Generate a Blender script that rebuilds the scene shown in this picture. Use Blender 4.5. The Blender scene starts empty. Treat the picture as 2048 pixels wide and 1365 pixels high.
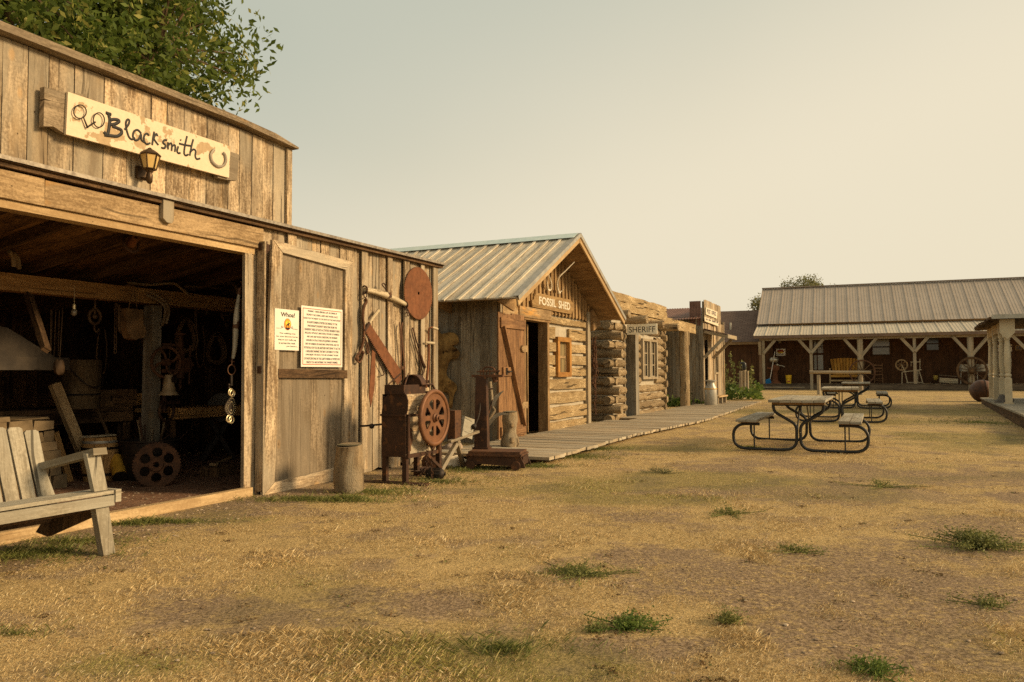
import bpy, math, random
import numpy as np
from mathutils import Vector as V, Matrix as M, noise as mnoise

rnd = random.Random(11)
rs = np.random.RandomState(5)
scene = bpy.context.scene
COL = scene.collection
rad = math.radians

# ------------------------------------------------------------------ camera
FPX, CZ = 1593.0, 1.15
cam_d = bpy.data.cameras.new("camera")
cam = bpy.data.objects.new("camera", cam_d)
COL.objects.link(cam)
CR = M.Rotation(math.pi / 2 + rad(2.37), 3, 'X') @ M.Rotation(rad(-0.25), 3, 'Z')
cam.matrix_world = M.Translation((0, 0, CZ)) @ CR.to_4x4()
cam_d.sensor_width = 36
cam_d.lens = 36 * FPX / 2048
cam_d.clip_start = 0.05
cam_d.clip_end = 3000
scene.camera = cam
CAM = V((0, 0, CZ))


def ray(px, py):
    return CR @ V(((px - 1024) / FPX, -(py - 682.5) / FPX, -1))


def pz(px, py, z=0.0):
    """where the sight line of a photo pixel meets the level z"""
    d = ray(px, py)
    return CAM + d * ((z - CZ) / d.z)


def gh(x, y):
    """height of the ground: it climbs gently towards the far building"""
    return 0.008 * min(max(y - 11, 0), 34)


class Fr:
    """a local frame standing in the world: x along a facade, y into it, z up"""
    def __init__(s, o, a, z=None):
        s.o = V(o)
        if z is not None:
            s.o.z = z
        a = rad(a)
        s.x = V((math.sin(a), math.cos(a), 0))
        s.y = V((-math.cos(a), math.sin(a), 0))
        s.m = M(((s.x.x, s.y.x, 0, s.o.x), (s.x.y, s.y.y, 0, s.o.y), (0, 0, 1, s.o.z), (0, 0, 0, 1)))

    def at(s, px, py, y=0.0):
        d = ray(px, py)
        t = ((s.o - CAM).dot(s.y) + y) / d.dot(s.y)
        p = CAM + d * t - s.o
        return (p.dot(s.x), p.z)

    def ax(s, px, py, x=0.0):
        d = ray(px, py)
        t = ((s.o - CAM).dot(s.x) + x) / d.dot(s.x)
        p = CAM + d * t - s.o
        return (p.dot(s.y), p.z)

    def atz(s, px, py, z=0.0):
        p = pz(px, py, z + s.o.z) - s.o
        return (p.dot(s.x), p.dot(s.y))

    def sub(s, x, y, z=0, turn=0.0):
        """a frame at a local point, turned clockwise by `turn` degrees"""
        a = math.degrees(math.atan2(s.x.x, s.x.y)) + turn
        return Fr(s.o + s.x * x + s.y * y + V((0, 0, z)), a)


# ------------------------------------------------------------------ mesh builder
class MB:
    def __init__(s):
        s.v, s.f, s.uv, s.sm, s.n = [], [], [], [], 0

    def add(s, vs, fs, uvs=None, smooth=False):
        b = len(s.v)
        s.v += [tuple(p) for p in vs]
        for i, f in enumerate(fs):
            s.f.append([b + k for k in f])
            s.uv.append(uvs[i] if uvs else [(vs[k][0], vs[k][2]) for k in f])
            s.sm.append(smooth)

    def obox(s, m, sx, sy, sz, g='z', jit=0.0, taper=None):
        """box centred on the matrix m; g is the axis along which the grain runs"""
        hx, hy, hz = sx / 2, sy / 2, sz / 2
        c = []
        for z in (-hz, hz):
            for y in (-hy, hy):
                for x in (-hx, hx):
                    k = 1.0
                    if taper and z > 0:
                        k = taper
                    c.append(V((x * k + rnd.uniform(-jit, jit), y * k + rnd.uniform(-jit, jit), z + rnd.uniform(-jit, jit))))
        F = [((0, 2, 3, 1), 2), ((4, 5, 7, 6), 2), ((0, 1, 5, 4), 1), ((2, 6, 7, 3), 1), ((0, 4, 6, 2), 0), ((1, 3, 7, 5), 0)]
        gi = 'xyz'.index(g)
        ou, ov = rnd.uniform(0, 50), rnd.uniform(0, 50)
        uvs = []
        for f, nax in F:
            oth = [k for k in range(3) if k != nax]
            if gi in oth:
                a, b = gi, [k for k in oth if k != gi][0]
                uvs.append([(c[k][a] + ou, c[k][b] + ov + nax * 3.1) for k in f])
            else:
                a, b = oth
                uvs.append([(c[k][a] * .15 + ou, c[k][b] + ov) for k in f])
        s.add([m @ p for p in c], [f for f, _ in F], uvs)

    def box(s, x0, x1, y0, y1, z0, z1, g='z', jit=0.0):
        s.obox(M.Translation(((x0 + x1) / 2, (y0 + y1) / 2, (z0 + z1) / 2)), abs(x1 - x0), abs(y1 - y0), abs(z1 - z0), g, jit)

    def beam(s, a, b, w, h, up=(0, 0, 1), jit=0.0, taper=None):
        """squared bar from a to b; w across, h along `up`"""
        a, b = V(a), V(b)
        z = (b - a)
        L = z.length
        z.normalize()
        up = V(up)
        x = z.cross(up)
        if x.length < 1e-4:
            x = z.cross(V((1, 0, 0)))
        x.normalize()
        y = x.cross(z) * -1
        y = z.cross(x)
        mm = M((x, y, z)).transposed().to_4x4()
        mm.translation = (a + b) / 2
        s.obox(mm, w, h, L, 'z', jit, taper)

    def prism(s, out, y0, y1, g='z', m=None):
        """polygon in the xz plane pushed from y0 to y1"""
        n = len(out)
        gi = 0 if g == 'x' else 1
        ou, ov = rnd.uniform(0, 50), rnd.uniform(0, 50)
        vs = [V((p[0], y0, p[1])) for p in out] + [V((p[0], y1, p[1])) for p in out]
        fs = [list(range(n)), list(range(2 * n - 1, n - 1, -1))]
        q = lambda i: (out[i % n][gi] + ou, out[i % n][1 - gi] + ov)
        uvs = [[q(i) for i in fs[0]], [q(i) for i in fs[1]]]
        for i in range(n):
            j = (i + 1) % n
            fs.append([i, i + n, j + n, j])
            a, b = q(i), q(j)
            uvs.append([a, (a[0], a[1] + y1 - y0), (b[0], b[1] + y1 - y0), b])
        # outward winding
        area = sum(out[i][0] * out[(i + 1) % n][1] - out[(i + 1) % n][0] * out[i][1] for i in range(n))
        if (area > 0) != (y0 < y1):
            fs = [f[::-1] for f in fs]
            uvs = [u[::-1] for u in uvs]
        if m is not None:
            vs = [m @ p for p in vs]
        s.add(vs, fs, uvs)

    def tube(s, path, r, n=8, cap=True, closed=False, flat=1.0, rough=0.0, smooth=True, up=None):
        P = [V(p) for p in path]
        k = len(P)
        R = r if isinstance(r, (list, tuple)) else [r] * k
        T = []
        for i in range(k):
            a = P[(i - 1) % k] if (closed or i > 0) else P[i]
            b = P[(i + 1) % k] if (closed or i < k - 1) else P[i]
            t = (b - a)
            T.append(t.normalized() if t.length > 1e-9 else V((0, 0, 1)))
        if up is not None:
            u = V(up)
        else:
            u = V((0, 0, 1)) if abs(T[0].z) < .9 else V((1, 0, 0))
        x = T[0].cross(u).normalized()
        vs, base = [], len(s.v)
        L = 0
        ls = []
        ou, ov = rnd.uniform(0, 50), rnd.uniform(0, 50)
        for i in range(k):
            if i:
                L += (P[i] - P[i - 1]).length
            ls.append(L)
            x = (x - T[i] * x.dot(T[i])).normalized()
            y = T[i].cross(x)
            for j in range(n):
                a = 2 * math.pi * j / n
                q = R[i] * (1 + (rough * mnoise.noise(V((math.cos(a) * 1.5 + ou, math.sin(a) * 1.5, L * 3))) if rough else 0))
                vs.append(P[i] + x * (math.cos(a) * q) + y * (math.sin(a) * q * flat))
        fs, uvs = [], []
        kk = k if closed else k - 1
        for i in range(kk):
            i2 = (i + 1) % k
            for j in range(n):
                j2 = (j + 1) % n
                fs.append([i * n + j, i * n + j2, i2 * n + j2, i2 * n + j])
                l2 = ls[i2] if i2 else L + .1
                w = 2 * math.pi * max(R[i], .004) / n
                uvs.append([(ls[i] + ou, j * w + ov), (ls[i] + ou, (j + 1) * w + ov), (l2 + ou, (j + 1) * w + ov), (l2 + ou, j * w + ov)])
        s.add(vs, fs, uvs, smooth)
        if cap and not closed:
            for i, sg in ((0, 1), (k - 1, -1)):
                ring = [base + i * n + j for j in range(n)]
                if sg > 0:
                    ring = ring[::-1]
                s.f.append(ring)
                s.uv.append([(ou + math.cos(2 * math.pi * j / n) * R[i] * .3, ov + math.sin(2 * math.pi * j / n) * R[i]) for j in range(n)])
                s.sm.append(False)

    def lathe(s, prof, n=20, m=None, smooth=True):
        """profile [(r, z)] turned round the z axis of m"""
        m = m or M.Identity(4)
        vs, fs, uvs = [], [], []
        k = len(prof)
        ou = rnd.uniform(0, 50)
        for (r, z) in prof:
            for j in range(n):
                a = 2 * math.pi * j / n
                vs.append(m @ V((r * math.cos(a), r * math.sin(a), z)))
        for i in range(k - 1):
            for j in range(n):
                j2 = (j + 1) % n
                fs.append([i * n + j, i * n + j2, (i + 1) * n + j2, (i + 1) * n + j])
                w = 2 * math.pi / n * max(p[0] for p in prof)
                za, zb = prof[i][1] + prof[i][0] * .5, prof[i + 1][1] + prof[i + 1][0] * .5
                uvs.append([(za + ou, j * w), (za + ou, j * w + w), (zb + ou, j * w + w), (zb + ou, j * w)])
        s.add(vs, fs, uvs, smooth)
        b = len(s.v) - len(vs)
        for i, rev in ((0, True), (k - 1, False)):
            if prof[i][0] > 1e-4:
                ring = [b + i * n + j for j in range(n)]
                s.f.append(ring[::-1] if rev else ring)
                s.uv.append([(ou + .1 * j, .3) for j in range(n)])
                s.sm.append(False)

    def sphere(s, c, r, n=12, sc=(1, 1, 1), rough=0.0, seed=0):
        c = V(c)
        vs, fs = [], []
        h = n // 2
        for i in range(h + 1):
            ph = math.pi * i / h
            for j in range(n):
                a = 2 * math.pi * j / n
                d = V((math.sin(ph) * math.cos(a), math.sin(ph) * math.sin(a), math.cos(ph)))
                q = r * (1 + (rough * mnoise.noise(d * 1.6 + V((seed * 3.7, 1, 0))) if rough else 0))
                vs.append(c + V((d.x * q * sc[0], d.y * q * sc[1], d.z * q * sc[2])))
        for i in range(h):
            for j in range(n):
                j2 = (j + 1) % n
                fs.append([i * n + j, (i + 1) * n + j, (i + 1) * n + j2, i * n + j2])
        s.add(vs, fs, None, True)

    def loops(s, loops, y0, th, bevel=0.0, m=None, uvg='z'):
        """closed 2-D outlines (holes allowed) in xz, thickness th centred on y0"""
        c = bpy.data.curves.new("tmp", 'CURVE')
        c.dimensions = '2D'
        c.fill_mode = 'BOTH'
        c.extrude = th / 2 - bevel
        c.bevel_depth = bevel
        c.bevel_resolution = 0
        for lp in loops:
            sp = c.splines.new('POLY')
            sp.points.add(len(lp) - 1)
            for i, p in enumerate(lp):
                sp.points[i].co = (p[0], p[1], 0, 1)
            sp.use_cyclic_u = True
        s._obj(c, lambda p: V((p.x, y0 - p.z, p.y)), m, uvg)

    def _obj(s, data, fn, m=None, uvg='z'):
        o = bpy.data.objects.new("tmp", data)
        me = bpy.data.meshes.new_from_object(o)
        ou, ov = rnd.uniform(0, 50), rnd.uniform(0, 50)
        raw = [fn(v.co) for v in me.vertices]
        vs = [m @ p for p in raw] if m is not None else raw
        fs = [list(p.vertices) for p in me.polygons]
        gi = (2, 0) if uvg == 'z' else (0, 2)
        s.add(vs, fs, [[(raw[k][gi[0]] + ou, raw[k][gi[1]] + ov) for k in f] for f in fs])
        bpy.data.objects.remove(o)
        bpy.data.meshes.remove(me)
        if isinstance(data, bpy.types.TextCurve) or data.id_type == 'CURVE':
            bpy.data.curves.remove(data)

    def text(s, body, x0, x1, z0, z1, y, ext=.002, m=None, off=0.0, shear=0.0):
        """letters fitted into the rectangle x0..x1, z0..z1 on the plane y (seen from -y)"""
        c = bpy.data.curves.new("tmp", 'FONT')
        c.body = body
        c.size = 1
        c.extrude = 0.0
        c.offset = off
        c.shear = shear
        c.fill_mode = 'FRONT'
        o = bpy.data.objects.new("tmp", c)
        me = bpy.data.meshes.new_from_object(o)
        if len(me.vertices) == 0:
            return
        xs = [v.co.x for v in me.vertices]
        ys = [v.co.y for v in me.vertices]
        ax, bx, ay, by = min(xs), max(xs), min(ys), max(ys)
        vs = [V((x0 + (v.co.x - ax) / (bx - ax) * (x1 - x0), y, z0 + (v.co.y - ay) / (by - ay) * (z1 - z0))) for v in me.vertices]
        if m is not None:
            vs = [m @ p for p in vs]
        s.add(vs, [list(p.vertices) for p in me.polygons])
        bpy.data.objects.remove(o)
        bpy.data.meshes.remove(me)
        bpy.data.curves.remove(c)

    def merge(s, verts, faces, smooth=False):
        s.add(verts, faces, None, smooth)

    def mesh(s, name):
        me = bpy.data.meshes.new(name)
        me.from_pydata(s.v, [], s.f)
        uvl = me.uv_layers.new(name="UVMap")
        flat = [c for f in s.uv for p in f for c in p]
        uvl.data.foreach_set("uv", flat)
        me.polygons.foreach_set("use_smooth", s.sm)
        me.update()
        if any(s.sm):
            me.set_sharp_from_angle(angle=rad(50))
        return me

    def build(s, name, mat, parent=None, label=None):
        me = s.mesh(name)
        me.materials.append(mat)
        o = bpy.data.objects.new(name, me)
        COL.objects.link(o)
        if parent is not None:
            o.parent = parent
        if label:
            o["label"] = label
        return o


def build_each(mb, name, mat, parent):
    """every loose piece of the builder becomes a part of its own"""
    par = list(range(len(mb.v)))
    def find(a):
        while par[a] != a:
            par[a] = par[par[a]]; a = par[a]
        return a
    for f in mb.f:
        r0 = find(f[0])
        for k in f[1:]:
            par[find(k)] = r0
    groups = {}
    for i, f in enumerate(mb.f):
        groups.setdefault(find(f[0]), []).append(i)
    out = []
    for g in groups.values():
        m2 = MB(); idx = {}
        for i in g:
            for k in mb.f[i]:
                if k not in idx:
                    idx[k] = len(m2.v); m2.v.append(mb.v[k])
            m2.f.append([idx[k] for k in mb.f[i]]); m2.uv.append(mb.uv[i]); m2.sm.append(mb.sm[i])
        out.append(m2.build(name, mat, parent))
    return out


def tag(o, label=None, cat=None, group=None, kind=None):
    if label:
        o["label"] = label
    if cat:
        o["category"] = cat
    if group:
        o["group"] = group
    if kind:
        o["kind"] = kind
    return o


def thing(name, label, cat, fr, group=None):
    o = bpy.data.objects.new(name, None)
    o.empty_display_size = .1
    COL.objects.link(o)
    o.matrix_world = fr.m if isinstance(fr, Fr) else fr
    return tag(o, label, cat, group)


def solo(mb, name, mat, label, cat, fr, group=None, kind=None):
    o = mb.build(name, mat)
    o.matrix_world = fr.m if isinstance(fr, Fr) else (fr or M.Identity(4))
    return tag(o, label, cat, group, kind)


def copy_thing(o, parent=None):
    c = o.copy()
    COL.objects.link(c)
    if parent is not None:
        c.parent = parent
    for ch in list(o.children):
        copy_thing(ch, c)
    return c


def circ(cx, cz, r, n=24, rz=None, a0=0.0):
    rz = rz or r
    return [(cx + r * math.cos(a0 + 2 * math.pi * i / n), cz + rz * math.sin(a0 + 2 * math.pi * i / n)) for i in range(n)]


def smooth(pts, k=5, closed=False):
    P = [V(p) for p in pts]
    n = len(P)
    out = []
    rng = range(n if closed else n - 1)
    for i in rng:
        if closed:
            a, b, c, d = P[(i - 1) % n], P[i], P[(i + 1) % n], P[(i + 2) % n]
        else:
            a, b, c, d = P[max(i - 1, 0)], P[i], P[i + 1], P[min(i + 2, n - 1)]
        for j in range(k):
            t = j / k
            out.append(0.5 * ((2 * b) + (c - a) * t + (2 * a - 5 * b + 4 * c - d) * t * t + (3 * b - a - 3 * c + d) * t ** 3))
    if not closed:
        out.append(P[-1])
    return out


# ------------------------------------------------------------------ materials
def N(nt, t, ins=None, **props):
    n = nt.nodes.new(t)
    for k, v in props.items():
        setattr(n, k, v)
    for k, v in (ins or {}).items():
        if isinstance(v, bpy.types.NodeSocket):
            nt.links.new(v, n.inputs[k])
        else:
            n.inputs[k].default_value = v
    return n


def newmat(name):
    m = bpy.data.materials.new(name)
    m.use_nodes = True
    nt = m.node_tree
    for n in list(nt.nodes):
        nt.nodes.remove(n)
    out = N(nt, 'ShaderNodeOutputMaterial')
    b = N(nt, 'ShaderNodeBsdfPrincipled')
    nt.links.new(b.outputs[0], out.inputs[0])
    return m, nt, b, out


def c4(c):
    return (c[0], c[1], c[2], 1)


def math_(nt, op, a, b=0.0, c=0.0, clamp=False):
    n = N(nt, 'ShaderNodeMath', {0: a, 1: b, 2: c}, operation=op, use_clamp=clamp)
    return n.outputs[0]


def mixc(nt, f, a, b, bt='MIX'):
    n = nt.nodes.new('ShaderNodeMix')
    n.data_type = 'RGBA'
    n.blend_type = bt
    for i, v in ((0, f), (6, a), (7, b)):
        if isinstance(v, bpy.types.NodeSocket):
            nt.links.new(v, n.inputs[i])
        else:
            n.inputs[i].default_value = v if i == 0 else (c4(v) if len(v) == 3 else v)
    return n.outputs[2]


def ramp(nt, fac, lo, hi):
    n = N(nt, 'ShaderNodeMapRange', {0: fac, 1: lo, 2: hi, 3: 0.0, 4: 1.0})
    n.clamp = True
    n.interpolation_type = 'SMOOTHSTEP'
    return n.outputs[0]


def wood(name, light, dark, grain=38.0, crack=.65, knot=.6, var=.3, rough=.85, stain=None, stain_amt=.0, bump=.35, grey=None, bdist=.008):
    m, nt, b, out = newmat(name)
    uv = N(nt, 'ShaderNodeUVMap').outputs[0]
    sp = N(nt, 'ShaderNodeSeparateXYZ', {0: uv})
    rn = N(nt, 'ShaderNodeNewGeometry').outputs['Random Per Island']
    U, Vv = sp.outputs[0], sp.outputs[1]
    # the grain bends a little along the board
    wob = N(nt, 'ShaderNodeTexNoise', {'Vector': N(nt, 'ShaderNodeCombineXYZ', {0: math_(nt, 'MULTIPLY', U, 1.6), 1: math_(nt, 'MULTIPLY', Vv, 5.0), 2: rn}).outputs[0], 'Scale': 1.0, 'Detail': 2.0})
    Vw = math_(nt, 'ADD', Vv, math_(nt, 'MULTIPLY', math_(nt, 'SUBTRACT', wob.outputs[0], .5), .09))

    def nz(su, sv, det, rgh=.6, k=0.0):
        vec = N(nt, 'ShaderNodeCombineXYZ', {0: math_(nt, 'MULTIPLY', U, su), 1: math_(nt, 'MULTIPLY', Vw, sv), 2: math_(nt, 'ADD', math_(nt, 'MULTIPLY', rn, 40.0), k)}).outputs[0]
        return N(nt, 'ShaderNodeTexNoise', {'Vector': vec, 'Scale': 1.0, 'Detail': det, 'Roughness': rgh}).outputs[0]
    fine = nz(7.0, grain * 1.5, 6, .75)
    mid = nz(2.4, grain * .5, 5, .7, 3)
    blot = nz(1.5, 3.2, 4, .6, 7)
    f = math_(nt, 'ADD', math_(nt, 'ADD', math_(nt, 'MULTIPLY', fine, .42), math_(nt, 'MULTIPLY', mid, .36)), math_(nt, 'MULTIPLY', blot, .34))
    pit = N(nt, 'ShaderNodeTexNoise', {'Vector': N(nt, 'ShaderNodeCombineXYZ', {0: U, 1: Vv, 2: rn}).outputs[0], 'Scale': 46.0, 'Detail': 4.0, 'Roughness': .7}).outputs[0]
    f = math_(nt, 'ADD', f, math_(nt, 'MULTIPLY', math_(nt, 'SUBTRACT', pit, .5), .35))
    f = ramp(nt, f, .44, .70)
    col = mixc(nt, f, dark, light)
    if grey:
        g = ramp(nt, nz(.8, 2.2, 3, .6, 13), .42, .62)
        col = mixc(nt, math_(nt, 'MULTIPLY', g, .75), col, grey)
    if stain:
        g = ramp(nt, nz(.9, 4.0, 3, .6, 19), .55, .68)
        col = mixc(nt, math_(nt, 'MULTIPLY', g, stain_amt), col, stain)
    # tone of each board
    v = math_(nt, 'ADD', math_(nt, 'MULTIPLY', rn, 2 * var), 1.0 - var)
    col = mixc(nt, 1.0, col, N(nt, 'ShaderNodeCombineColor', {0: v, 1: v, 2: math_(nt, 'MULTIPLY', v, .98)}).outputs[0], 'MULTIPLY')
    ck = ramp(nt, nz(.9, grain * .8, 3, .55, 23), .62, .67)
    sk = ramp(nt, nz(.45, grain * .22, 3, .6, 31), .50, .66)
    col = mixc(nt, math_(nt, 'MULTIPLY', sk, .42), col, (dark[0] * .8, dark[1] * .78, dark[2] * .75))
    col = mixc(nt, math_(nt, 'MULTIPLY', ck, crack), col, (dark[0] * .25, dark[1] * .25, dark[2] * .25))
    h = math_(nt, 'SUBTRACT', f, math_(nt, 'MULTIPLY', ck, 1.2))
    if knot > 0:
        kv = N(nt, 'ShaderNodeCombineXYZ', {0: math_(nt, 'MULTIPLY', U, 2.6), 1: math_(nt, 'MULTIPLY', Vv, 5.2), 2: 0.0}).outputs[0]
        vo = N(nt, 'ShaderNodeTexVoronoi', {'Vector': kv, 'Scale': 1.0}, feature='F1')
        d = math_(nt, 'ADD', vo.outputs[0], math_(nt, 'MULTIPLY', math_(nt, 'SUBTRACT', fine, .5), .06))
        keep = N(nt, 'ShaderNodeSeparateColor', {0: vo.outputs[1]}).outputs[0]
        keep = math_(nt, 'GREATER_THAN', keep, 1 - knot)
        k1 = math_(nt, 'MULTIPLY', math_(nt, 'SUBTRACT', 1.0, ramp(nt, d, .09, .17)), keep)
        k2 = math_(nt, 'MULTIPLY', math_(nt, 'SUBTRACT', 1.0, ramp(nt, d, .04, .075)), keep)
        col = mixc(nt, math_(nt, 'MULTIPLY', k1, .45), col, (light[0] * .85, light[1] * .68, light[2] * .45))
        col = mixc(nt, math_(nt, 'MULTIPLY', k2, .8), col, (dark[0] * .4, dark[1] * .35, dark[2] * .3))
        # nail heads and worm holes
        kv = N(nt, 'ShaderNodeCombineXYZ', {0: math_(nt, 'MULTIPLY', U, 6.0), 1: math_(nt, 'MULTIPLY', Vv, 8.0), 2: 5.0}).outputs[0]
        vo = N(nt, 'ShaderNodeTexVoronoi', {'Vector': kv, 'Scale': 1.0}, feature='F1')
        k3 = math_(nt, 'SUBTRACT', 1.0, ramp(nt, vo.outputs[0], .035, .06))
        col = mixc(nt, math_(nt, 'MULTIPLY', k3, .75), col, (dark[0] * .2, dark[1] * .18, dark[2] * .15))
        h = math_(nt, 'SUBTRACT', h, math_(nt, 'MULTIPLY', k3, 1.0))
    nt.links.new(col, b.inputs['Base Color'])
    b.inputs['Roughness'].default_value = rough
    b.inputs['Specular IOR Level'].default_value = .2
    bp = N(nt, 'ShaderNodeBump', {'Strength': bump, 'Distance': bdist, 'Height': h})
    nt.links.new(bp.outputs[0], b.inputs['Normal'])
    return m


def mottled(name, a, b_, scale=12.0, rough=.75, metal=0.0, bump=.2, spots=None, lo=.35, hi=.65, spec=.3, dist=.004, detail=6.0, stretch=(1, 1, 1), isl=0.0):
    m, nt, b, out = newmat(name)
    tc = N(nt, 'ShaderNodeTexCoord').outputs['Object']
    mp = N(nt, 'ShaderNodeMapping', {'Vector': tc, 'Scale': stretch}).outputs[0]
    n1 = N(nt, 'ShaderNodeTexNoise', {'Vector': mp, 'Scale': scale, 'Detail': detail, 'Roughness': .65}).outputs[0]
    n2 = N(nt, 'ShaderNodeTexNoise', {'Vector': mp, 'Scale': scale * .22, 'Detail': 3.0}).outputs[0]
    f = ramp(nt, math_(nt, 'ADD', math_(nt, 'MULTIPLY', n1, .6), math_(nt, 'MULTIPLY', n2, .4)), lo, hi)
    col = mixc(nt, f, a, b_)
    if spots:
        n3 = N(nt, 'ShaderNodeTexNoise', {'Vector': mp, 'Scale': scale * 1.7, 'Detail': 4.0}).outputs[0]
        col = mixc(nt, ramp(nt, n3, .58, .66), col, spots)
    if isl:
        rn = N(nt, 'ShaderNodeNewGeometry').outputs['Random Per Island']
        v = math_(nt, 'ADD', math_(nt, 'MULTIPLY', rn, 2 * isl), 1.0 - isl)
        col = mixc(nt, 1.0, col, N(nt, 'ShaderNodeCombineColor', {0: v, 1: v, 2: v}).outputs[0], 'MULTIPLY')
    nt.links.new(col, b.inputs['Base Color'])
    b.inputs['Roughness'].default_value = rough
    b.inputs['Metallic'].default_value = metal
    b.inputs['Specular IOR Level'].default_value = spec
    if bump:
        bp = N(nt, 'ShaderNodeBump', {'Strength': bump, 'Distance': dist, 'Height': n1})
        nt.links.new(bp.outputs[0], b.inputs['Normal'])
    return m


def plain(name, c, rough=.6, spec=.3, metal=0.0):
    return mottled(name, tuple(x * .85 for x in c), tuple(min(1, x * 1.1) for x in c), 9.0, rough, metal, .05, spec=spec)


def leafmat(name, a, b_, c_=None, trans=.35):
    m, nt, b, out = newmat(name)
    rn = N(nt, 'ShaderNodeNewGeometry').outputs['Random Per Island']
    col = mixc(nt, rn, a, b_)
    if c_:
        col = mixc(nt, ramp(nt, rn, .86, .92), col, c_)
    tc = N(nt, 'ShaderNodeTexCoord').outputs['Object']
    n2 = N(nt, 'ShaderNodeTexNoise', {'Vector': tc, 'Scale': 1.3, 'Detail': 2.0}).outputs[0]
    v = math_(nt, 'ADD', math_(nt, 'MULTIPLY', n2, .9), .55)
    col = mixc(nt, 1.0, col, N(nt, 'ShaderNodeCombineColor', {0: v, 1: v, 2: v}).outputs[0], 'MULTIPLY')
    nt.links.new(col, b.inputs['Base Color'])
    b.inputs['Roughness'].default_value = .6
    b.inputs['Specular IOR Level'].default_value = .25
    if trans:
        t = N(nt, 'ShaderNodeBsdfTranslucent', {'Color': col})
        mx = N(nt, 'ShaderNodeMixShader', {0: trans, 1: b.outputs[0], 2: t.outputs[0]})
        nt.links.new(mx.outputs[0], out.inputs[0])
    return m


W_FACADE = wood('weathered_facade_wood', (.63, .49, .325), (.155, .105, .060), grain=34, var=.26, grey=(.37, .32, .24), stain=(.60, .38, .16), stain_amt=.25)
W_HEADER = wood('honey_header_wood', (.48, .34, .19), (.20, .13, .065), grain=34, var=.15, stain=(.72, .36, .08), stain_amt=.8, knot=.8)
W_DOOR = wood('old_door_wood', (.38, .295, .20), (.135, .10, .062), grain=60, var=.1, knot=.9, crack=.4, grey=(.22, .18, .13))
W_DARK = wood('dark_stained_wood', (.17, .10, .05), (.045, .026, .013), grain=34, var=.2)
W_INTERIOR = wood('shade_toned_interior_wood', (.15, .08, .034), (.030, .016, .008), grain=14, var=.35, knot=.3, bump=.2)  # dark colour stands in for the deep shade inside the buildings
W_GREY = wood('grey_barn_wood', (.36, .295, .205), (.13, .10, .066), grain=44, var=.22, grey=(.25, .23, .19))
W_BENCH = wood('silver_bench_wood', (.42, .375, .29), (.20, .17, .12), grain=48, var=.14, crack=.8, grey=(.36, .34, .28))
W_ROOF = wood('greyed_roof_wood', (.74, .66, .52), (.46, .39, .29), grain=20, var=.10, knot=.5, grey=(.64, .58, .48))
W_TRIM = wood('pale_trim_wood', (.58, .42, .23), (.36, .24, .12), grain=30, var=.1, knot=.5, crack=.3)
W_HEWN = wood('hewn_log_wood', (.64, .48, .27), (.34, .23, .11), grain=20, var=.14, knot=.4, crack=.95, bump=1.0, bdist=.02)
W_LOG = wood('round_log_wood', (.50, .385, .235), (.24, .165, .09), grain=22, var=.2, knot=.4, crack=1.0, bump=1.0, bdist=.02)
W_RED = wood('red_brown_door_wood', (.32, .175, .08), (.13, .066, .03), grain=36, var=.12, knot=.3, rough=.6)
W_SOFFIT = wood('soffit_wood', (.38, .25, .125), (.17, .10, .045), grain=18, var=.22, knot=.5)
W_SIGN = wood('brown_sign_wood', (.38, .25, .115), (.20, .12, .05), grain=34, var=.1, knot=.2)
W_YELLOW = wood('yellow_pine', (.62, .34, .07), (.36, .17, .03), grain=20, var=.2, knot=.4)
W_PLANK = wood('walkway_wood', (.50, .41, .285), (.30, .235, .155), grain=40, var=.14, grey=(.40, .365, .29))
W_PORCHDECK = wood('old_deck_wood', (.17, .13, .09), (.07, .05, .034), grain=36, var=.25)
W_BROWNWALL = wood('brown_stained_siding', (.125, .058, .026), (.062, .028, .013), grain=20, var=.1, knot=.1, crack=.5)
W_POSTGREY = wood('porch_post_wood', (.42, .34, .23), (.24, .185, .12), grain=36, var=.12, grey=(.34, .30, .23))
W_STUMP = wood('stump_wood', (.40, .285, .16), (.13, .085, .045), grain=26, var=.1, knot=.5, crack=1.0, bump=.9, grey=(.33, .28, .2))
W_HANDLE = wood('pale_handle_wood', (.62, .53, .38), (.38, .30, .19), grain=60, var=.1, knot=0)
W_BARREL = wood('keg_wood', (.50, .30, .12), (.30, .165, .06), grain=40, var=.2, knot=.1)
RUST = mottled('rusty_iron', (.065, .034, .020), (.155, .072, .034), 14, .8, .2, .3, spots=(.06, .03, .02))
RUST_SAW = mottled('orange_rust', (.125, .050, .022), (.215, .085, .036), 16, .85, .1, .25, spots=(.15, .05, .018), detail=8)
RUST_DARK = mottled('dark_rusty_sheet', (.038, .021, .014), (.080, .040, .023), 8, .65, .3, .25, spots=(.12, .055, .024), detail=9)
RUST_ROOF = mottled('maroon_roof_metal', (.135, .07, .05), (.21, .12, .09), 5, .6, .2, .1)
IRON = mottled('black_iron', (.02, .017, .014), (.05, .035, .025), 18, .6, .4, .2)
STEEL = mottled('dull_steel', (.35, .31, .24), (.52, .47, .38), 14, .4, .8, .1)
BRASS = mottled('worn_brass', (.62, .5, .28), (.78, .66, .42), 20, .35, .7, .1)
BLACKPAINT = mottled('black_painted_steel', (.012, .013, .013), (.03, .03, .028), 20, .4, .0, .05, spec=.4)
ROOFMETAL = mottled('pale_roof_metal', (.40, .34, .275), (.46, .395, .325), 3, .5, .25, .03, stretch=(1, 1, 1))
ROOFMETAL2 = mottled('porch_roof_metal', (.50, .44, .34), (.58, .52, .41), 3, .5, .2, .03)
SHINGLE = None
CREAM = mottled('cream_paint', (.52, .42, .27), (.66, .56, .38), 5, .55, 0, .1)
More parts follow.
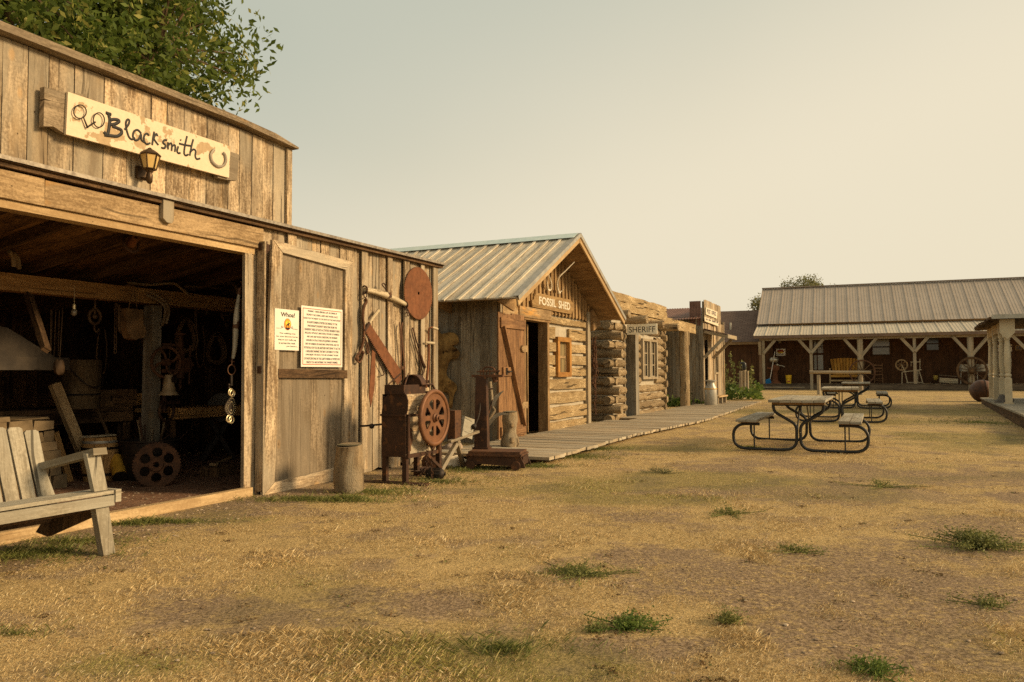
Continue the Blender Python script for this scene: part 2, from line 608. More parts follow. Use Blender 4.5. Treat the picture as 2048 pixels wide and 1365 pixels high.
CHINK = mottled('chinking_mortar', (.36, .315, .235), (.50, .445, .345), 26, .95, 0, .5)
WHITE = mottled('white_sign_board', (.74, .68, .58), (.82, .77, .68), 4, .4, 0, .0)
INK = plain('black_sign_ink', (.02, .018, .016), .6)
INK2 = plain('violet_black_ink', (.10, .08, .09), .6)
REDINK = plain('red_ink', (.55, .10, .05), .6)
ORANGE = plain('orange_ink', (.85, .33, .03), .6)
YELLOWI = plain('yellow_ink', (.95, .62, .06), .6)
LETTERWHITE = mottled('white_letter_paint', (.50, .45, .34), (.72, .67, .55), 30, .6, 0, .1)
BONE = mottled('antler_bone', (.60, .52, .38), (.78, .70, .55), 14, .6, 0, .3)
STONE = mottled('sandstone', (.14, .10, .055), (.27, .20, .115), 6, .9, 0, .8, isl=.3, dist=.02)
ROCK = mottled('pinkish_rock', (.30, .22, .16), (.46, .36, .28), 8, .9, 0, .6, dist=.02)
GREYROCK = mottled('grey_rock', (.10, .09, .08), (.18, .16, .14), 10, .9, 0, .6, dist=.02)
HIDE = mottled('brown_fur', (.14, .075, .025), (.42, .26, .09), 5, .95, 0, 1.0, spots=(.04, .02, .008), dist=.02, lo=.4, hi=.62, spec=.1, detail=10)
LEATHER = mottled('old_leather', (.10, .06, .028), (.26, .155, .07), 9, .6, 0, .3)
GALV = mottled('galvanised_steel', (.33, .31, .26), (.48, .45, .38), 8, .45, .5, .1)
GLASS_DARK = mottled('dark_window_glass', (.015, .014, .012), (.03, .028, .024), 2, .08, 0, 0, spec=.6)
GLASS_PALE = mottled('painted_reflection_glass', (.20, .19, .165), (.27, .25, .21), 1.2, .15, 0, 0, spec=.6)  # pale base colour stands in for sky reflected in the panes
TARP = mottled('blue_ridge_flashing', (.48, .60, .60), (.62, .72, .70), 6, .6, 0, .1)
BLUEP = plain('blue_plastic', (.03, .22, .52), .4, .4)
YELLOWP = plain('yellow_plastic', (.85, .52, .02), .4, .4)
YELLOWT = mottled('yellow_worn_tank', (.50, .27, .03), (.66, .38, .05), 8, .6, 0, .2, spots=(.3, .16, .04))
BARK = mottled('bark', (.085, .055, .032), (.16, .105, .06), 12, .95, 0, .8, stretch=(1, 1, .25), dist=.02)
AMBERGLASS = mottled('amber_lantern_glass', (.55, .36, .12), (.68, .48, .19), 6, .25, 0, 0, spec=.5)
DARKBRONZE = mottled('dark_bronze', (.05, .03, .015), (.10, .06, .03), 20, .4, .6, .1)
PEEL = None
SUN_E = 4.4
def peeling(name):
    m, nt, b, out = newmat(name)
    tc = N(nt, 'ShaderNodeTexCoord').outputs['Object']
    n1 = N(nt, 'ShaderNodeTexNoise', {'Vector': tc, 'Scale': 5.0, 'Detail': 7.0, 'Roughness': .6}).outputs[0]
    n2 = N(nt, 'ShaderNodeTexNoise', {'Vector': tc, 'Scale': 30.0, 'Detail': 4.0}).outputs[0]
    base = mixc(nt, n2, (.60, .475, .315), (.74, .62, .44))
    f = ramp(nt, n1, .545, .56)
    col = mixc(nt, f, base, mixc(nt, n2, (.30, .20, .10), (.52, .38, .21)))
    nt.links.new(col, b.inputs['Base Color'])
    b.inputs['Roughness'].default_value = .7
    bp = N(nt, 'ShaderNodeBump', {'Strength': .5, 'Distance': .004, 'Height': math_(nt, 'SUBTRACT', 1.0, f)})
    nt.links.new(bp.outputs[0], b.inputs['Normal'])
    return m


def shingles(name, a, b_):
    m, nt, b, out = newmat(name)
    uv = N(nt, 'ShaderNodeUVMap').outputs[0]
    br = N(nt, 'ShaderNodeTexBrick', {'Vector': uv, 'Color1': c4(a), 'Color2': c4(b_), 'Mortar': c4(tuple(x * .35 for x in a)), 'Scale': 1.0, 'Mortar Size': .012, 'Brick Width': .3, 'Row Height': .14, 'Bias': 0.0})
    nt.links.new(br.outputs[0], b.inputs['Base Color'])
    b.inputs['Roughness'].default_value = .9
    return m


PEEL = peeling('peeling_cream_paint')
SHINGLE = shingles('brown_shingles', (.12, .075, .055), (.165, .11, .082))

AZ = 25.4
B = Fr(pz(500, 990), AZ)          # the front of the blacksmith shop
R = Fr(pz(1000, 890), AZ)         # the front line of the row behind it


def boards(mb, x0, x1, z0, z1, y, wmin=.13, wmax=.26, th=.025, gap=.008, z0f=None, z1f=None, stagger=.01, ends=0.0, tilt=0.0):
    """vertical boards along x; z0f/z1f give the height of each end"""
    x = x0
    k = 0
    while x < x1 - .02:
        w = min(rnd.uniform(wmin, wmax), x1 - x)
        if x1 - x - w < wmin * .6:
            w = x1 - x
        a, c = x + gap / 2, x + w - gap / 2
        za = (z0f(a) if z0f else z0) + rnd.uniform(-ends, ends)
        zb = (z0f(c) if z0f else z0) + rnd.uniform(-ends, ends)
        zc = z1f(c) if z1f else z1
        zd = z1f(a) if z1f else z1
        yy = y + rnd.uniform(-stagger, stagger)
        t = rnd.uniform(-tilt, tilt)
        mb.prism([(a, za), (c, zb), (c + t, zc), (a + t, zd)], yy, yy + th)
        x += w
        k += 1


# =================================================================== BLACKSMITH SHOP
BX0, BX1 = -5.2, 3.42
DEPTH, PITCH = 4.4, .15
EZ = 2.64
shop = thing('blacksmith_shop', 'open-fronted weathered plank blacksmith shop with tall false front and dark cluttered interior', 'shop building', B)
mb = MB()
boards(mb, .10, BX1, .02, EZ - .03, -.012, .10, .23, stagger=.011, ends=.03, z1f=lambda x: EZ - .02, tilt=.012)
for bx in (.46, 1.72, 2.26, 2.62, 3.02):
    mb.box(bx, bx + rnd.uniform(.07, .12), -.05, -.026, .05, EZ - .04, jit=.004)
mb.box(BX1 - .10, BX1 + .015, -.055, -.03, .02, EZ - .02)
mb.build('front_wall', W_FACADE, shop)
mb = MB()
# jamb: three old timbers beside the opening
mb.box(-.12, -.03, -.03, .01, .0, 2.50, jit=.006)
mb.box(-.028, .05, -.015, .02, .0, 2.52, jit=.005)
mb.box(.052, .13, -.035, .0, .0, 2.56, jit=.005)
mb.build('door_jamb', W_FACADE, shop)
mb = MB()
xa = B.at(80, 400)[0]
mb.box(BX0, xa - .003, -.055, -.01, 2.39, 2.585, 'x', .004)
mb.box(xa, .09, -.06, -.012, 2.385, 2.58, 'x', .004)
mb.build('header_board', W_HEADER, shop)
mb = MB()
mb.box(BX0, .0, -.03, .10, 2.325, 2.384, 'x', .003)
mb.build('lintel', W_TRIM, shop)
mb = MB()
for i, (ya, yb, za, zb) in enumerate(((-.115, .0, 2.668, 2.674), (-.128, -.118, 2.640, 2.668))):
    mb.box(BX0, BX1 + .12, ya, yb, za, zb, 'x')
mb.build('drip_edge', mottled('grey_drip_metal', (.16, .13, .10), (.34, .30, .24), 30, .5, .4, .1), shop)
mb = MB()
mb.box(BX0, BX1 + .1, -.108, -.0, 2.632, 2.666, 'x')
mb.box(BX0, BX1 + .1, -.085, -.03, 2.60, 2.631, 'x')
mb.build('eave_board', W_DARK, shop)
# hanging stop block on the header
mb = MB()
p = B.at(322, 392), B.at(322, 448)
cx = p[0][0]
mb.prism([(cx - .06, p[1][1] + .03), (cx - .02, p[1][1]), (cx + .03, p[1][1]), (cx + .05, p[1][1] + .03), (cx + .05, p[0][1]), (cx - .06, p[0][1])], -.10, -.062)
mb.build('door_stop', W_POSTGREY, shop)
# false front
FX1 = .50
ffz = lambda x: 3.56 - .012 * (x + 2.4) + (-.05 if x > .35 else 0)
mb = MB()
boards(mb, BX0, FX1, 2.66, 3.5, -.01, .12, .27, z1f=lambda x: 3.53 - .012 * (x + 2.4), stagger=.007, tilt=.008)
mb.box(FX1 - .06, FX1 + .012, -.045, -.02, 2.68, 3.48)
mb.build('false_front', W_FACADE, shop)
mb = MB()
mb.prism([(BX0, 3.55), (-.25, 3.53), (.54, 3.485), (.545, 3.505), (.2, 3.56), (-.35, 3.585), (BX0, 3.615)], -.105, .05, 'x')
mb.build('cap_board', W_DOOR, shop)
# roof, inside boards and rafters
zr = lambda y: EZ - .03 - PITCH * y
mb = MB()
x = BX0
while x < BX1:
    w = rnd.uniform(.14, .24)
    mb.beam((x + w / 2, .02, zr(.02) + .012), (x + w / 2, DEPTH, zr(DEPTH) + .012), w - .006, .02, (0, 0, 1))
    x += w
W_CEIL = wood('brown_ceiling_wood', (.27, .15, .06), (.055, .028, .013), grain=12, var=.35, knot=.3)  # paler brown variant of the interior wood
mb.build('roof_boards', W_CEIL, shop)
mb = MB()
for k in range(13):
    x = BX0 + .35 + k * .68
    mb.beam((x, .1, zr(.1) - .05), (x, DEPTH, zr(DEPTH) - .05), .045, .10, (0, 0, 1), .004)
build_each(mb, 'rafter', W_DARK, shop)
mb = MB()
mb.beam((BX0, .0, zr(0) + .045), (BX1 + .1, .0, zr(0) + .045), .06, .02)
m_ = MB()
m_.prism([(-.06, zr(-.06) + .028), (DEPTH + .15, zr(DEPTH + .15) + .028), (DEPTH + .15, zr(DEPTH + .15) + .045), (-.06, zr(-.06) + .045)], BX0 - .1, BX1 + .12,
         m=M(((0, 1, 0, 0), (1, 0, 0, 0), (0, 0, 1, 0), (0, 0, 0, 1))))
m_.build('roof_sheet', RUST_ROOF, shop)
# side and rear walls
mb = MB()
turn = M(((0, 1, 0, BX1 - .03), (1, 0, 0, 0), (0, 0, 1, 0), (0, 0, 0, 1)))
x = 0.03
while x < DEPTH:
    w = rnd.uniform(.14, .24)
    mb.prism([(x, 0), (x + w - .003, 0), (x + w - .003, zr(x + w)), (x, zr(x))], 0, .028, m=turn)
    x += w
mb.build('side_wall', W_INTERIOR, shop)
mb = MB()
boards(mb, BX0, BX1 - .04, 0, zr(DEPTH) - .0, DEPTH - .03, .12, .25, gap=.0, stagger=.0)
mb.box(BX0, BX1, DEPTH, DEPTH + .03, 0, zr(DEPTH) + .02)
mb.box(BX0 - .03, BX0, -.02, DEPTH, 0, 2.7)
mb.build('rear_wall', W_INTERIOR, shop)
# tie beam and its post
TB = 2.15
za = B.at(0, 560, TB)[1]
zb = B.at(300, 595, TB)[1]
mb = MB()
mb.beam((BX0, TB, (za + zb) / 2), (BX1 - .05, TB, (za + zb) / 2 - .01), .12, .17, (0, 0, 1), .006)
mb.build('tie_beam', W_BARREL, shop)
px_, _ = B.at(306, 640, TB - .1)
mb = MB()
mb.prism([(px_ - .08, 0), (px_ + .06, 0), (px_ + .055, .9), (px_ + .06, 1.95), (px_ - .06, 1.95), (px_ - .065, 1.2)], TB - .17, TB - .02)
mb.build('roof_post', W_GREY, shop)
ptz = zb
mb = MB()
sl = B.at(225, 1030)[0]
mb.box(BX0, -.06, -.09, -.015, -.02, .085, 'x', .004)
mb.build('sill_board', W_TRIM, shop)

# ----- the open door, folded back against the wall
dr = lambda px, py: B.at(px, py, -.1)
mb = MB()
TL, TR, BR, BL = dr(541, 480), dr(702, 517), dr(697, 962), dr(521, 992)
TR = (TR[0], TR[1]); BR = (TR[0] - .02, BL[1] + .02)
lerp = lambda a, b, t: (a[0] + (b[0] - a[0]) * t, a[1] + (b[1] - a[1]) * t)
def dq(s, t):
    return lerp(lerp(BL, BR, s), lerp(TL, TR, s), t)
edges = [.06, .30, .52, .74, .96]
for a, c in zip(edges[:-1], edges[1:]):
    mb.prism([dq(a + .001, .015), dq(c - .001, .015), dq(c - .001, .985), dq(a + .001, .985)], -.095, -.070)
door = mb.build('open_door', W_DOOR, shop, 'plank barn door folded back flat against the wall')
mb = MB()
w = .115
mb.prism([dq(0, 0), dq(w, .045), dq(w, .955), dq(0, 1)], -.128, -.097)
mb.prism([dq(1, .06), dq(1, .985), dq(1 - .1, .94), dq(1 - .1, .06)], -.128, -.097)
mb.prism([dq(0.003, 1), dq(w, .957), dq(.9, .94), dq(1, .98)], -.132, -.100, 'x')
mb.prism([dq(0.003, 0), dq(1, 0.0), dq(1, .058), dq(w, .043)], -.132, -.100, 'x')
mb.box(dq(0, 0)[0] - .002, dq(0, 0)[0] + .02, -.127, -.03, .03, 2.45)
mb.build('door_frame', W_FACADE, door)
ra, rb = dr(552, 738), dr(690, 741)
rc, rd = dr(690, 757), dr(552, 756)
mb = MB()
mb.prism([rd, rc, rb, ra], -.135, -.097, 'x')
mb.build('door_rail', W_DARK, door)
mb = MB()
for hz in (dr(527, 490)[1] - .02, dr(523, 740)[1]):
    mb.box(TL[0] - .12, TL[0] - .005, -.1, -.055, hz - .035, hz + .035)
    mb.tube([(TL[0] - .05, -.09, hz - .06), (TL[0] - .05, -.09, hz + .06)], .014, 8)
mb.build('hinge', RUST_DARK, door)

# ----- signs on the door
def sheet_frame(px, py, y, base=B):
    a = base.at(px, py, y)
    return a
def sign_thing(name, label, cat, base, corners, y, th, mat, parts):
    """corners: TL, TR, BR, BL in photo pixels on plane y of frame base"""
    P = [base.at(px, py, y) for px, py in corners]
    fr = base.sub(P[3][0], y, P[3][1])
    Q = [(p[0] - P[3][0], p[1] - P[3][1]) for p in P]
    return fr, Q
fr, Q = sign_thing('', '', '', B, ((551, 617), (598, 623), (597, 704), (549, 700)), -.135, .004, WHITE, None)
wW, wH = Q[1][0], Q[0][1]
mb = MB()
mb.box(0, wW, 0, .004, 0, wH)
t = thing('notice_sign', 'white Whoa! notice with sunset rider emblem, narrower of the two on the door', 'sign', fr)
mb.build('panel', WHITE, t)
mb = MB()
mb.text('Whoa!', wW * .24, wW * .82, wH * .815, wH * .925, -.0015, off=.02)
for i, (s, a, c) in enumerate((('The walking area', .19, .85), ('for your favorite horse,', .07, .96), ('dog or pot belly pig', .14, .88), ('is across the road.', .17, .85), ('you betch-a...', .48, .96))):
    z = wH * (.385 - i * .078)
    mb.text(s, wW * a, wW * c, z, z + wH * .045, -.0015, off=.012)
for sgn in (-1, 1):
    mb.tube(smooth([(wW * .5 + sgn * wW * .13, -.001, wH * .57), (wW * .5 + sgn * wW * .2, -.001, wH * .545), (wW * .5 + sgn * wW * .24, -.001, wH * .575), (wW * .5 + sgn * wW * .2, -.001, wH * .585), (wW * .5 + sgn * wW * .22, -.001, wH * .535), (wW * .5 + sgn * wW * .44, -.001, wH * .525)]), .0018, 5)
mb.build('lettering', INK, t)
ov = lambda k, ext=0: [(x, z) for x, z in circ(wW * .52, wH * .635, wW * .145 * k, 28, wH * .145 * k)]
mb = MB(); mb.loops([ov(1)], -.0008, .001); mb.build('emblem_rim', REDINK, t)
mb = MB(); mb.loops([ov(.9)], -.0018, .001); em = mb.build('emblem_sunset', ORANGE, t)
mb = MB(); mb.loops([circ(wW * .54, wH * .66, wW * .10, 20, wH * .06)], -.003, .001); mb.build('sun_glow', YELLOWI, em)
mb = MB()
mb.loops([[(x, z) for x, z in ov(.9) if z < wH * .575]], -.004, .001)
hx, hz = wW * .53, wH * .625
mb.loops([[(hx - .022, hz), (hx - .024, hz - .03), (hx - .02, hz - .03), (hx - .016, hz - .008), (hx + .008, hz - .008), (hx + .012, hz - .03), (hx + .016, hz - .03), (hx + .016, hz), (hx + .026, hz + .012), (hx + .03, hz + .006), (hx + .026, hz + .022), (hx + .014, hz + .016), (hx + .006, hz + .012), (hx + .006, hz + .032), (hx, hz + .038), (hx - .005, hz + .03), (hx - .006, hz + .01)]], -.0042, .001)
mb.build('rider_silhouette', INK, em)

fr, Q = sign_thing('', '', '', B, ((603, 611), (685, 622), (684, 738), (602, 734)), -.137, .004, WHITE, None)
wW, wH = Q[1][0], Q[0][1]
t = thing('warning_sign', 'large white warning board with red border and sixteen lines of capitals', 'sign', fr)
mb = MB(); mb.box(0, wW, 0, .004, 0, wH); mb.build('panel', WHITE, t)
mb = MB()
e, g = .022, .007
for (a, b2, c, d) in ((e, wW - e, e, e + g), (e, wW - e, wH - e - g, wH - e), (e, e + g, e + g, wH - e - g), (wW - e - g, wW - e, e + g, wH - e - g)):
    mb.box(a, b2, -.002, 0.0, c, d)
mb.build('border', REDINK, t)
LN = ["WARNING - UNDER NEBRASKA LAW, AN OWNER OF", "PROPERTY, INCLUDING LANDS AND WATERS, IS NOT", "LIABLE FOR THE INJURY TO OR DEATH OF THE PARTICIPANT", "IN AGRITOURISM ACTIVITIES OR DAMAGE TO THE", "PARTICIPANT'S PROPERTY RESULTING FROM THE", "INHERENT RISKS OF SUCH ACTIVITIES. INHERENT RISKS", "INCLUDE, WITHOUT LIMITATION, THE RISK OF ANIMALS", "AND LAND AND WATER CONDITIONS, THE ORDINARY", "DANGERS OF STRUCTURES OR EQUIPMENT ORDINARILY", "USED IN FARMING OR RANCHING OPERATIONS, AND THE", "POTENTIAL FOR YOU OR ANOTHER PARTICIPANT TO ACT IN", "A NEGLIGENT MANNER THAT MAY CONTRIBUTE TO YOUR", "OWN INJURY OR DEATH. YOU ARE ASSUMING THE RISK", "OF PARTICIPATING IN THE AGRITOURISM ACTIVITIES FOR", "WHICH YOU ARE ENTERING THE OWNER'S PREMISES."]
mb = MB()
for i, s in enumerate(LN):
    hw = min(.90, len(s) / 52 * .90) / 2
    z = wH * (.935 - i * .0600)
    mb.text(s, wW * (.5 - hw), wW * (.5 + hw), z - wH * .036, z, -.0015, off=.012)
mb.build('lettering', INK2, t)

# ----- the big sign
sy = -.115
C4 = [B.at(px, py, sy) for px, py in ((136, 184), (461, 293), (458, 356), (132, 269))]
o0 = C4[3]
fr = B.sub(o0[0], sy, o0[1])
t = thing('blacksmith_sign', 'long cream board with peeling paint and hand lettered Blacksmith above the opening', 'sign', fr)
Q = [(p[0] - o0[0], p[1] - o0[1]) for p in C4]
mb = MB(); mb.prism([Q[3], Q[2], Q[1], Q[0]], 0, .022, 'x'); mb.build('panel', PEEL, t)
def sg(zx, zy, y=sy):
    a = B.at(zx / 3.4133, 100 + zy / 3.4133, y)
    return (a[0] - o0[0], a[1] - o0[1])
mb = MB()
for poly in (((318, 248), (400, 275), (455, 285), (600, 300), (600, 330), (455, 400), (455, 370), (318, 332)), ((318, 340), (455, 362), (600, 420), (520, 590), (440, 560), (380, 520), (312, 520), (314, 430)),
             ((1500, 670), (1580, 690), (1648, 715), (1640, 800), (1632, 890), (1560, 885), (1500, 870))):
    mb.prism([sg(*q) for q in poly][::-1], .024, .075, 'x')
build_each(mb, 'backing_plank', W_DOOR, t)
STR = [[(722, 430), (738, 436), (757, 442)], [(738, 436), (748, 480), (742, 540), (730, 582), (708, 560)], [(712, 582), (760, 588), (800, 590), (828, 570), (826, 548), (800, 535), (766, 522)], [(752, 512), (790, 505), (812, 488), (800, 478), (770, 476), (745, 484)],
       [(850, 545), (876, 510), (882, 484), (870, 476), (858, 500), (864, 550), (880, 596), (900, 612), (918, 600)],
       [(962, 570), (940, 548), (915, 556), (906, 590), (922, 618), (946, 610), (962, 575), (964, 615), (986, 632)],
       [(1016, 586), (1002, 572), (984, 586), (982, 620), (1000, 644), (1024, 636)], [(1052, 560), (1044, 600), (1038, 650)], [(1075, 590), (1066, 574), (1050, 600), (1058, 622), (1080, 650)],
       [(1138, 618), (1120, 618), (1112, 636), (1128, 650), (1122, 672), (1100, 668)], [(1142, 668), (1146, 640)], [(1146, 632), (1146, 680)], [(1147, 650), (1164, 638), (1172, 650), (1170, 690)], [(1172, 660), (1190, 650), (1196, 664), (1192, 696)],
       [(1216, 660), (1208, 690), (1216, 706), (1230, 704)], [(1230, 612), (1234, 620)], [(1276, 590), (1262, 650), (1256, 706), (1268, 722), (1284, 714)], [(1222, 640), (1260, 650), (1300, 656)],
       [(1318, 612), (1306, 660), (1294, 722)], [(1296, 700), (1318, 680), (1334, 690), (1332, 726), (1342, 746), (1364, 742)]]
mb = MB()
for st in STR:
    pts = [(p[0], -.004, p[1]) for p in (sg(*q) for q in st)]
    mb.tube(smooth(pts, 4), .0080 if st[0][0] > 840 else .0125, 6, flat=.4, up=(0, 1, 0))
mb.build('lettering', INK, t)
mb = MB()
for (cx, cz, rx, rz) in ((535, 425, 43, 46), (664, 482, 38, 50)):
    pts = [(*[sg(cx + rx * math.cos(a), cz + rz * math.sin(a))][0],) for a in [2 * math.pi * k / 20 for k in range(20)]]
    mb.tube([(p[0], -.018, p[1]) for p in pts], .0045, 6, closed=True)
for a, c in (((560, 466), (588, 538)), ((582, 534), (640, 495))):
    p, q = sg(*a), sg(*c)
    mb.tube([(p[0], -.018, p[1]), (q[0], -.018, q[1])], [.005, .007], 6)
mb.build('bridle_bit', IRON, t)
mb = MB()
hs = [sg(*q) for q in ((1456, 682), (1434, 715), (1444, 765), (1482, 797), (1520, 790), (1536, 756), (1530, 718), (1516, 704))]
mb.tube(smooth([(p[0], -.015, p[1]) for p in hs], 4), .012, 6, flat=.5, up=(0, 1, 0))
mb.build('horseshoe', mottled('grey_horseshoe', (.2, .17, .13), (.34, .29, .22), 20, .6, .2, .2), t)

# ----- wall lantern
a = B.at(299, 352, -.135)
a = (a[0], a[1] + .005)
fr = B.sub(a[0], 0, a[1])
t = thing('wall_lantern', 'small carriage lantern with amber panes fixed under the Blacksmith board', 'lantern', fr)
mb = MB()
mb.box(-.045, .045, -.05, -.02, -.02, .08)
mb.tube([(0, -.05, -.02), (.0, -.10, -.03), (.0, -.13, -.0)], .015, 8)
mb.lathe([(.012, -.07), (.024, -.055), (.026, -.0), (.02, .02), (.03, .03), (.03, .05), (.012, .05)], 12, M.Translation((0, -.135, 0)))
mb.build('bracket', DARKBRONZE, t)
L0 = M.Translation((0, -.135, 0)) @ M.Rotation(rad(32), 4, 'Z') @ M.Scale(.98, 4)
mb = MB()
hx = [(math.cos(2 * math.pi * k / 6), math.sin(2 * math.pi * k / 6)) for k in range(6)]
for k in range(6):
    mb.tube([L0 @ V((.052 * hx[k][0], .052 * hx[k][1], .05)), L0 @ V((.082 * hx[k][0], .082 * hx[k][1], .17))], .0055, 5)
    k2 = (k + 1) % 6
    for r_, z_ in ((.052, .05), (.082, .17)):
        mb.tube([L0 @ V((r_ * hx[k][0], r_ * hx[k][1], z_)), L0 @ V((r_ * hx[k2][0], r_ * hx[k2][1], z_))], .006, 5)
mb.lathe([(.094, .17), (.086, .182), (.05, .205), (.018, .222), (.012, .23), (.0, .235)], 6, L0, False)
mb.build('lamp_frame', DARKBRONZE, t)
mb = MB()
mb.lathe([(.048, .052), (.078, .168)], 6, L0, False)
mb.build('lamp_glass', AMBERGLASS, t)

# =================================================================== FOSSIL SHED
fs = thing('fossil_shed', 'small gabled log and board shed with open brown door and antlers on the gable', 'shed', R)
GX0, GX1, RX, RZ = 0.0, 4.22, 2.10, 3.68
PIT = (RZ - 2.30) / (RX + .60)     # roof pitch from ridge to eave tip
OV = .60
roofz = lambda x: RZ - PIT * abs(x - RX)
FD = 6.0
# side wall (boards facing the camera)
mb = MB()
turn = M(((0, 1, 0, 0), (1, 0, 0, 0), (0, 0, 1, 0), (0, 0, 0, 1)))
x = .0
while x < FD:
    w = rnd.uniform(.16, .26)
    oo = rnd.uniform(-.012, .0)
    mb.prism([(x, 0.0), (x + w - .006, 0.0), (x + w - .006, 2.5), (x, 2.5)], oo, oo + .03, m=turn)
    x += w
mb.build('side_wall', W_GREY, fs)
mb = MB()
mb.box(.05, GX1, FD, FD + .05, 0, 2.5); mb.box(GX1 - .05, GX1, .15, FD, 0, 2.5)
mb.box(.04, GX1 - .06, .6, FD, .06, .10, 'y')
mb.build('inner_walls', W_INTERIOR, fs)
# front wall of hewn logs right of the door, chinked
DX0, DX1 = R.at(1050, 700)[0], R.at(1093, 700)[0]
DZ = 2.10
BRD = 2.28
mb = MB()
mb.box(DX1 + .07, GX1 - .12, .06, .16, .02, BRD)
mb.box(.1, DX0 - .02, .06, .16, .02, BRD)
mb.box(DX0 - .02, DX1 + .07, .06, .16, DZ + .02, BRD)
mb.build('chinking', CHINK, fs)
mb = MB()
wx0, wx1 = R.at(1112, 700)[0], R.at(1139, 700)[0]
wz0, wz1 = 1.09, 1.86
def hewn(mb, x0, x1, z, h, y=0.0):
    n = max(3, int((x1 - x0) / .22))
    top, bot = [], []
    sd = rnd.uniform(0, 100)
    for i in range(n + 1):
        xx = x0 + (x1 - x0) * i / n
        top.append((xx, z + h / 2 + .022 * mnoise.noise(V((xx * 2.2, sd, 0)))))
        bot.append((xx, z - h / 2 + .022 * mnoise.noise(V((xx * 2.2, sd + 9, 0)))))
    d = rnd.uniform(-.012, .012)
    mb.prism(bot + top[::-1], y + d, y + .1 + d, 'x')
rows = [.13, .40, .69, .95, 1.19, 1.42, 1.66, 1.93, 2.17]
hs_ = [.20, .22, .21, .19, .17, .18, .17, .22, .12]
for z, h in zip(rows, hs_):
    if z + h / 2 > wz0 and z - h / 2 < wz1:
        hewn(mb, DX1 + .07, wx0, z, h); hewn(mb, wx1, GX1 - .12, z, h)
    else:
        hewn(mb, DX1 + .07, GX1 - .12, z, h)
mb.build('log_wall', W_HEWN, fs)
mb = MB()
for z, h in zip(rows, hs_):
    hewn(mb, .1, DX0 - .03, z, h)
mb.build('log_wall', W_HEWN, fs)
mb = MB()
mb.box(GX1 - .125, GX1 + .03, -.045, .11, .0, 2.45, jit=.004)
mb.box(-.03, .10, -.03, .12, .0, 2.45, jit=.004)
build_each(mb, 'corner_board', W_POSTGREY, fs)
# door frame and opening
mb = MB()
mb.box(DX1 - .02, DX1 + .07, -.03, .16, .03, DZ)
mb.box(DX0 - .07, DX0, -.02, .16, .03, DZ)
mb.box(DX0 - .1, DX1 + .12, -.04, .16, DZ, DZ + .04, 'x')
mb.box(DX0 - .05, DX1 + .05, -.05, .16, -.02, .05, 'x')
mb.build('door_frame', W_SOFFIT, fs)
mb = MB()
mb.box(DX0 - .35, DX1 + .10, -.06, .02, DZ + .04, DZ + .22, 'x', .006)
mb.box(.05, DX0 - .36, -.04, .02, DZ + .04, DZ + .2, 'x', .006)
mb.build('lintel_board', W_TRIM if False else W_HEADER, fs)
# gable boards and battens
mb = MB()
boards(mb, .0, GX1, BRD, 0, -.012, .15, .22, z0f=lambda x: BRD, z1f=lambda x: roofz(x) - .02, stagger=.002)
k = .09
while k < GX1 - .04:
    mb.prism([(k, BRD - .03), (k + .045, BRD - .03), (k + .045, roofz(k + .045) - .03), (k, roofz(k) - .03)], -.042, -.016)
    k += .185
mb.build('gable', W_HEADER if False else wood('gable_batten_wood', (.44, .29, .14), (.22, .135, .06), grain=40, var=.15, knot=.3), fs)
# roof: boards and battens running down both slopes
mb = MB(); mb2 = MB()
th = math.atan(PIT)
nrm = {-1: V((-math.sin(th), 0, math.cos(th))), 1: V((math.sin(th), 0, math.cos(th)))}
for s_ in (-1, 1):
    y = -OV
    L = RX + .60
    while y < FD + .3:
        w = .255
        a = V((RX, y + w / 2, RZ)) + nrm[s_] * .03
        b2 = V((RX + s_ * (L + rnd.uniform(-.02, .03)), y + w / 2, RZ - PIT * L)) + nrm[s_] * .03
        mb.beam(a, b2, w - .004, .024, nrm[s_])
        if y > -OV + .1:
            e = V((0, w / 2, 0)); up = nrm[s_] * .028
            mb.beam(a - e + up, b2 - e + up + (b2 - a).normalized() * .04, .055, .018, nrm[s_])
        y += w
mb.build('roof', W_ROOF, fs)
mb = MB()
for s_ in (-1, 1):
    L = .26
    mb.beam(V((RX - s_ * .01, -OV - .01, RZ)) + nrm[s_] * .085 + V((s_ * L / 2, 0, -PIT * L / 2)), V((RX, FD + .3, RZ)) + nrm[s_] * .085 + V((s_ * L / 2, 0, -PIT * L / 2)), L, .004, nrm[s_])
mb.build('ridge_flashing', TARP, fs)
# soffit boards under the overhang, rafters and barge boards
mb = MB()
for s_ in (-1, 1):
    L = RX + .58
    q = .02
    while q < L:
        w = rnd.uniform(.2, .3)
        w = min(w, L - q + .01)
        c = V((RX + s_ * (q + w / 2), 0, RZ - PIT * (q + w / 2))) + nrm[s_] * .008
        mb.beam(c + V((0, -OV + .02, 0)), c + V((0, FD, 0)), (w - .006) / math.cos(th), .018, nrm[s_])
        q += w
mb.build('soffit', W_SOFFIT, fs)
mb = MB()
for s_ in (-1, 1):
    L = RX + .62
    a = V((RX, -OV - .012, RZ - .035)); b2 = V((RX + s_ * L, -OV - .012, RZ - PIT * L - .035))
    mb.beam(a, b2, .028, .115, nrm[s_])
    mb.beam(a + V((0, -.02, .055)), b2 + V((0, -.02, .055)), .02, .05, nrm[s_])
build_each(mb, 'barge_board', W_TRIM, fs)
mb = MB()
for s_ in (-1, 1):
    L = RX + .64
    a = V((RX, -OV - .047, RZ + .035)); b2 = V((RX + s_ * L, -OV - .047, RZ - PIT * L + .035))
    mb.beam(a, b2, .006, .06, nrm[s_])
    mb.beam(a + V((0, .05, .036)), b2 + V((0, .05, .036)), .11, .005, nrm[s_])
build_each(mb, 'roof_edge_trim', GALV, fs)
mb = MB()
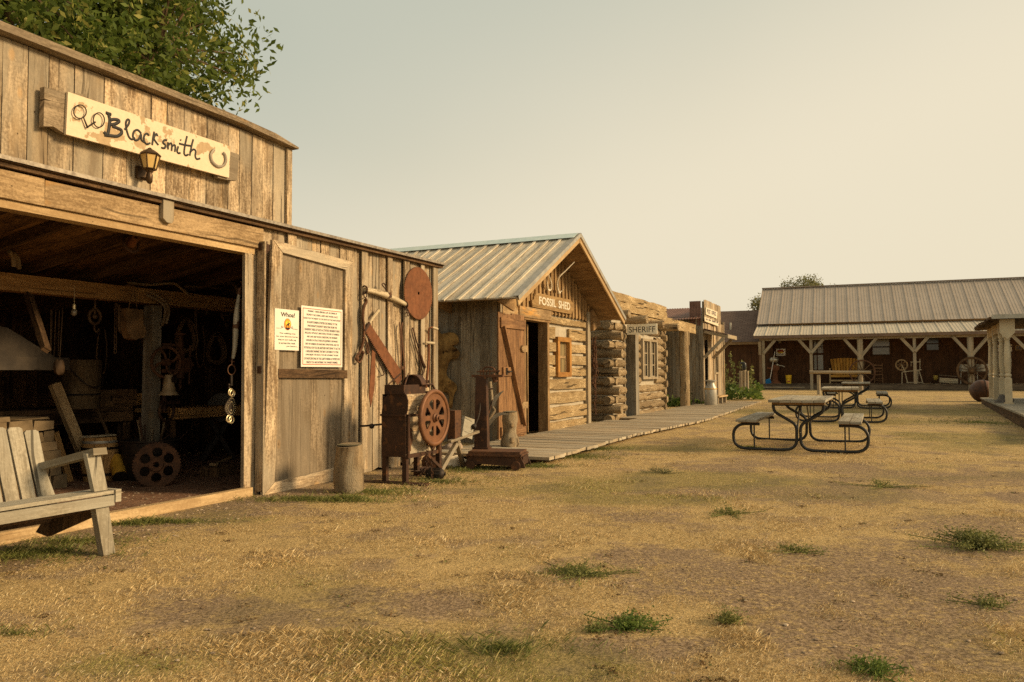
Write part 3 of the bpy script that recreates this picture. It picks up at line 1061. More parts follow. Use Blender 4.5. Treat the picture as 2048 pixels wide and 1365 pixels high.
for y in (-.25, .9, 2.1, 3.3, 4.5):
    mb.prism([(-.58, 2.29), (.0, 2.29 + PIT * .58 - .03), (.0, 2.17)], y - .02, y + .02, 'x')
mb.prism([(4.24, 2.05), (4.24, 2.5), (4.72, 2.24), (4.68, 2.2)], -.12, -.05, 'x')
build_each(mb, 'eave_bracket', W_SOFFIT, fs)
# window
wz = MB()
for (a, c, d, e) in ((wx0, wx1, wz0, wz0 + .09), (wx0, wx1, wz1 - .09, wz1), (wx0, wx0 + .1, wz0 + .09, wz1 - .09), (wx1 - .1, wx1, wz0 + .09, wz1 - .09)):
    wz.box(a, c, -.045, .11, d, e, 'x' if c - a > .3 else 'z')
win = wz.build('window', wood('brown_window_wood', (.42, .22, .06), (.22, .10, .03), grain=40, knot=.1), fs)
mb = MB()
mb.box(wx0 + .1, wx1 - .1, .03, .06, (wz0 + wz1) / 2 - .025, (wz0 + wz1) / 2 + .025, 'x')
mb.box(wx0 + .1, wx0 + .14, .03, .06, wz0 + .09, wz1 - .09); mb.box(wx1 - .14, wx1 - .1, .03, .06, wz0 + .09, wz1 - .09)
mb.build('window_sash', W_HEADER, win)
mb = MB(); mb.box(wx0 + .09, wx1 - .09, .050, .056, wz0 + .08, wz1 - .08); mb.build('window_pane', mottled('curtained_glass', (.10, .07, .035), (.32, .25, .13), 6, .3, 0, 0, stretch=(6, 6, .3)), win)
# inside glimpses
mb = MB()
mb.box(DX0 - .2, DX1 + .5, 1.3, 1.34, .1, 2.1)
mb.build('inner_partition', W_INTERIOR, fs)
mb = MB()
mb.box(DX0 + .05, DX0 + .5, .9, 1.25, .72, .76); mb.box(DX0 + .05, DX0 + .5, .9, 1.25, .45, .49); mb.box(DX0 + .05, DX0 + .08, .9, 1.25, .1, .76)
mb.box(DX0 + .46, DX0 + .49, .16, .2, .1, 2.05)
mb.build('inner_shelf', W_SOFFIT, fs)
# the leaf, swung open against the wall
LX0, LX1 = R.at(997, 700, -.12)[0], R.at(1049, 700, -.12)[0]
mb = MB()
n = 6
for i in range(n):
    a = LX0 + (LX1 - LX0) * i / n; c = LX0 + (LX1 - LX0) * (i + 1) / n
    mb.box(a + .003, c - .003, -.12, -.092, .06, 2.14 + rnd.uniform(-.012, .012))
ld = mb.build('open_door', W_RED, fs, 'red brown plank door swung open with a diagonal brace')
mb = MB()
mb.box(LX0 + .05, LX1 - .01, -.15, -.121, 1.90, 2.06, 'x'); mb.box(LX0 + .05, LX1 - .01, -.15, -.121, .14, .30, 'x')
mb.beam((LX0 + .1, -.136, 1.92), (LX1 - .1, -.136, .28), .028, .12, (0, 1, 0))
mb.box(LX0 + .12, LX0 + .42, -.152, -.122, 1.12, 1.26, 'x')
mb.build('door_brace', W_RED, ld)
mb = MB()
mb.box(LX0 + .2, LX0 + .26, -.165, -.15, 1.14, 1.25)
mb.tube([(LX0 + .23, -.17, 1.19), (LX0 + .36, -.18, 1.19)], .014, 8)
mb.sphere((LX0 - .03, -.11, 1.19), .035, 8)
mb.build('door_latch', IRON, ld)
mb = MB()
for z in (.62, 1.58):
    mb.prism([(LX1 - .14, z - .055), (LX1 + .05, z - .055), (LX1 + .05, z + .055), (LX1 - .14, z + .055), (LX1 - .19, z)], -.156, -.123, 'x')
build_each(mb, 'hinge_block', W_HEADER, ld)

# fossil shed sign
sy = -.07
P = [R.at(px, py, sy) for px, py in ((1072, 587), (1142, 601), (1147, 628), (1065, 614))]
fr = R.sub(P[3][0], sy, P[3][1])
o0 = P[3]
q = lambda px, py: (R.at(px, py, sy)[0] - o0[0], R.at(px, py, sy)[1] - o0[1])
t = thing('fossil_shed_sign', 'brown routed board lettered FOSSIL SHED in white below the antlers', 'sign', fr)
mb = MB()
mb.prism([q(1065, 614), q(1143, 629), q(1147, 620), q(1146, 606), q(1141, 600), q(1073, 586), q(1068, 594), q(1068, 599), q(1064, 601)], 0, .035, 'x')
mb.build('panel', W_SIGN, t)
mb = MB()
a, b2, c, d = q(1078, 608), q(1112, 615), q(1078, 594), q(1117, 616)
sw = b2[0] - a[0]
mb.text('FOSSIL', q(1078, 600)[0], q(1112, 607)[0], .065, .215, -.0035, off=.03)
mb.text('SHED', q(1117, 610)[0], q(1140, 613)[0], .065, .215, -.0035, off=.03)
mb.build('lettering', LETTERWHITE, t)

# antlers
def antler(name, label, pts, rr, tines):
    P3 = [R.at(px, py, y) + (y,) for px, py, y in pts]
    o = P3[-1]
    fr = R.sub(o[0], 0, o[1])
    P3 = [(p[0] - o[0], p[2], p[1] - o[1]) for p in P3]
    mb = MB()
    mb.tube(smooth(P3, 5), [rr * (.25 + .75 * min(1, (i + 2) / (len(P3) * 5) * 1.5)) for i in range((len(P3) - 1) * 5 + 1)], 8, rough=.15)
    for tn in tines:
        T = [R.at(px, py, y) + (y,) for px, py, y in tn]
        T = [(p[0] - o[0], p[2], p[1] - o[1]) for p in T]
        mb.tube(smooth(T, 4), [rr * .8 - (rr * .6) * i / ((len(T) - 1) * 4) for i in range((len(T) - 1) * 4 + 1)], 7)
    mb.sphere(P3[-1], rr * 1.5, 8)
    solo(mb, name, BONE, label, 'antler', fr, 'antlers nailed to the gable')
antler('antler', 'long antler sweeping up to the right under the rafter', [(1149, 524, -.45), (1132, 541, -.32), (1117, 556, -.2), (1114, 572, -.12), (1118, 586, -.08)], .022, [[(1118, 586, -.08), (1125, 581, -.14), (1128, 575, -.2)]])
antler('antler', 'shorter antler, left one of the pair on the gable', [(1095, 547, -.2), (1099, 555, -.2), (1103, 570, -.14), (1101, 580, -.1), (1096, 580, -.08), (1094, 576, -.06)], .02, [[(1096, 580, -.08), (1094, 566, -.12), (1093, 556, -.15)]])
# =================================================================== SHERIFF'S CABIN
SX0 = R.at(1224, 700)[0]          # corner
SD0, SD1 = R.at(1247, 700)[0], R.at(1261, 700)[0]
SX1 = R.at(1326, 700)[0]
cab = thing('sheriff_cabin', 'round log cabin with chinked walls, flat log roof and projecting roof poles', 'cabin', R.sub(SX0, 0, .02))
C_ = R.sub(SX0, 0, .02)
cx = lambda px, py=700: C_.at(px, py)[0]
D0, D1, X1 = cx(1247), cx(1261), cx(1326)
W0, W1 = cx(1277), cx(1307)
WZ0, WZ1 = .98, 2.02
mb = MB()
CH = .212
n = 11
for k in range(n):
    z = .10 + k * CH
    r = rnd.uniform(.092, .104)
    j = lambda: rnd.uniform(-.01, .01)
    long_ = k % 2 == 0
    # front wall, left stub and right part
    xs = (-.34 + rnd.uniform(-.05, .05)) if long_ else -.02
    def lg(x0, x1, rr=r, z=z):
        m_ = max(3, int(abs(x1 - x0) / .25))
        pts = [(x0 + (x1 - x0) * i / m_, .02 + j(), z + j()) for i in range(m_ + 1)]
        mb.tube(pts, [rr * rnd.uniform(.95, 1.05) for _ in pts], 14, rough=.16)
    lg(xs, D0 + rnd.uniform(-.03, .03))
    if WZ0 - .06 < z < WZ1 + .06:
        lg(D1 + .25, W0 - .02); lg(W1 + .03, X1 + rnd.uniform(-.02, .03))
    else:
        lg(D1 + .25, X1 + rnd.uniform(-.02, .03))
    # side wall, ends pointing out on the courtyard side
    ys = -.12 if long_ else (-.20 + rnd.uniform(-.05, .04))
    zz = z + (0 if not long_ else 0)
    if long_:
        pts = [(.03 + j(), .12 + 4 * i / 8, zz + j()) for i in range(9)]
    else:
        pts = [(.03 + j(), ys + (4.1 - ys) * i / 10, zz + j()) for i in range(11)]
    mb.tube(pts, [r * rnd.uniform(.95, 1.05) for _ in pts], 14, rough=.16)
    if long_:
        mb.tube([(.03, -.1, zz), (.03, .15, zz)], r * .9, 12)
    # logs of the inner door jambs and the right end
    mb.tube([(X1 - .1, -.10 - (0 if long_ else .04), z + .1), (X1 - .1, 3.9, z + .1)], r * .92, 12, rough=.1)
mb.build('log_wall', W_LOG, cab)
mb = MB()
mb.box(.0, D0 - .03, .01, .09, 0.02, 2.4); mb.box(.01, .07, .02, 4.0, 0.02, 2.4)
mb.box(D1 + .27, W0, .01, .09, 0.02, 2.4); mb.box(W1, X1 - .02, .01, .09, 0.02, 2.4)
mb.box(W0, W1, .01, .09, 0.02, WZ0); mb.box(W0, W1, .01, .09, WZ1, 2.4); mb.box(D0 - .03, D1 + .27, .01, .09, 2.12, 2.4)
mb.box(X1 - .04, X1 + .02, .09, 4.0, .02, 2.4)
mb.build('chinking', CHINK, cab)
mb = MB(); mb.box(.1, X1 - .1, 3.6, 3.65, 0, 2.5); mb.box(.07, X1 - .1, .1, 3.6, .02, .06, 'x')
mb.box(D0 + .15, D1 + .9, 1.4, 1.44, .1, 1.1, 'x'); mb.box(D0 - .1, D0 + .3, .8, 1.2, .85, 1.05, 'x')
mb.build('inner_room', W_INTERIOR, cab)
mb = MB()
mb.box(D1 + .0, D1 + .27, -.13, .12, -.0, 2.12, jit=.005)
mb.box(D0 - .03, D0 + .03, -.04, .1, .0, 2.12)
mb.box(D0 - .03, D1 + .2, -.08, .1, 2.10, 2.2, 'x')
mb.build('door_frame', W_DARK if False else W_GREY, cab)
# window
mb = MB()
for (a, c, d, e) in ((W0, W1, WZ0, WZ0 + .06), (W0, W1, WZ1 - .06, WZ1), (W0, W0 + .09, WZ0 + .06, WZ1 - .06), (W1 - .09, W1, WZ0 + .06, WZ1 - .06), ((W0 + W1) / 2 - .07, (W0 + W1) / 2 + .07, WZ0 + .06, WZ1 - .06)):
    mb.box(a, c, -.12, .1, d, e)
wn = mb.build('window', W_POSTGREY, cab)
mb = MB()
for (a, c) in ((W0 + .09, (W0 + W1) / 2 - .07), ((W0 + W1) / 2 + .07, W1 - .09)):
    for q in (.0, .333, .667, 1.0):
        z = WZ0 + .06 + (WZ1 - WZ0 - .14) * q
        mb.box(a, c, -.06, -.03, z - .0, z + .025)
    mb.box((a + c) / 2 - .03, (a + c) / 2 + .03, -.062, -.032, WZ0 + .07, WZ1 - .08)
    mb.box(a, a + .06, -.063, -.033, WZ0 + .07, WZ1 - .08); mb.box(c - .06, c, -.063, -.033, WZ0 + .07, WZ1 - .08)
mb.build('window_sash', W_POSTGREY, wn)
mb = MB(); mb.box(W0 + .08, W1 - .08, -.02, -.015, WZ0 + .05, WZ1 - .05); mb.build('window_pane', GLASS_DARK, wn)
# wall plate, roof poles and parapet
mb = MB()
hewn(mb, -.35, X1 + .05, 2.50, .2, -.03)
mb.build('wall_plate', W_HEWN, cab)
mb = MB()
z0_ = C_.at(1325, 632)[1]
hewn(mb, -.35, X1 + .25, 2.72, .20, -.06)
hewn(mb, -.35, X1 + .20, 2.92, .19, -.06)
mb.box(-.3, X1 + .1, .04, 3.9, 2.62, 2.95, 'x', .01)
mb.build('roof_parapet', W_HEWN, cab)
for ex, ey, ln in ((1259, 628, .45), (1294, 639, .60), (1327, 648, .50), (1357, 654, .55)):
    vx, vz = C_.at(ex, ey, -ln)
    mb = MB()
    mb.tube([(vx, .1, vz), (vx + .01, -ln * .5, vz - .01), (vx, -ln, vz)], [.10, .105, .10], 14, rough=.12)
    mb.build('roof_pole', W_LOG, cab)
# porch beam and its post, between the cabin and the post office
BX = cx(1387, 650)
mb = MB()
hewn(mb, X1 - .3, BX, 2.56, .30, -.08)
mb.box(X1, BX - .2, .05, 1.5, 2.50, 2.66, 'x', .01)
mb.build('porch_beam', W_HEWN, cab)
mb = MB()
pxx = cx(1369, 700)
mb.tube([(pxx - .02, .0, .0), (pxx - .03, .0, 1.2), (pxx - .08, .0, 2.42)], [.155, .145, .135], 14, rough=.06)
mb.box(pxx + .15, pxx + .27, -.10, -.04, 2.0, 2.44)
mb.build('porch_post', W_LOG, cab)

# SHERIFF sign hanging from a roof pole
xs = C_.at(1254, 660, -.12)[0]
aa = [C_.ax(px, py, xs) for px, py in ((1254, 650), (1314, 647), (1314, 666), (1254, 670))]
fr = Fr(C_.o + C_.x * xs + C_.y * aa[3][0] + V((0, 0, aa[3][1])), AZ + 90)
Wd, Ht = aa[3][0] - aa[2][0], aa[0][1] - aa[3][1]
t = thing('sheriff_sign', 'small cream board with black SHERIFF lettering hung under the roof poles', 'sign', fr)
mb = MB(); mb.prism([(0, 0), (Wd, .0), (Wd, Ht + .01), (0, Ht)], 0, .03, 'x'); mb.build('panel', mottled('bright_cream', (.80, .74, .56), (.88, .82, .65), 6, .5, 0, 0), t)
mb = MB(); mb.text('SHERIFF', Wd * .07, Wd * .94, Ht * .2, Ht * .78, -.003, off=.0); mb.build('lettering', INK, t)
mb = MB()
for q in (.12, .8):
    mb.tube([(Wd * q, .015, Ht), (Wd * q, .015, Ht + .12)], .008, 5)
mb.build('hanger', RUST, t)

# =================================================================== POST OFFICE
PX0 = R.at(1407, 750, -.25)[0]
P_ = R.sub(PX0, -.25, .06)
po = thing('post_office', 'grey plank post office with stepped false front, maroon metal roof and braced awning', 'shop building', P_)
fx = lambda px, py, y=0: P_.at(px, py, y)
PW = fx(1447, 750)[0]
mb = MB()
turn = M(((0, 1, 0, 0), (1, 0, 0, 0), (0, 0, 1, 0), (0, 0, 0, 1)))
x = .0
PH = 2.95
while x < 6:
    w = rnd.uniform(.16, .30)
    oo = rnd.uniform(-.012, .0)
    mb.prism([(x, 0.16), (x + w - .006, 0.16), (x + w - .006, PH), (x, PH)], oo, oo + .03, m=turn)
    if rnd.random() < .45:
        mb.prism([(x + w - .04, .2), (x + w + .05, .2), (x + w + .05, PH), (x + w - .04, PH)], oo - .03, oo - .004, m=turn)
    x += w
mb.box(.0, .03, 0, 6, -.1, .15, 'y')
mb.build('side_wall', W_GREY, po)
mb = MB()
ax0 = fx(1411, 700)[0]
boards(mb, .05, .22, .1, PH - .15, -.012, .1, .2)
boards(mb, .62, PW, .17, PH - .1, -.012, .14, .24, stagger=.025, tilt=.02)
boards(mb, .22, .62, 2.2, PH - .1, -.012, .14, .24)
mb.box(.05, PW, .03, .06, 2.2, PH - .15)
mb.box(PW - .05, PW + .0, -.05, 6, 0.1, PH)
mb.build('front_wall', W_FACADE, po)
mb = MB(); mb.box(.03, PW - .06, 2.5, 2.55, 0, PH); mb.box(.04, PW - .06, .08, 2.5, 0.05, .1, 'x'); mb.build('inner_walls', W_INTERIOR, po)
mb = MB(); mb.box(1.0, PW + .05, -.04, .02, 0, .16, 'x'); mb.build('base_board', W_TRIM, po)
mb = MB()
a, b2 = fx(1428, 700)[0], fx(1435, 700)[0]
mb.box(a, b2, -.05, -.02, 1.05, 1.12, 'x'); mb.box(a, a + .08, -.05, -.02, 1.12, 1.85); mb.box(b2 - .08, b2, -.05, -.02, 1.12, 1.85); mb.box(a, b2, -.05, -.02, 1.85, 1.92, 'x')
wn = mb.build('window', W_POSTGREY, po)
mb = MB(); mb.box(a + .08, b2 - .08, -.024, -.018, 1.12, 1.85); mb.build('window_pane', GLASS_DARK, wn)
# false front
FW = fx(1438, 640)[0]
FZ = fx(1407, 600)[1]
mb = MB()
boards(mb, .0, FW, PH - .12, FZ, -.06, .16, .26, z1f=lambda x: FZ + rnd.uniform(-.02, .02) - .03 * x / FW, stagger=.006)
mb.box(.05, FW, .0, .03, PH - .05, FZ - .06)
mb.build('false_front', W_FACADE, po)
def corrug(mb, x0, x1, fn, pitch=.09, amp=.012, th=.0, nseg=1):
    """ridged sheet: fn(u, v) -> point for u along x0..x1, v 0..1 down the slope, third argument = lift"""
    n = int(abs(x1 - x0) / (pitch / 4))
    vs, fs = [], []
    for i in range(n + 1):
        u = x0 + (x1 - x0) * i / n
        h = amp * math.sin(2 * math.pi * i / 4 + .4)
        for j in range(nseg + 1):
            vs.append(fn(u, j / nseg, h))
    for i in range(n):
        for j in range(nseg):
            a = i * (nseg + 1) + j
            fs.append([a, a + 1, a + nseg + 2, a + nseg + 1])
    mb.add(vs, fs)
mb = MB()
ya = P_.ax(1389, 620, 0)[0]
corrug(mb, .05, .42, lambda u, v, h: V((-.03 - h, u, FZ - .05 - (FZ - PH + .25) * v)))
mb.build('false_front_return', RUST_ROOF, po)
# main roof, sloping towards the camera side, ridge running into the plot
RZP = P_.at(1389, 616, 1.2)[1] - .1
mb = MB()
RXc = PW / 2
RZP = P_.ax(1389, 616, RXc)[1]
corrug(mb, .05, 6.3, lambda u, v, h: V((RXc - (RXc + .35) * v, u, RZP + h - (RZP - (PH - .10)) * v)))
corrug(mb, .05, 6.3, lambda u, v, h: V((RXc + (RXc + .35) * v, u, RZP + h - (RZP - (PH - .10)) * v)))
mb.build('roof', RUST_ROOF, po)
# awning
AZ0 = fx(1407, 658)[1]
AD = -P_.ax(1453, 668, 0)[0]
AW = 1.55
mb = MB()
corrug(mb, .0, AW, lambda u, v, h: V((u, -.02 - AD * v, AZ0 + h - .20 * v)), .12, .012)
corrug(mb, AW, .0, lambda u, v, h: V((u, -.02 - AD * v, AZ0 - .03 + h - .20 * v)), .12, .012)
mb.build('awning', RUST_ROOF, po)
mb = MB()
for x in (.02, AW - .08):
    mb.beam((x, -.04, AZ0 - .10), (x, -AD, AZ0 - .28), .05, .09)
    mb.beam((x, -.03, AZ0 - .95), (x, -AD + .1, AZ0 - .32), .05, .10, (0, 0, 1))
mb.beam((-.03, -AD - .03, AZ0 - .27), (AW + .04, -AD - .03, AZ0 - .27), .05, .12)
build_each(mb, 'awning_brace', W_POSTGREY, po)
def po_sign(name, label, cs, words):
    P = [P_.at(px, py, -.1) for px, py in cs]
    o0 = P[3]
    fr = P_.sub(o0[0], -.1, o0[1])
    Q = [(p[0] - o0[0], p[1] - o0[1]) for p in P]
    t = thing(name, label, 'sign', fr)
    mb = MB(); mb.prism([Q[3], Q[2], Q[1], Q[0]], 0, .025, 'x'); mb.build('panel', mottled('old_white_paint', (.62, .53, .38), (.74, .66, .5), 8, .6, 0, .1), t)
    mb = MB()
    words(mb, Q)
    mb.build('lettering', INK2, t)
def w1(mb, Q):
    W_, H_ = Q[2][0], Q[0][1]
    mb.text('POST', W_ * .10, W_ * .40, H_ * .2, H_ * .82, -.003, off=.02)
    mb.text('OFFICE', W_ * .48, W_ * .92, H_ * .2, H_ * .82, -.003, off=.02)
def w2(mb, Q):
    W_, H_ = Q[2][0], Q[0][1]
    for a, c, n in ((.05, .2, 3), (.25, .42, 4), (.5, .78, 7), (.84, .97, 3)):
        for k in range(n):
            x = W_ * (a + (c - a) * (k + .1) / n); wd = W_ * (c - a) / n * .55
            mb.box(x, x + .02, -.004, 0, H_ * .3, H_ * .72)
            mb.box(x + .02, x + wd, -.004, 0, H_ * (.3 if k % 2 else .62), H_ * (.36 if k % 2 else .7))
            mb.box(x + wd, x + wd + .02, -.004, 0, H_ * .42, H_ * .72)
po_sign('post_office_sign', 'cream board reading POST OFFICE high on the false front', ((1412, 615), (1435, 624), (1434, 638), (1412, 629)), w1)
po_sign('shop_name_sign', 'long narrow cream board below the POST OFFICE board, faded small lettering', ((1409, 634), (1437, 645), (1437, 653), (1410, 643)), w2)

# =================================================================== BOARDWALK
p0, p1, p2, p3 = R.atz(1100, 915, .1), R.atz(1260, 871, .1), R.atz(1406, 840, .13), R.atz(1521, 803, .17)
mb = MB()
x = p0[0]
k = 0
def edge(x):
    if x < p1[0]:
        return p0[1] + (p1[1] - p0[1]) * (x - p0[0]) / (p1[0] - p0[0])
    if x < p2[0]:
        return p1[1] + (p2[1] - p1[1]) * (x - p1[0]) / (p2[0] - p1[0])
    return p2[1] + (p3[1] - p2[1]) * (x - p2[0]) / (p3[0] - p2[0])
while x < p3[0]:
    w = rnd.uniform(.13, .2)
    zt = .10 + .004 * max(0, x) + rnd.uniform(-.004, .004)
    ye = edge(x) + rnd.uniform(-.02, .02)
    yi = -.07
    if SX0 - .6 < x < SX0 + .1:
        yi = -.5
    if PX0 - .1 < x < PX0 + PW + .1:
        yi = -.32
    if x < .0:
        yi = -.10 + .0 * x
    mb.box(x, x + w - .008, ye, yi, zt - .04, zt, 'y', .003)
    x += w
bw = thing('boardwalk', 'low plank boardwalk running along the front of the row of cabins', 'boardwalk', R)
mb.build('planks', W_PLANK, bw)
mb = MB()
for yy in (-.25, -1.0, -1.6):
    mb.box(p0[0] + .1, p3[0] - .2, yy - .04, yy + .04, 0.0, .055, 'x')
mb.build('joists', W_DARK, bw)

# =================================================================== TOOLS ON THE SHOP WALL
def wall_tool(name, label, cat, mat, build, px, py, y=-.07, group=None):
    a = B.at(px, py, y)
    fr = B.sub(a[0], y, a[1])
    q = lambda qx, qy, yy=0.0: (B.at(qx, qy, y + yy)[0] - a[0], yy, B.at(qx, qy, y + yy)[1] - a[1])
    mb = MB()
    build(mb, q)
    if mat is None:
        return fr, q
    return solo(mb, name, mat, label, cat, fr, group)
# circular saw blade
a = B.at(837, 587, -.07); bq = B.at(837, 534, -.07)
rr = bq[1] - a[1]
pts = []
nt_ = 76
for k in range(nt_):
    t0 = 2 * math.pi * k / nt_
    pts.append((rr * math.cos(t0), rr * math.sin(t0)))
    t1 = t0 + 2 * math.pi / nt_ * .75
    pts.append((rr * .955 * math.cos(t1), rr * .955 * math.sin(t1)))
mb = MB(); mb.loops([pts, circ(0, 0, .022, 12)], 0, .006)
solo(mb, 'circular_saw_blade', RUST_SAW, 'big round rusty saw blade with toothed rim on the plank wall', 'saw blade', B.sub(a[0], -.07, a[1]))
# singletree (wooden bar) with iron fittings
fr, q = wall_tool('', '', '', None, lambda mb, q: None, 770, 592)
t = thing('wooden_singletree', 'pale wooden harness bar with iron end rings hanging beside the saw blade', 'harness bar', fr)
mb = MB()
pp = [q(730, 580), q(750, 584), q(772, 591), q(792, 600), q(811, 609)]
mb.tube(smooth(pp, 3), [.028, .03, .032, .035, .038, .04, .042, .04, .038, .035, .032, .03, .026], 10, rough=.08)
mb.build('bar', W_HANDLE, t)
mb = MB()
mb.tube(smooth([q(775, 586), q(776, 596)], 1), .050, 12, up=(0, 1, 0))
mb.tube(smooth([q(773, 583, -.04), q(769, 576, -.04), q(764, 570, -.04), q(768, 567, -.04), q(771, 573, -.04), q(772, 580, -.04)], 4), .007, 6)
c0 = q(729, 580)
mb.tube([(c0[0] + .0, .04 * math.sin(a_), c0[2] + .045 * math.cos(a_)) for a_ in [2 * math.pi * k / 12 for k in range(12)]], .010, 6, closed=True)
c0 = q(811, 610)
mb.tube([(c0[0] + .0, .035 * math.sin(a_), c0[2] + .04 * math.cos(a_)) for a_ in [2 * math.pi * k / 12 for k in range(12)]], .010, 6, closed=True)
for k in range(3):
    c0 = q(811 + k * 2.0, 616 + k * 6)
    mb.tube([(c0[0] + .022 * math.cos(a_), -.01, c0[2] + .03 * math.sin(a_)) for a_ in [2 * math.pi * i / 10 for i in range(10)]], .006, 5, closed=True)
c0 = q(729, 590)
mb.tube([(c0[0] + .03 * math.cos(a_), -.01, c0[2] + .035 * math.sin(a_)) for a_ in [2 * math.pi * i / 10 for i in range(10)]], .007, 5, closed=True)
mb.build('iron_fittings', RUST_DARK, t)
# harness hames: curved iron hanging from the ring
def hames(mb, q):
    P1 = [q(731, 598), q(733, 604), q(728, 615), q(726, 635), q(728, 655), q(727, 680), q(722, 700), q(713, 716), q(714, 722), q(719, 725), q(724, 718), q(726, 708), q(725, 702)]
    mb.tube(smooth(P1, 4), [.016 if i < 30 else .011 for i in range((len(P1) - 1) * 4 + 1)], 7, rough=.15)
    P2 = [q(727, 670), q(733, 685), q(737, 695), q(736, 708), q(734, 700), q(732, 690)]
    mb.tube(smooth(P2, 4), .012, 6)
    mb.sphere(q(714, 718), .028, 8)
    mb.sphere(q(726, 706), .022, 8)
wall_tool('harness_iron', 'twisted rusty harness iron hanging under the wooden bar', 'harness iron', RUST, hames, 729, 650)
# crosscut saw
fr, q = wall_tool('', '', '', None, lambda mb, q: None, 760, 700)
t = thing('crosscut_saw', 'long rusty crosscut saw slanting down the wall with pale upright handle', 'saw', fr)
a1, a2, b1, b2 = q(740, 648), q(802, 742), q(728, 662), q(794, 772)
pts = [(a1[0], a1[2]), (a2[0], a2[2]), (q(803, 760)[0], q(803, 760)[2]), (b2[0], b2[2])]
nn = 34
for k in range(nn):
    s_ = k / nn
    x = b2[0] + (b1[0] - b2[0]) * s_; z = b2[2] + (b1[2] - b2[2]) * s_
    s2 = (k + .5) / nn
    x2 = b2[0] + (b1[0] - b2[0]) * s2; z2 = b2[2] + (b1[2] - b2[2]) * s2
    pts += [(x, z), (x2 + .022, z2 + .012)]
pts.append((b1[0], b1[2]))
mb = MB(); mb.loops([pts], 0, .005); mb.build('blade', RUST_SAW, t)
mb = MB(); mb.tube([q(737, 650), q(745, 637), q(757, 621)], [.015, .017, .02], 10); mb.build('handle', W_HANDLE, t)
mb = MB(); mb.beam(q(729, 662, -.01), q(739, 646, -.01), .02, .03); mb.build('handle_clamp', RUST_DARK, t)
def rods(*segs):
    def f(mb, q):
        for pts, r, fl in segs:
            mb.tube(smooth([q(*p) for p in pts], 4), r, 7, flat=fl, up=(0, 1, 0))
    return f
wall_tool('hay_knife', 'broad flat rusty blade hanging point down beside the crosscut saw', 'knife', RUST_SAW,
          lambda mb, q: mb.loops([[(p[0], p[2]) for p in (q(744, 700), q(750, 706), q(750, 745), q(748, 780), q(741, 815), q(738, 790), q(741, 740))]], 0, .01), 745, 750)
wall_tool('iron_hook_rod', 'thin iron rod with a bent foot behind the crosscut saw', 'rod', RUST_DARK, rods((((748, 700), (757, 722), (768, 748), (762, 751)), .007, 1.0)), 757, 725, -.055)
wall_tool('iron_tongs', 'closed pair of long rusty tongs on the wall under the saw blade', 'tongs', RUST,
          rods((((799, 645), (801, 680), (802, 720), (800, 770)), .012, .6), (((805, 646), (803, 660), (806, 700), (809, 730), (810, 765)), .013, .6), (((802, 735), (806, 737)), .022, .8)), 803, 700)
def sickle(mb, q):
    mb.tube(smooth([q(825, 656), q(824, 665), q(832, 695), q(842, 730), q(846, 752)], 4), .008, 6)
    mb.tube(smooth([q(826, 656), q(831, 676), q(838, 700), q(846, 727), q(850, 735), q(846, 750), q(845, 756)], 4), [.010 if i < 10 else .017 if i < 17 else .008 for i in range(25)], 6, rough=.3)
    c0 = q(838, 692)
    mb.tube([(c0[0] + .03 * math.cos(a_), -.01, c0[2] + .03 * math.sin(a_)) for a_ in [2 * math.pi * i / 10 for i in range(10)]], .004, 5, closed=True)
wall_tool('wire_stretcher', 'narrow hooked iron wire stretcher with a small ring, near the wall corner', 'wire tool', RUST_DARK, sickle, 836, 705)
# bar with a cranked wooden grip
fr, q = wall_tool('', '', '', None, lambda mb, q: None, 857, 710)
t = thing('crank_auger', 'tall rusty cranked auger with two pale grips at the wall corner', 'auger', fr)
mb = MB(); mb.tube(smooth([q(866, 655, -.03), q(861, 656, -.02), q(857, 661), q(857, 690), q(857, 720), q(855, 745), q(852, 776)], 4), [.011] * 12 + [.017] * 13, 7, rough=.2); mb.build('shaft', RUST_SAW, t)
mb = MB(); mb.tube([q(865, 655, -.03), q(870, 657, -.04), q(875, 659, -.05)], [.013, .019, .017], 8)
mb.tube([q(851, 685, -.02), q(859, 686, -.02), q(868, 687, -.02)], [.012, .019, .019], 8); mb.build('grip', W_HANDLE, t)

# =================================================================== HIDE ON THE SHED'S SIDE WALL
hy = lambda px, py: R.ax(px, py, -.05)
o = hy(880, 740)
S_ = Fr(R.o + R.x * -.05 + R.y * o[0] + V((0, 0, o[1])), AZ + 90)      # x runs out of the wall's left end towards the corner
outl = [(862, 655), (874, 660), (882, 669), (890, 668), (900, 666), (911, 669), (916, 678), (915, 686), (908, 689), (903, 693), (912, 698), (918, 707), (913, 716), (903, 718), (897, 725), (893, 738), (892, 748), (896, 757), (905, 764), (911, 770), (913, 778), (908, 786), (905, 800), (903, 815), (899, 812), (900, 796), (897, 785), (888, 783), (880, 790), (872, 800), (862, 806), (850, 800), (846, 760), (850, 700)]
pts = [(-(hy(*p)[0] - o[0]), hy(*p)[1] - o[1]) for p in outl]
pts = [(p.x, p.y) for p in smooth([(a, b_, 0) for a, b_ in pts], 4, True)]
mb = MB(); mb.loops([pts], 0, .03, .012)
me_h = solo(mb, 'animal_hide', HIDE, 'shaggy brown animal hide stretched on the grey plank side wall', 'hide', S_)

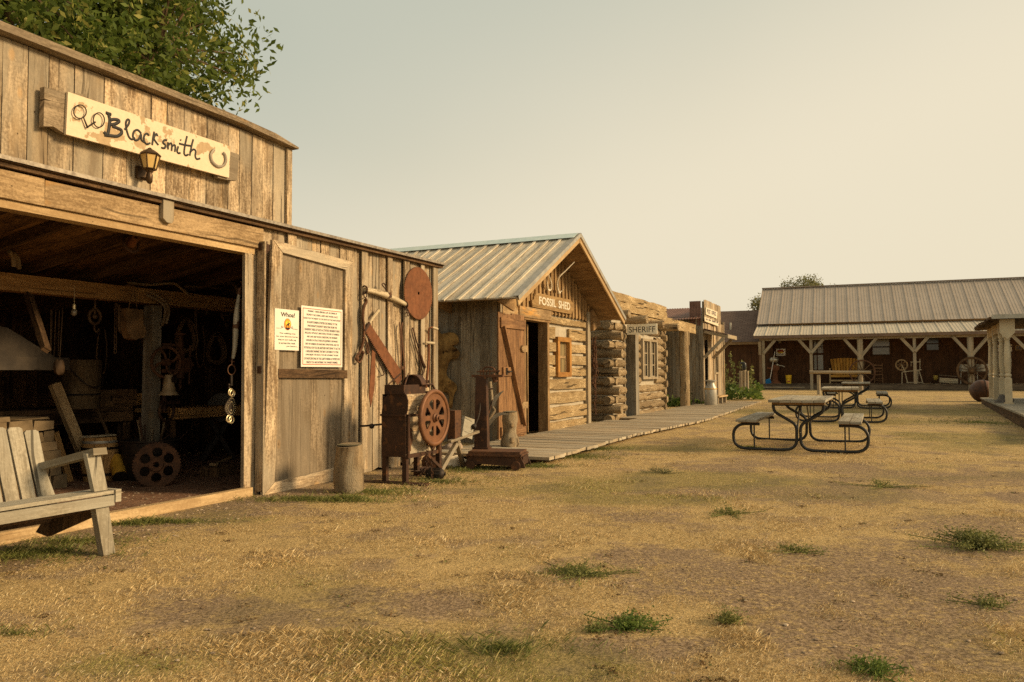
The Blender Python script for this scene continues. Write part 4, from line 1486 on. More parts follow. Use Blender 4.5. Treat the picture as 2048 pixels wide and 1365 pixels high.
# =================================================================== CORN SHELLER
o = pz(812, 969, 0)
G = Fr(o, AZ)
t = thing('corn_sheller', 'rusty sheet iron and wood corn sheller with large spoked flywheel on four legs', 'farm machine', G)
DW = .30                            # depth towards the wall
LL = .66                            # length along the wall
zb, zt_ = .28, .88
mb = MB()
mb.box(-.012, .0, 0, DW, zb, zb + .42)
shp = [(0.0, zb + .42), (DW, zb + .42), (DW, zb + .46), (DW - .02, zb + .60), (DW - .10, zb + .68), (.0, zb + .68), (-.03, zb + .60), (-.025, zb + .50)]
for x0, x1 in ((-.014, .0), (LL, LL + .014)):
    mb.prism([(p[0], p[1]) for p in shp], -x1, -x0, m=M(((0, -1, 0, 0), (1, 0, 0, 0), (0, 0, 1, 0), (0, 0, 0, 1))))
mb.box(0, LL, DW - .01, DW, zb, zb + .66)
mb.beam((-.02, -.005, zb + .44), (-.02, DW + .01, zb + .44), .02, .02); mb.beam((-.02, -.005, zb + .67), (-.02, DW - .08, zb + .67), .02, .02)
mb.box(LL, LL + .014, 0, DW, zb, zb + .42)
body = mb.build('sheet_iron_end', RUST_DARK, t)
mb = MB()
for z0_, z1_ in ((zb + .03, zb + .26), (zb + .265, zb + .43), (zb + .45, zb + .66)):
    mb.box(.01, LL - .005, -.002 - (.0 if z0_ < .6 else .0), .02, z0_, z1_, 'x', .002)
mb.build('wooden_side', W_SOFFIT if False else W_FACADE, t)
mb = MB()
mb.box(.0, LL, -.03, -.004, zb - .01, zb + .03, 'x'); mb.box(0, LL, -.03, -.004, zb + .43, zb + .447, 'x')
mb.box(LL - .05, LL, -.035, -.004, zb + .03, zb + .66)
mb.box(.0, .03, -.03, -.004, zb + .03, zb + .45)
mb.build('edge_strips', RUST_DARK, t)
def legs(nm, x, y, zt, bend=0):
    m_ = MB()
    m_.box(x - .003, x + .045, y - .003, y + .004, 0, zt); m_.box(x - .003, x + .004, y + .004, y + .05, 0, zt)
    m_.build(nm, RUST_DARK, t)
legs('leg', .0, -.002, zb + .02); legs('leg', .0, DW - .05, zb + .02); legs('leg', LL - .04, -.04, zb + .60); legs('leg', LL - .04, DW - .05, zb + .02)
mb = MB(); mb.prism([(-.05, .0), (.09, .0), (.04, .022), (-.0, .022)], -.26, DW + .12, m=M.Identity(4)); mb.box(-.06, .06, -.27, DW + .3, -.005, .012, 'y'); mb.build('foot_plate', RUST_DARK, t)
# hopper
mb = MB()
hz = zb + .66
for k in range(2):
    mb.box(-.0 + .0, LL * .62, .02, .035, hz, hz + .10) if k == 0 else mb.box(-.0, LL * .62, DW - .05, DW - .035, hz, hz + .10)
mb.box(-.01, .0, .02, DW - .035, hz, hz + .1); mb.box(LL * .62, LL * .62 + .012, .02, DW - .035, hz, hz + .1)
arc = [(DW / 2 - .03 + .125 * math.cos(a_), hz + .09 + .12 * math.sin(a_)) for a_ in [math.pi * k / 12 for k in range(13)]]
mx = M(((0, -1, 0, 0), (1, 0, 0, 0), (0, 0, 1, 0), (0, 0, 0, 1)))
vs = []; fs = []
for i, p in enumerate(arc):
    vs += [V((.30, p[0], p[1])), V((.40, p[0], p[1])), V((.40, p[0] * .94 + .008, (p[1] - hz) * .94 + hz)), V((.30, p[0] * .94 + .008, (p[1] - hz) * .94 + hz))]
for i in range(12):
    for j in range(4):
        fs.append([i * 4 + j, (i + 1) * 4 + j, (i + 1) * 4 + (j + 1) % 4, i * 4 + (j + 1) % 4])
mb.add(vs, fs)
mb.loops([[(DW / 2 - .03 + .12 * math.cos(a_), hz + .09 + .115 * math.sin(a_)) for a_ in [math.pi * k / 12 for k in range(13)]]], -.34, .008, m=M(((0, -1, 0, 0), (1, 0, 0, 0), (0, 0, 1, 0), (0, 0, 0, 1))))
mb.tube([(.02, .03, hz + .1), (.2, .1, hz + .22)], .008, 6); mb.tube([(.02, DW - .06, hz + .1), (.2, DW - .1, hz + .22)], .008, 6)
for k in range(7):
    mb.sphere((LL * .62 + .04 + rnd.uniform(-.03, .06), .03 + rnd.uniform(-.03, .05), hz + .05 + rnd.uniform(0, .1)), .018, 6)
mb.tube([(.3, .0, hz + .1), (.5, -.02, hz + .1), (.6, -.02, hz - .02)], .012, 6)
mb.build('hopper', RUST_DARK, t)
# gear wheels behind the flywheel
wx, wz_ = .36, zb + .40
mb = MB()
gp = []
for k in range(36):
    a0 = 2 * math.pi * k / 36
    gp += [(wx + .19 + .17 * math.cos(a0), wz_ - .02 + .17 * math.sin(a0)), (wx + .19 + .17 * math.cos(a0 + .09), wz_ - .02 + .17 * math.sin(a0 + .09)), (wx + .19 + .155 * math.cos(a0 + .1), wz_ - .02 + .155 * math.sin(a0 + .1)), (wx + .19 + .155 * math.cos(a0 + .165), wz_ - .02 + .155 * math.sin(a0 + .165))]
mb.loops([gp, circ(wx + .19, wz_ - .02, .125, 28)], -.07, .02)
for k in range(4):
    a0 = math.pi * k / 4
    mb.tube([(wx + .19 - .13 * math.cos(a0), -.07, wz_ - .02 - .13 * math.sin(a0)), (wx + .19 + .13 * math.cos(a0), -.07, wz_ - .02 + .13 * math.sin(a0))], .012, 6)
gp = []
for k in range(18):
    a0 = 2 * math.pi * k / 18
    gp += [(wx - .05 + .08 * math.cos(a0), wz_ + .1 + .08 * math.sin(a0)), (wx - .05 + .068 * math.cos(a0 + .17), wz_ + .1 + .068 * math.sin(a0 + .17))]
mb.loops([gp], -.05, .02)
mb.build('gear_wheel', RUST_DARK, t)
# flywheel
mb = MB()
rv = .285
holes = []
for k in range(8):
    a0 = 2 * math.pi * (k + .5) / 8
    hp = []
    r1, r2, h1, h2 = .095, .205, .10, .27
    for i in range(7):
        aa_ = a0 - h2 + 2 * h2 * i / 6
        rr_ = r2 - (.018 if i in (0, 6) else 0)
        hp.append((rr_ * math.cos(aa_), rr_ * math.sin(aa_)))
    for i in range(3):
        aa_ = a0 + h1 - h1 * i
        hp.append((r1 * math.cos(aa_), r1 * math.sin(aa_)))
    holes.append([(wx + a_, wz_ + b_) for a_, b_ in hp])
mb.loops([circ(wx, wz_, rv - .02, 48)] + holes, -.13, .012)
mb.tube([(wx + rv * math.cos(a_), -.13, wz_ + rv * math.sin(a_)) for a_ in [2 * math.pi * k / 48 for k in range(48)]], .026, 8, closed=True)
mb.lathe([(.05, -.03), (.05, .02), (.035, .03), (.035, .05), (.018, .055), (.018, .07)], 14, M.Translation((wx, -.13, wz_)) @ M.Rotation(math.pi / 2, 4, 'X'))
mb.tube([(wx, -.14, wz_), (wx, .02, wz_)], .018, 8)
mb.build('flywheel', mottled('flywheel_rust', (.12, .055, .026), (.22, .098, .044), 9, .55, .2, .15), t)
mb = MB()
mb.prism([(wx + .10, wz_ - .31), (wx + .17, wz_ - .38), (wx + .25, wz_ - .31), (wx + .20, wz_ - .22), (wx + .14, wz_ - .24)], -.016, -.004)
mb.prism([(.04, zb + .06), (.07, zb + .06), (.075, zb + .12), (.11, zb + .17), (.10, zb + .22), (.08, zb + .26), (.12, zb + .27), (.07, zb + .30), (.05, zb + .27), (.045, zb + .22), (.02, zb + .18), (.03, zb + .12)], -.016, -.004)
mb.build('iron_cutouts', RUST, t)
def chain(name, x, y, z0, z1, par):
    m_ = MB()
    z = z1
    k = 0
    while z > z0:
        if k % 2:
            m_.tube([(x + .016 * math.cos(a_), y, z + .022 * math.sin(a_)) for a_ in [2 * math.pi * i / 8 for i in range(8)]], .004, 4, closed=True)
        else:
            m_.tube([(x, y + .014 * math.cos(a_), z + .022 * math.sin(a_)) for a_ in [2 * math.pi * i / 8 for i in range(8)]], .004, 4, closed=True)
        z -= .033
        k += 1
    return m_.build(name, RUST_DARK, par)
chain('hanging_chain', wx - .10, -.10, .13, wz_ - .27, t)
chain('hanging_chain', wx + .0, -.10, .0, wz_ - .27, t)
mb = MB(); mb.tube([(-.01, DW + .0, .62), (-.05, DW + .2, .60), (-.05, DW + .26, .6)], .012, 6); mb.sphere((-.05, DW + .1, .6), .03, 8); mb.build('crank_stub', IRON, t)
mb = MB(); mb.beam((LL - .03, -.06, .10), (wx + .02, -.02, .0 + zb), .02, .03); mb.build('brace', RUST_DARK, t)

# what lies around the sheller
E_ = G.sub(1.25, .10)
t = thing('winch_on_stand', 'small rusty winch box with a split white board, on wooden legs behind the sheller', 'winch', E_)
mb = MB(); mb.box(-.12, .03, -.05, .05, .38, .72); mb.build('box', RUST, t)
mb = MB(); mb.obox(M.Translation((.16, -.06, .50)) @ M.Rotation(.25, 4, 'Y'), .26, .04, .24, 'x', .01); mb.build('white_board', W_BENCH, t)
mb = MB(); mb.beam((-.2, -.02, .36), (.40, -.08, .44), .05, .03); mb.beam((0, 0, .36), (.35, .1, .02), .05, .05); mb.beam((.05, 0, .36), (-.3, .05, .02), .05, .05); mb.build('leg', W_GREY, t)
mb = MB(); mb.tube(smooth([(.3, -.08, .5), (.38, -.1, .62), (.46, -.08, .78), (.5, 0, .9)], 4), .010, 6); mb.tube([(.24, -.1, .5), (.28, -.1, .52)], .03, 8); mb.build('lever', IRON, t)
for (px, py, r_, nm, lb) in ((862, 925, .085, 'electric_motor', 'rusty round motor casing with vents lying under the sheller'), (870, 945, .06, 'pulley_wheel', 'small dark pulley wheel lying in the grass under the sheller')):
    p = pz(px, py + 14, 0)
    fr = Fr(p, AZ - 15)
    mb = MB()
    rot = M.Translation((0, 0, r_)) @ M.Rotation(math.pi / 2, 4, 'X')
    mb.lathe([(.02, -.10), (r_ * .7, -.10), (r_, -.07), (r_, .07), (r_ * .8, .09), (r_ * .3, .11), (.02, .12)], 18, rot)
    for k in range(12):
        a0 = 2 * math.pi * k / 12
        mb.beam(rot @ V((r_ * math.cos(a0), r_ * math.sin(a0), -.07)), rot @ V((r_ * math.cos(a0), r_ * math.sin(a0), .07)), .012, .012)
    solo(mb, nm, RUST if nm[0] == 'e' else IRON, lb, 'machine part', fr)
def rock(name, label, px, py, r_, sc, mat, seed, z=0.0, rough=.5):
    p = pz(px, py, z)
    mb = MB()
    mb.sphere((0, 0, r_ * sc[2] * .75), r_, 16, sc, rough, seed)
    return solo(mb, name, mat, label, 'rock', Fr(p, AZ))
rock('rock', 'long pink boulder in the grass by the shed side wall', 905, 912, .2, (1.0, .6, .55), ROCK, 3)
p = pz(904, 935, 0)
mb = MB(); mb.sphere((0, 0, .06), .1, 14, (1.5, .8, .8), .6, 5); mb.sphere((.14, -.03, .05), .05, 10, (1.4, .8, .8), .4, 6); mb.tube([(0, 0, .1), (-.1, .05, .14), (-.16, .06, .12)], [.02, .012, .005], 6)
solo(mb, 'bleached_skull', BONE, 'bleached white animal skull lying in the grass between sheller and scale', 'skull', Fr(p, 60))
p = pz(885, 938, 0)
mb = MB()
for k in range(16):
    a0 = rnd.uniform(0, 6.28)
    mb.tube(smooth([(rnd.uniform(-.2, .2), rnd.uniform(-.1, .1), .02 + rnd.uniform(0, .06)) for _ in range(4)], 4), .008, 5)
solo(mb, 'scrap_iron', RUST_DARK, 'tangled dark scrap iron lying under the sheller', 'scrap iron', Fr(pz(850, 950, 0), AZ))

# =================================================================== STUMPS
def stump(name, label, fr, h, r0, r1, mat, prof=None, knots=()):
    mb = MB()
    n = 9
    pts = [(.004 * math.sin(i * 2.1), .004 * math.cos(i * 1.7), h * i / (n - 1)) for i in range(n)]
    R_ = [r0 + (r1 - r0) * i / (n - 1) for i in range(n)] if prof is None else prof
    mb.tube(pts, R_, 22, rough=.09)
    for kx, ky, kz, kr in knots:
        mb.sphere((kx, ky, kz), kr, 20, (1, .7, 1.1), .1)
    t = thing(name, label, 'tree stump', fr)
    mb.build('trunk_section', mat, t)
    mb = MB(); mb.lathe([(.0, h + .001), (R_[-1] * .93, h + .004), (R_[-1] * .93, h + .001)], 20); mb.build('cut_top', mottled('mossy_cut', (.09, .085, .05), (.2, .17, .10), 14, .95, 0, .3), t)
stump('wood_stump', 'thick cracked wooden stump standing in front of the open barn door', Fr(pz(698, 984, 0), AZ), .46, .142, .128, W_STUMP, [.142, .147, .15, .147, .146, .142, .136, .13, .128])
stump('knotty_stump', 'narrow knotty stump on the boardwalk end beside the brown door', Fr(pz(1020, 893, .1), AZ), .50, .11, .1, W_STUMP, [.135, .14, .125, .10, .098, .105, .115, .11, .105], ((-.085, -.075, .09, .05), (-.07, -.065, .31, .04)))

# =================================================================== PLATFORM SCALE
o = pz(993, 917, 0)
K = Fr(o, 102)   # long side across the view
a = [K.atz(px, py, .22) for px, py in ((947, 899), (1031, 909), (1061, 903))]
t = thing('platform_scale', 'dark rusty platform scale with tall column and low sloping platform', 'scale', K)
x0_, x1_ = a[0][0], a[1][0]
y0_, y1_ = (a[0][1] + a[1][1]) / 2, a[2][1]
y1_ = y0_ + .42
mb = MB(); mb.box(x0_, x1_, y0_, y1_, .19, .22); mb.box(x0_ - .02, x1_ + .02, y0_ - .02, y1_ + .02, .165, .188); mb.build('platform', RUST, t)
mb = MB()
mx = M(((1, 0, 0, 0), (0, 1, 0, 0), (0, 0, 1, 0), (0, 0, 0, 1)))
mb.prism([(x0_ + .02, .17), (x0_ - .04, .08), (x0_ - .06, .03), (x0_ + .06, .03), (x0_ + .12, .07), (x1_ - .14, .05), (x1_ - .08, .03), (x1_ + .06, .03), (x1_ + .04, .09), (x1_ - .0, .17)], y0_ + .01, y0_ + .04)
mb.prism([(x0_ + .02, .17), (x0_ - .04, .08), (x0_ - .06, .03), (x0_ + .06, .03), (x0_ + .12, .07), (x1_ - .14, .05), (x1_ - .08, .03), (x1_ + .06, .03), (x1_ + .04, .09), (x1_ - .0, .17)], y1_ - .04, y1_ - .01)
mb.box(x1_ - .0, x1_ + .03, y0_ + .04, y1_ - .04, .06, .16); mb.box(x0_ - .03, x0_, y0_ + .04, y1_ - .04, .06, .16)
mb.build('base', RUST_DARK, t)
for xx in (x0_ + .03, x1_ - .05):
    for yy in (y0_ - .01, y1_ - .03):
        mb = MB(); mb.lathe([(.02, -.02), (.055, -.02), (.055, .02), (.02, .02)], 16, M.Translation((xx, yy, .055)) @ M.Rotation(math.pi / 2, 4, 'X')); mb.build('wheel', RUST_DARK, t)
mb = MB()
# column: wide bottom, open top
cxx, cyy = x0_ + .02, y1_ - .05
zt = 1.13
mb.obox(M.Translation((cxx + .06, cyy, .2 + .46)), .17, .14, .93, 'z', 0, .78)
mb.box(cxx - .04, cxx + .16, cyy - .1, cyy + .1, .12, .24)
mb.build('column', RUST_DARK, t)
mb = MB()
mb.box(cxx - .06, cxx + .34, cyy - .05, cyy + .05, zt - .02, zt + .012)
mb.tube([(cxx - .0, cyy - .03, zt + .05), (cxx + .3, cyy - .03, zt + .06)], .010, 6)
for k in range(4):
    mb.tube([(cxx + .05 + k * .04, cyy - .03, zt), (cxx + .05 + k * .04, cyy - .03, zt + .07)], .008, 6)
mb.tube(smooth([(cxx + .06, cyy, zt + .04), (cxx + .1, cyy, zt + .1), (cxx + .2, cyy, zt + .1), (cxx + .24, cyy, zt + .04)], 4), .012, 6)
mb.tube([(cxx + .2, cyy, zt + .02), (cxx + .24, cyy, zt - .08)], .03, 8)
mb.build('beam_arm', RUST, t)
# scythe leaning against the scale
def free(name, label, cat, px, py, dep_frame, parts):
    pass
SC = Fr(pz(985, 915, 0), 102)
q = lambda px, py, y=0.0: (SC.at(px, py, y)[0], y, SC.at(px, py, y)[1])
t = thing('scythe', 'old scythe with curved wooden handle leaning by the scale column', 'scythe', SC)
mb = MB(); mb.tube(smooth([q(980, 764, .3), q(983, 790, .28), q(984, 812, .26), q(989, 822, .25), q(983, 832, .2), q(967, 862, .1)], 5), [.024] * 12 + [.020] * 14, 8, rough=.1); mb.build('handle', W_STUMP, t)
def blade(mb, out, y, th=.006):
    P = smooth([(q(px, py, y)[0], q(px, py, y)[2], 0) for px, py in out], 4, True)
    mb.loops([[(p.x, p.y) for p in P]], y, th)
mb = MB()
blade(mb, [(957, 869), (966, 858), (978, 842), (990, 829), (1003, 825), (1016, 829), (1004, 831), (993, 836), (982, 848), (970, 862), (959, 873)], .05)
mb.build('blade', STEEL, t)
mb = MB()
blade(mb, [(984, 812), (986, 800), (992, 790), (1000, 785), (1008, 782), (1001, 790), (994, 800), (988, 812), (985, 816)], .18)
mb.build('upper_blade', STEEL, t)
mb = MB(); mb.tube(smooth([q(963, 770, .1), q(964, 800, .1), q(963, 840, .1), q(966, 880, .05), q(970, 903, .0)], 4), .012, 6); mb.tube(smooth([q(985, 800, .2), q(978, 825, .15), q(972, 842, .1)], 3), .01, 6); mb.tube([q(963, 779, .1), q(985, 778, .2)], .014, 6); mb.build('iron_rods', RUST_DARK, t)

# chains and wire hanging at the shed's corner
cr = R.sub(GX1 + .08, -.08, .7)
mb = MB()
for k in range(26):
    z = rnd.uniform(.1, 1.1)
    wd = .10 if .3 < z < .9 else .06
    mb.tube(smooth([(rnd.uniform(-wd, wd) + .1, rnd.uniform(-.05, .05), z + rnd.uniform(-.2, .2)) for _ in range(5)], 4), .008, 5)
for k in range(34):
    z = 1.2 - k * .048
    c0 = (.12 + .03 * math.sin(k * .8), 0, z)
    mb.tube([(c0[0] + .026 * math.cos(a_) * (k % 2), c0[1] + .024 * math.cos(a_) * (1 - k % 2), c0[2] + .034 * math.sin(a_)) for a_ in [2 * math.pi * i / 8 for i in range(8)]], .007, 4, closed=True)
solo(mb, 'rusty_chain_bundle', RUST, 'tangled bundle of rusty chain and wire hanging at the log corner', 'chain', cr)

# milk can and small step at the post office
fr = Fr(pz(1422, 812, .13), AZ)
t = thing('milk_can', 'grey metal milk can on the boardwalk beside the post office door', 'milk can', fr)
mb = MB(); mb.lathe([(.02, 0), (.185, 0), (.195, .03), (.195, .52), (.185, .56), (.13, .66), (.12, .70), (.12, .76)], 24); mb.build('body', GALV, t)
mb = MB(); mb.lathe([(.12, .76), (.19, .765), (.19, .79), (.15, .80), (.02, .815)], 24); mb.build('lid', GALV, t)
mb = MB(); mb.lathe([(.199, .515), (.203, .53), (.199, .545)], 24); mb.build('yellow_band', YELLOWT, t)
fr = Fr(pz(1430, 811, .13), AZ)
t = thing('wooden_step', 'short open wooden step under the post office window', 'step', fr)
mb = MB(); mb.box(0.2, 1.7, -.1, .2, .24, .29, 'x'); mb.build('tread', W_TRIM, t)
for xx in (.3, .95, 1.6):
    mb = MB(); mb.box(xx - .05, xx + .05, -.06, .16, 0, .238); mb.build('leg', W_POSTGREY, t)
# =================================================================== LONG PORCH BUILDING
GZ = .235
Lo = pz(1527, 780, GZ)
Lf = Fr(Lo, 112.3)
la = lambda px, py, y=0.0: Lf.at(px, py, y)
lb = thing('long_porch_building', 'long dark brown store building with pale metal roof and full-length timber porch', 'store building', Lf)
XE = 19.0
DK = la(1600, 768)[1]             # deck height
WY = 2.3                          # wall behind the porch
mb = MB()
x = -.25
while x < XE:
    w = rnd.uniform(.14, .2)
    mb.box(x, x + w - .01, -.02, WY, DK - .04, DK + rnd.uniform(-.003, .003), 'y')
    x += w
mb.build('deck', W_PORCHDECK, lb)
mb = MB()
mb.box(-.2, XE, .0, .05, DK - .30, DK - .045, 'x')
mb.box(-.2, XE, WY - .1, WY - .05, -.1, DK - .05, 'x')
k = 1.0
while k < XE:
    mb.box(k, k + .25, .02, .25, -.05, DK - .3); k += 2.1
mb.build('deck_skirt', W_PORCHDECK, lb)
WH = la(1700, 690, WY)[1]
mb = MB()
BZ = la(1600, 681)[1]             # underside of the porch beam
mb.box(-.05, XE, WY, WY + .12, DK, BZ + .9, 'z')
mb.box(-.05, .05, WY + .12, WY + 6, 0, BZ + 1.0)
mb.build('wall', W_BROWNWALL, lb)
mb = MB()
GT = la(1530, 578, WY + 3.6)[1] - .12
mb.prism([(WY + .1, BZ + .7), (WY + 3.9, GT), (WY + 7.7, BZ + .7)], .0, .06, m=M(((0, 1, 0, 0), (1, 0, 0, 0), (0, 0, 1, 0), (0, 0, 0, 1))))
mb.build('gable', W_BROWNWALL, lb)
mb = MB()
mb.box(-.18, XE, -.04, .10, BZ, BZ + .16, 'x')
mb.build('porch_beam', W_POSTGREY, lb)
mb = MB()
mb.box(-.45, XE, -.32, -.29, BZ + .12, BZ + .27, 'x')
mb.box(-.42, XE, -.288, -.05, BZ + .17, BZ + .185, 'x')
mb.build('fascia', mottled('brown_fascia', (.13, .085, .06), (.2, .135, .095), 6, .7, 0, .05), lb)
# roofs: sheets with standing ribs
PE = BZ + .27
z1 = la(1508, 650, WY)[1]
z2 = la(1530, 578, WY + 3.6)[1]
def ribroof(mb, x0, x1, ya, za, yb, zb_, pitch=.6, xa=0.0, xb=0.0):
    mb.beam(((x0 + x1) / 2, ya, za), ((x0 + x1) / 2, yb, zb_), x1 - x0, .01)
    k = x0 + .01
    while k < x1:
        mb.beam((k, ya - .01, za + .02), (k, yb, zb_ + .02), .045, .035)
        for d in (.15, .3, .45):
            mb.beam((k + d * pitch / .6, ya, za + .010), (k + d * pitch / .6, yb, zb_ + .010), .03, .012)
        k += pitch
mb = MB(); ribroof(mb, -.45, XE, -.34, PE, WY + .1, z1 - .06, .6); mb.build('porch_roof', ROOFMETAL2, lb)
mb = MB(); ribroof(mb, -.45, XE, WY - .3, z1, WY + 3.9, z2, .6); mb.build('main_roof', ROOFMETAL, lb)
mb = MB(); mb.beam((-.5, WY + 3.9, z2 + .05), (XE, WY + 3.9, z2 + .05), .3, .05); mb.beam((-.47, WY - .32, z1 - .02), (-.47, WY + 3.9, z2 - .02), .03, .12); mb.beam((-.45, WY + 3.9, z2), (-.45, WY + 8.2, z1 - .02), .03, .12)
mb.beam((XE / 2, WY + 3.9, z2), (XE / 2, WY + 8.2, z1), XE, .01); mb.build('ridge_cap', mottled('ridge_metal', (.25, .2, .16), (.32, .26, .2), 6, .6, .1, 0), lb)
posts = [(1521, .15, 0), (1527, .14, 0), (1622.5, .15, 0), (1721, .30, 1), (1829.5, .14, 0), (1942, .30, 1), (2055, .15, 0)]
for i, (px, w, rd) in enumerate(posts):
    x = la(px, 720)[0]
    mb = MB()
    if rd:
        mb.tube([(x, .03, -.1), (x, .03, 1.4), (x - .01, .03, BZ)], [.16, .15, .145], 14, rough=.05)
    else:
        mb.box(x - w / 2, x + w / 2, -.03, .10, DK if i in (0, 1, 4) else -.08, BZ)
    mb.build('porch_post', W_POSTGREY if i else wood('brown_corner_post', (.22, .14, .08), (.12, .07, .04)), lb)
    if i == 0:
        m2 = MB(); m2.beam((x - .02, -.25, BZ - .05), (x - .02, .0, BZ - .75), .06, .14, (1, 0, 0)); m2.build('knee_brace', W_POSTGREY, lb); continue
    for s_ in (-1, 1):
        if i == 1 and s_ < 0:
            continue
        m2 = MB()
        dx = .78 if rd else .62
        dz = .92 if rd else .68
        m2.beam((x + s_ * .02, -.065 - .002 * s_, BZ - dz), (x + s_ * dx, -.065 - .002 * s_, BZ + .03), .055, .15, (0, 1, 0)) if False else m2.beam((x + s_ * .02, -.068 - .003 * s_, BZ - dz), (x + s_ * dx, -.068 - .003 * s_, BZ + .04), .15, .055, (0, 1, 0))
        m2.build('knee_brace', W_POSTGREY, lb)
# windows and door in the wall behind the porch
def lwindow(pxa, pxb, pya, pyb, glass):
    a = la(pxa, pya, WY); b_ = la(pxb, pyb, WY)
    mb = MB()
    x0, x1, z0, z1_ = a[0], b_[0], b_[1], a[1]
    f = .06
    for (p, q_, r_, s_) in ((x0 - f, x1 + f, z0 - f, z0), (x0 - f, x1 + f, z1_, z1_ + f), (x0 - f, x0, z0, z1_), (x1, x1 + f, z0, z1_), (x0, x1, (z0 + z1_) / 2 - .03, (z0 + z1_) / 2 + .03)):
        mb.box(p, q_, WY - .05, WY - .003, r_, s_)
    w_ = mb.build('window', wood('dark_window_frame', (.10, .055, .03), (.05, .028, .015), knot=0), lb)
    mb = MB(); mb.box(x0, x1, WY - .03, WY - .02, z0, z1_); mb.build('window_pane', glass, w_)
lwindow(1745, 1779, 680, 709, GLASS_PALE)
lwindow(1853, 1877, 676, 700, mottled('dim_window_glass', (.03, .03, .028), (.12, .115, .10), 2.5, .15, 0, 0, spec=.6))
a = la(1625, 683, WY); b_ = la(1648, 765, WY)
x0, x1, z1_ = a[0], b_[0], a[1]
mb = MB(); mb.box(x0, x1 + .32, WY - .06, WY - .005, DK, z1_ + .08)
dd = mb.build('door', W_BROWNWALL, lb, 'glazed storm door beside the second porch post')
mb = MB(); mb.box(x0 + .06, x1 - .02, WY - .075, WY - .065, DK + .75, z1_); mb.build('door_glass', GLASS_PALE, dd)
mb = MB()
zc = (DK + .75 + z1_) / 2 + .08
for (p, q_, r_, s_) in ((x0 + .06, x1 - .02, zc - .06, zc + .06), (x0 + .06, x1 - .02, z1_ - .35, z1_ - .31), (x0 + .2, x0 + .26, DK + .75, z1_), (x0 + .47, x0 + .49, zc, z1_)):
    mb.box(p, q_, WY - .09, WY - .077, r_, s_)
mb.build('door_bars', W_BROWNWALL, dd)

def onp(px, py, y=1.9):
    """a frame on the porch deck under photo pixel px"""
    x = la(px, py, y)[0]
    return Lf.sub(x, y, DK)
S40 = lambda y=1.9: FPX / (Lo.y + .9 * y)
# wall sign with oval emblem
a, b_ = la(1552, 698, WY - .02), la(1571, 712, WY - .02)
fr = Lf.sub(a[0], WY - .02, b_[1])
t = thing('oval_emblem_sign', 'small white wall sign with red and yellow oval on the brown porch wall', 'sign', fr)
Wd, Ht = b_[0] - a[0], a[1] - b_[1]
mb = MB(); mb.box(0, Wd, 0, .015, 0, Ht); mb.build('panel', WHITE, t)
mb = MB(); mb.loops([circ(Wd * .48, Ht * .6, Wd * .36, 24, Ht * .27)], -.003, .002); mb.build('oval', YELLOWI, t)
mb = MB(); mb.loops([[(x, z) for x, z in circ(Wd * .48, Ht * .6, Wd * .355, 32, Ht * .265) if z > Ht * .52]], -.006, .002); mb.build('oval_top', plain('dark_red_ink', (.35, .04, .02)), t)
mb = MB(); mb.box(Wd * .15, Wd * .85, -.004, -.001, Ht * .14, Ht * .19); mb.build('caption', INK, t)
# porch lamp
a = la(1560, 683, WY)
fr = Lf.sub(a[0], WY - .1, a[1])
t = thing('porch_lamp', 'small brass wall lamp on the brown porch wall above the oval sign', 'lamp', fr)
mb = MB(); mb.box(-.05, .05, .04, .095, -.05, .1); mb.build('wall_plate', DARKBRONZE, t)
mb = MB(); mb.lathe([(.03, -.12), (.09, -.08), (.10, .04), (.05, .10), (.01, .12)], 10); mb.build('lamp_glass', mottled('dim_lamp_glass', (.2, .15, .08), (.34, .26, .14), 6, .3), t)
# cream separator
fr = onp(1551, 766, 1.0)
t = thing('cream_separator', 'rusty cast iron cream separator with pale bowl on top, at the porch corner', 'cream separator', fr)
mb = MB(); mb.lathe([(.02, 0), (.30, 0), (.28, .05), (.16, .16), (.13, .25), (.12, .62), (.15, .66)], 16); mb.sphere((0, 0, .83), .23, 14, (1, .8, 1)); mb.tube([(-.18, 0, .83), (-.36, -.02, .83)], [.08, .05], 8); mb.tube([(-.36, -.02, .83), (-.40, -.05, .88)], .06, 8)
mb.build('stand', RUST_SAW, t)
mb = MB(); mb.lathe([(.05, 1.14), (.19, 1.16), (.25, 1.24), (.25, 1.36), (.20, 1.42), (.22, 1.43), (.22, 1.44), (.01, 1.44)], 20, M.Translation((-.05, 0, 0))); mb.sphere((.12, -.05, 1.02), .09, 10); mb.build('bowl', STEEL, t)
mb = MB(); mb.tube([(.15, 0, .98), (.35, -.05, .98), (.5, -.08, .9)], [.04, .035, .03], 8); mb.build('spout', STEEL, t)
# long-handled dustpan
fr = onp(1540, 767, .7)
t = thing('dustpan', 'bright blue long-handled dustpan leaning at the porch corner', 'dustpan', fr)
mb = MB(); mb.tube([(.0, 0, .2), (.28, .1, 1.75)], .018, 6); mb.build('handle', WHITE, t)
mb = MB(); mb.obox(M.Translation((-.1, -.02, .12)) @ M.Rotation(-.35, 4, 'Y') @ M.Rotation(.3, 4, 'X'), .30, .05, .26, 'z'); mb.build('pan', BLUEP, t)
# yellow bucket
fr = onp(1577.5, 767, 1.2)
t = thing('yellow_bucket', 'bright yellow plastic bucket on the porch deck against the brown wall', 'bucket', fr)
mb = MB(); mb.lathe([(.02, 0), (.13, 0), (.155, .40), (.165, .40), (.165, .45), (.15, .45)], 20); mb.lathe([(.158, .30), (.164, .30), (.164, .33), (.158, .33)], 20); mb.build('body', YELLOWP, t)
mb = MB(); mb.box(-.07, .07, -.165, -.155, .09, .15); mb.build('red_label', REDINK, t)
mb = MB(); mb.lathe([(.17, .445), (.17, .465), (.01, .47)], 20); mb.build('lid', YELLOWP, t)
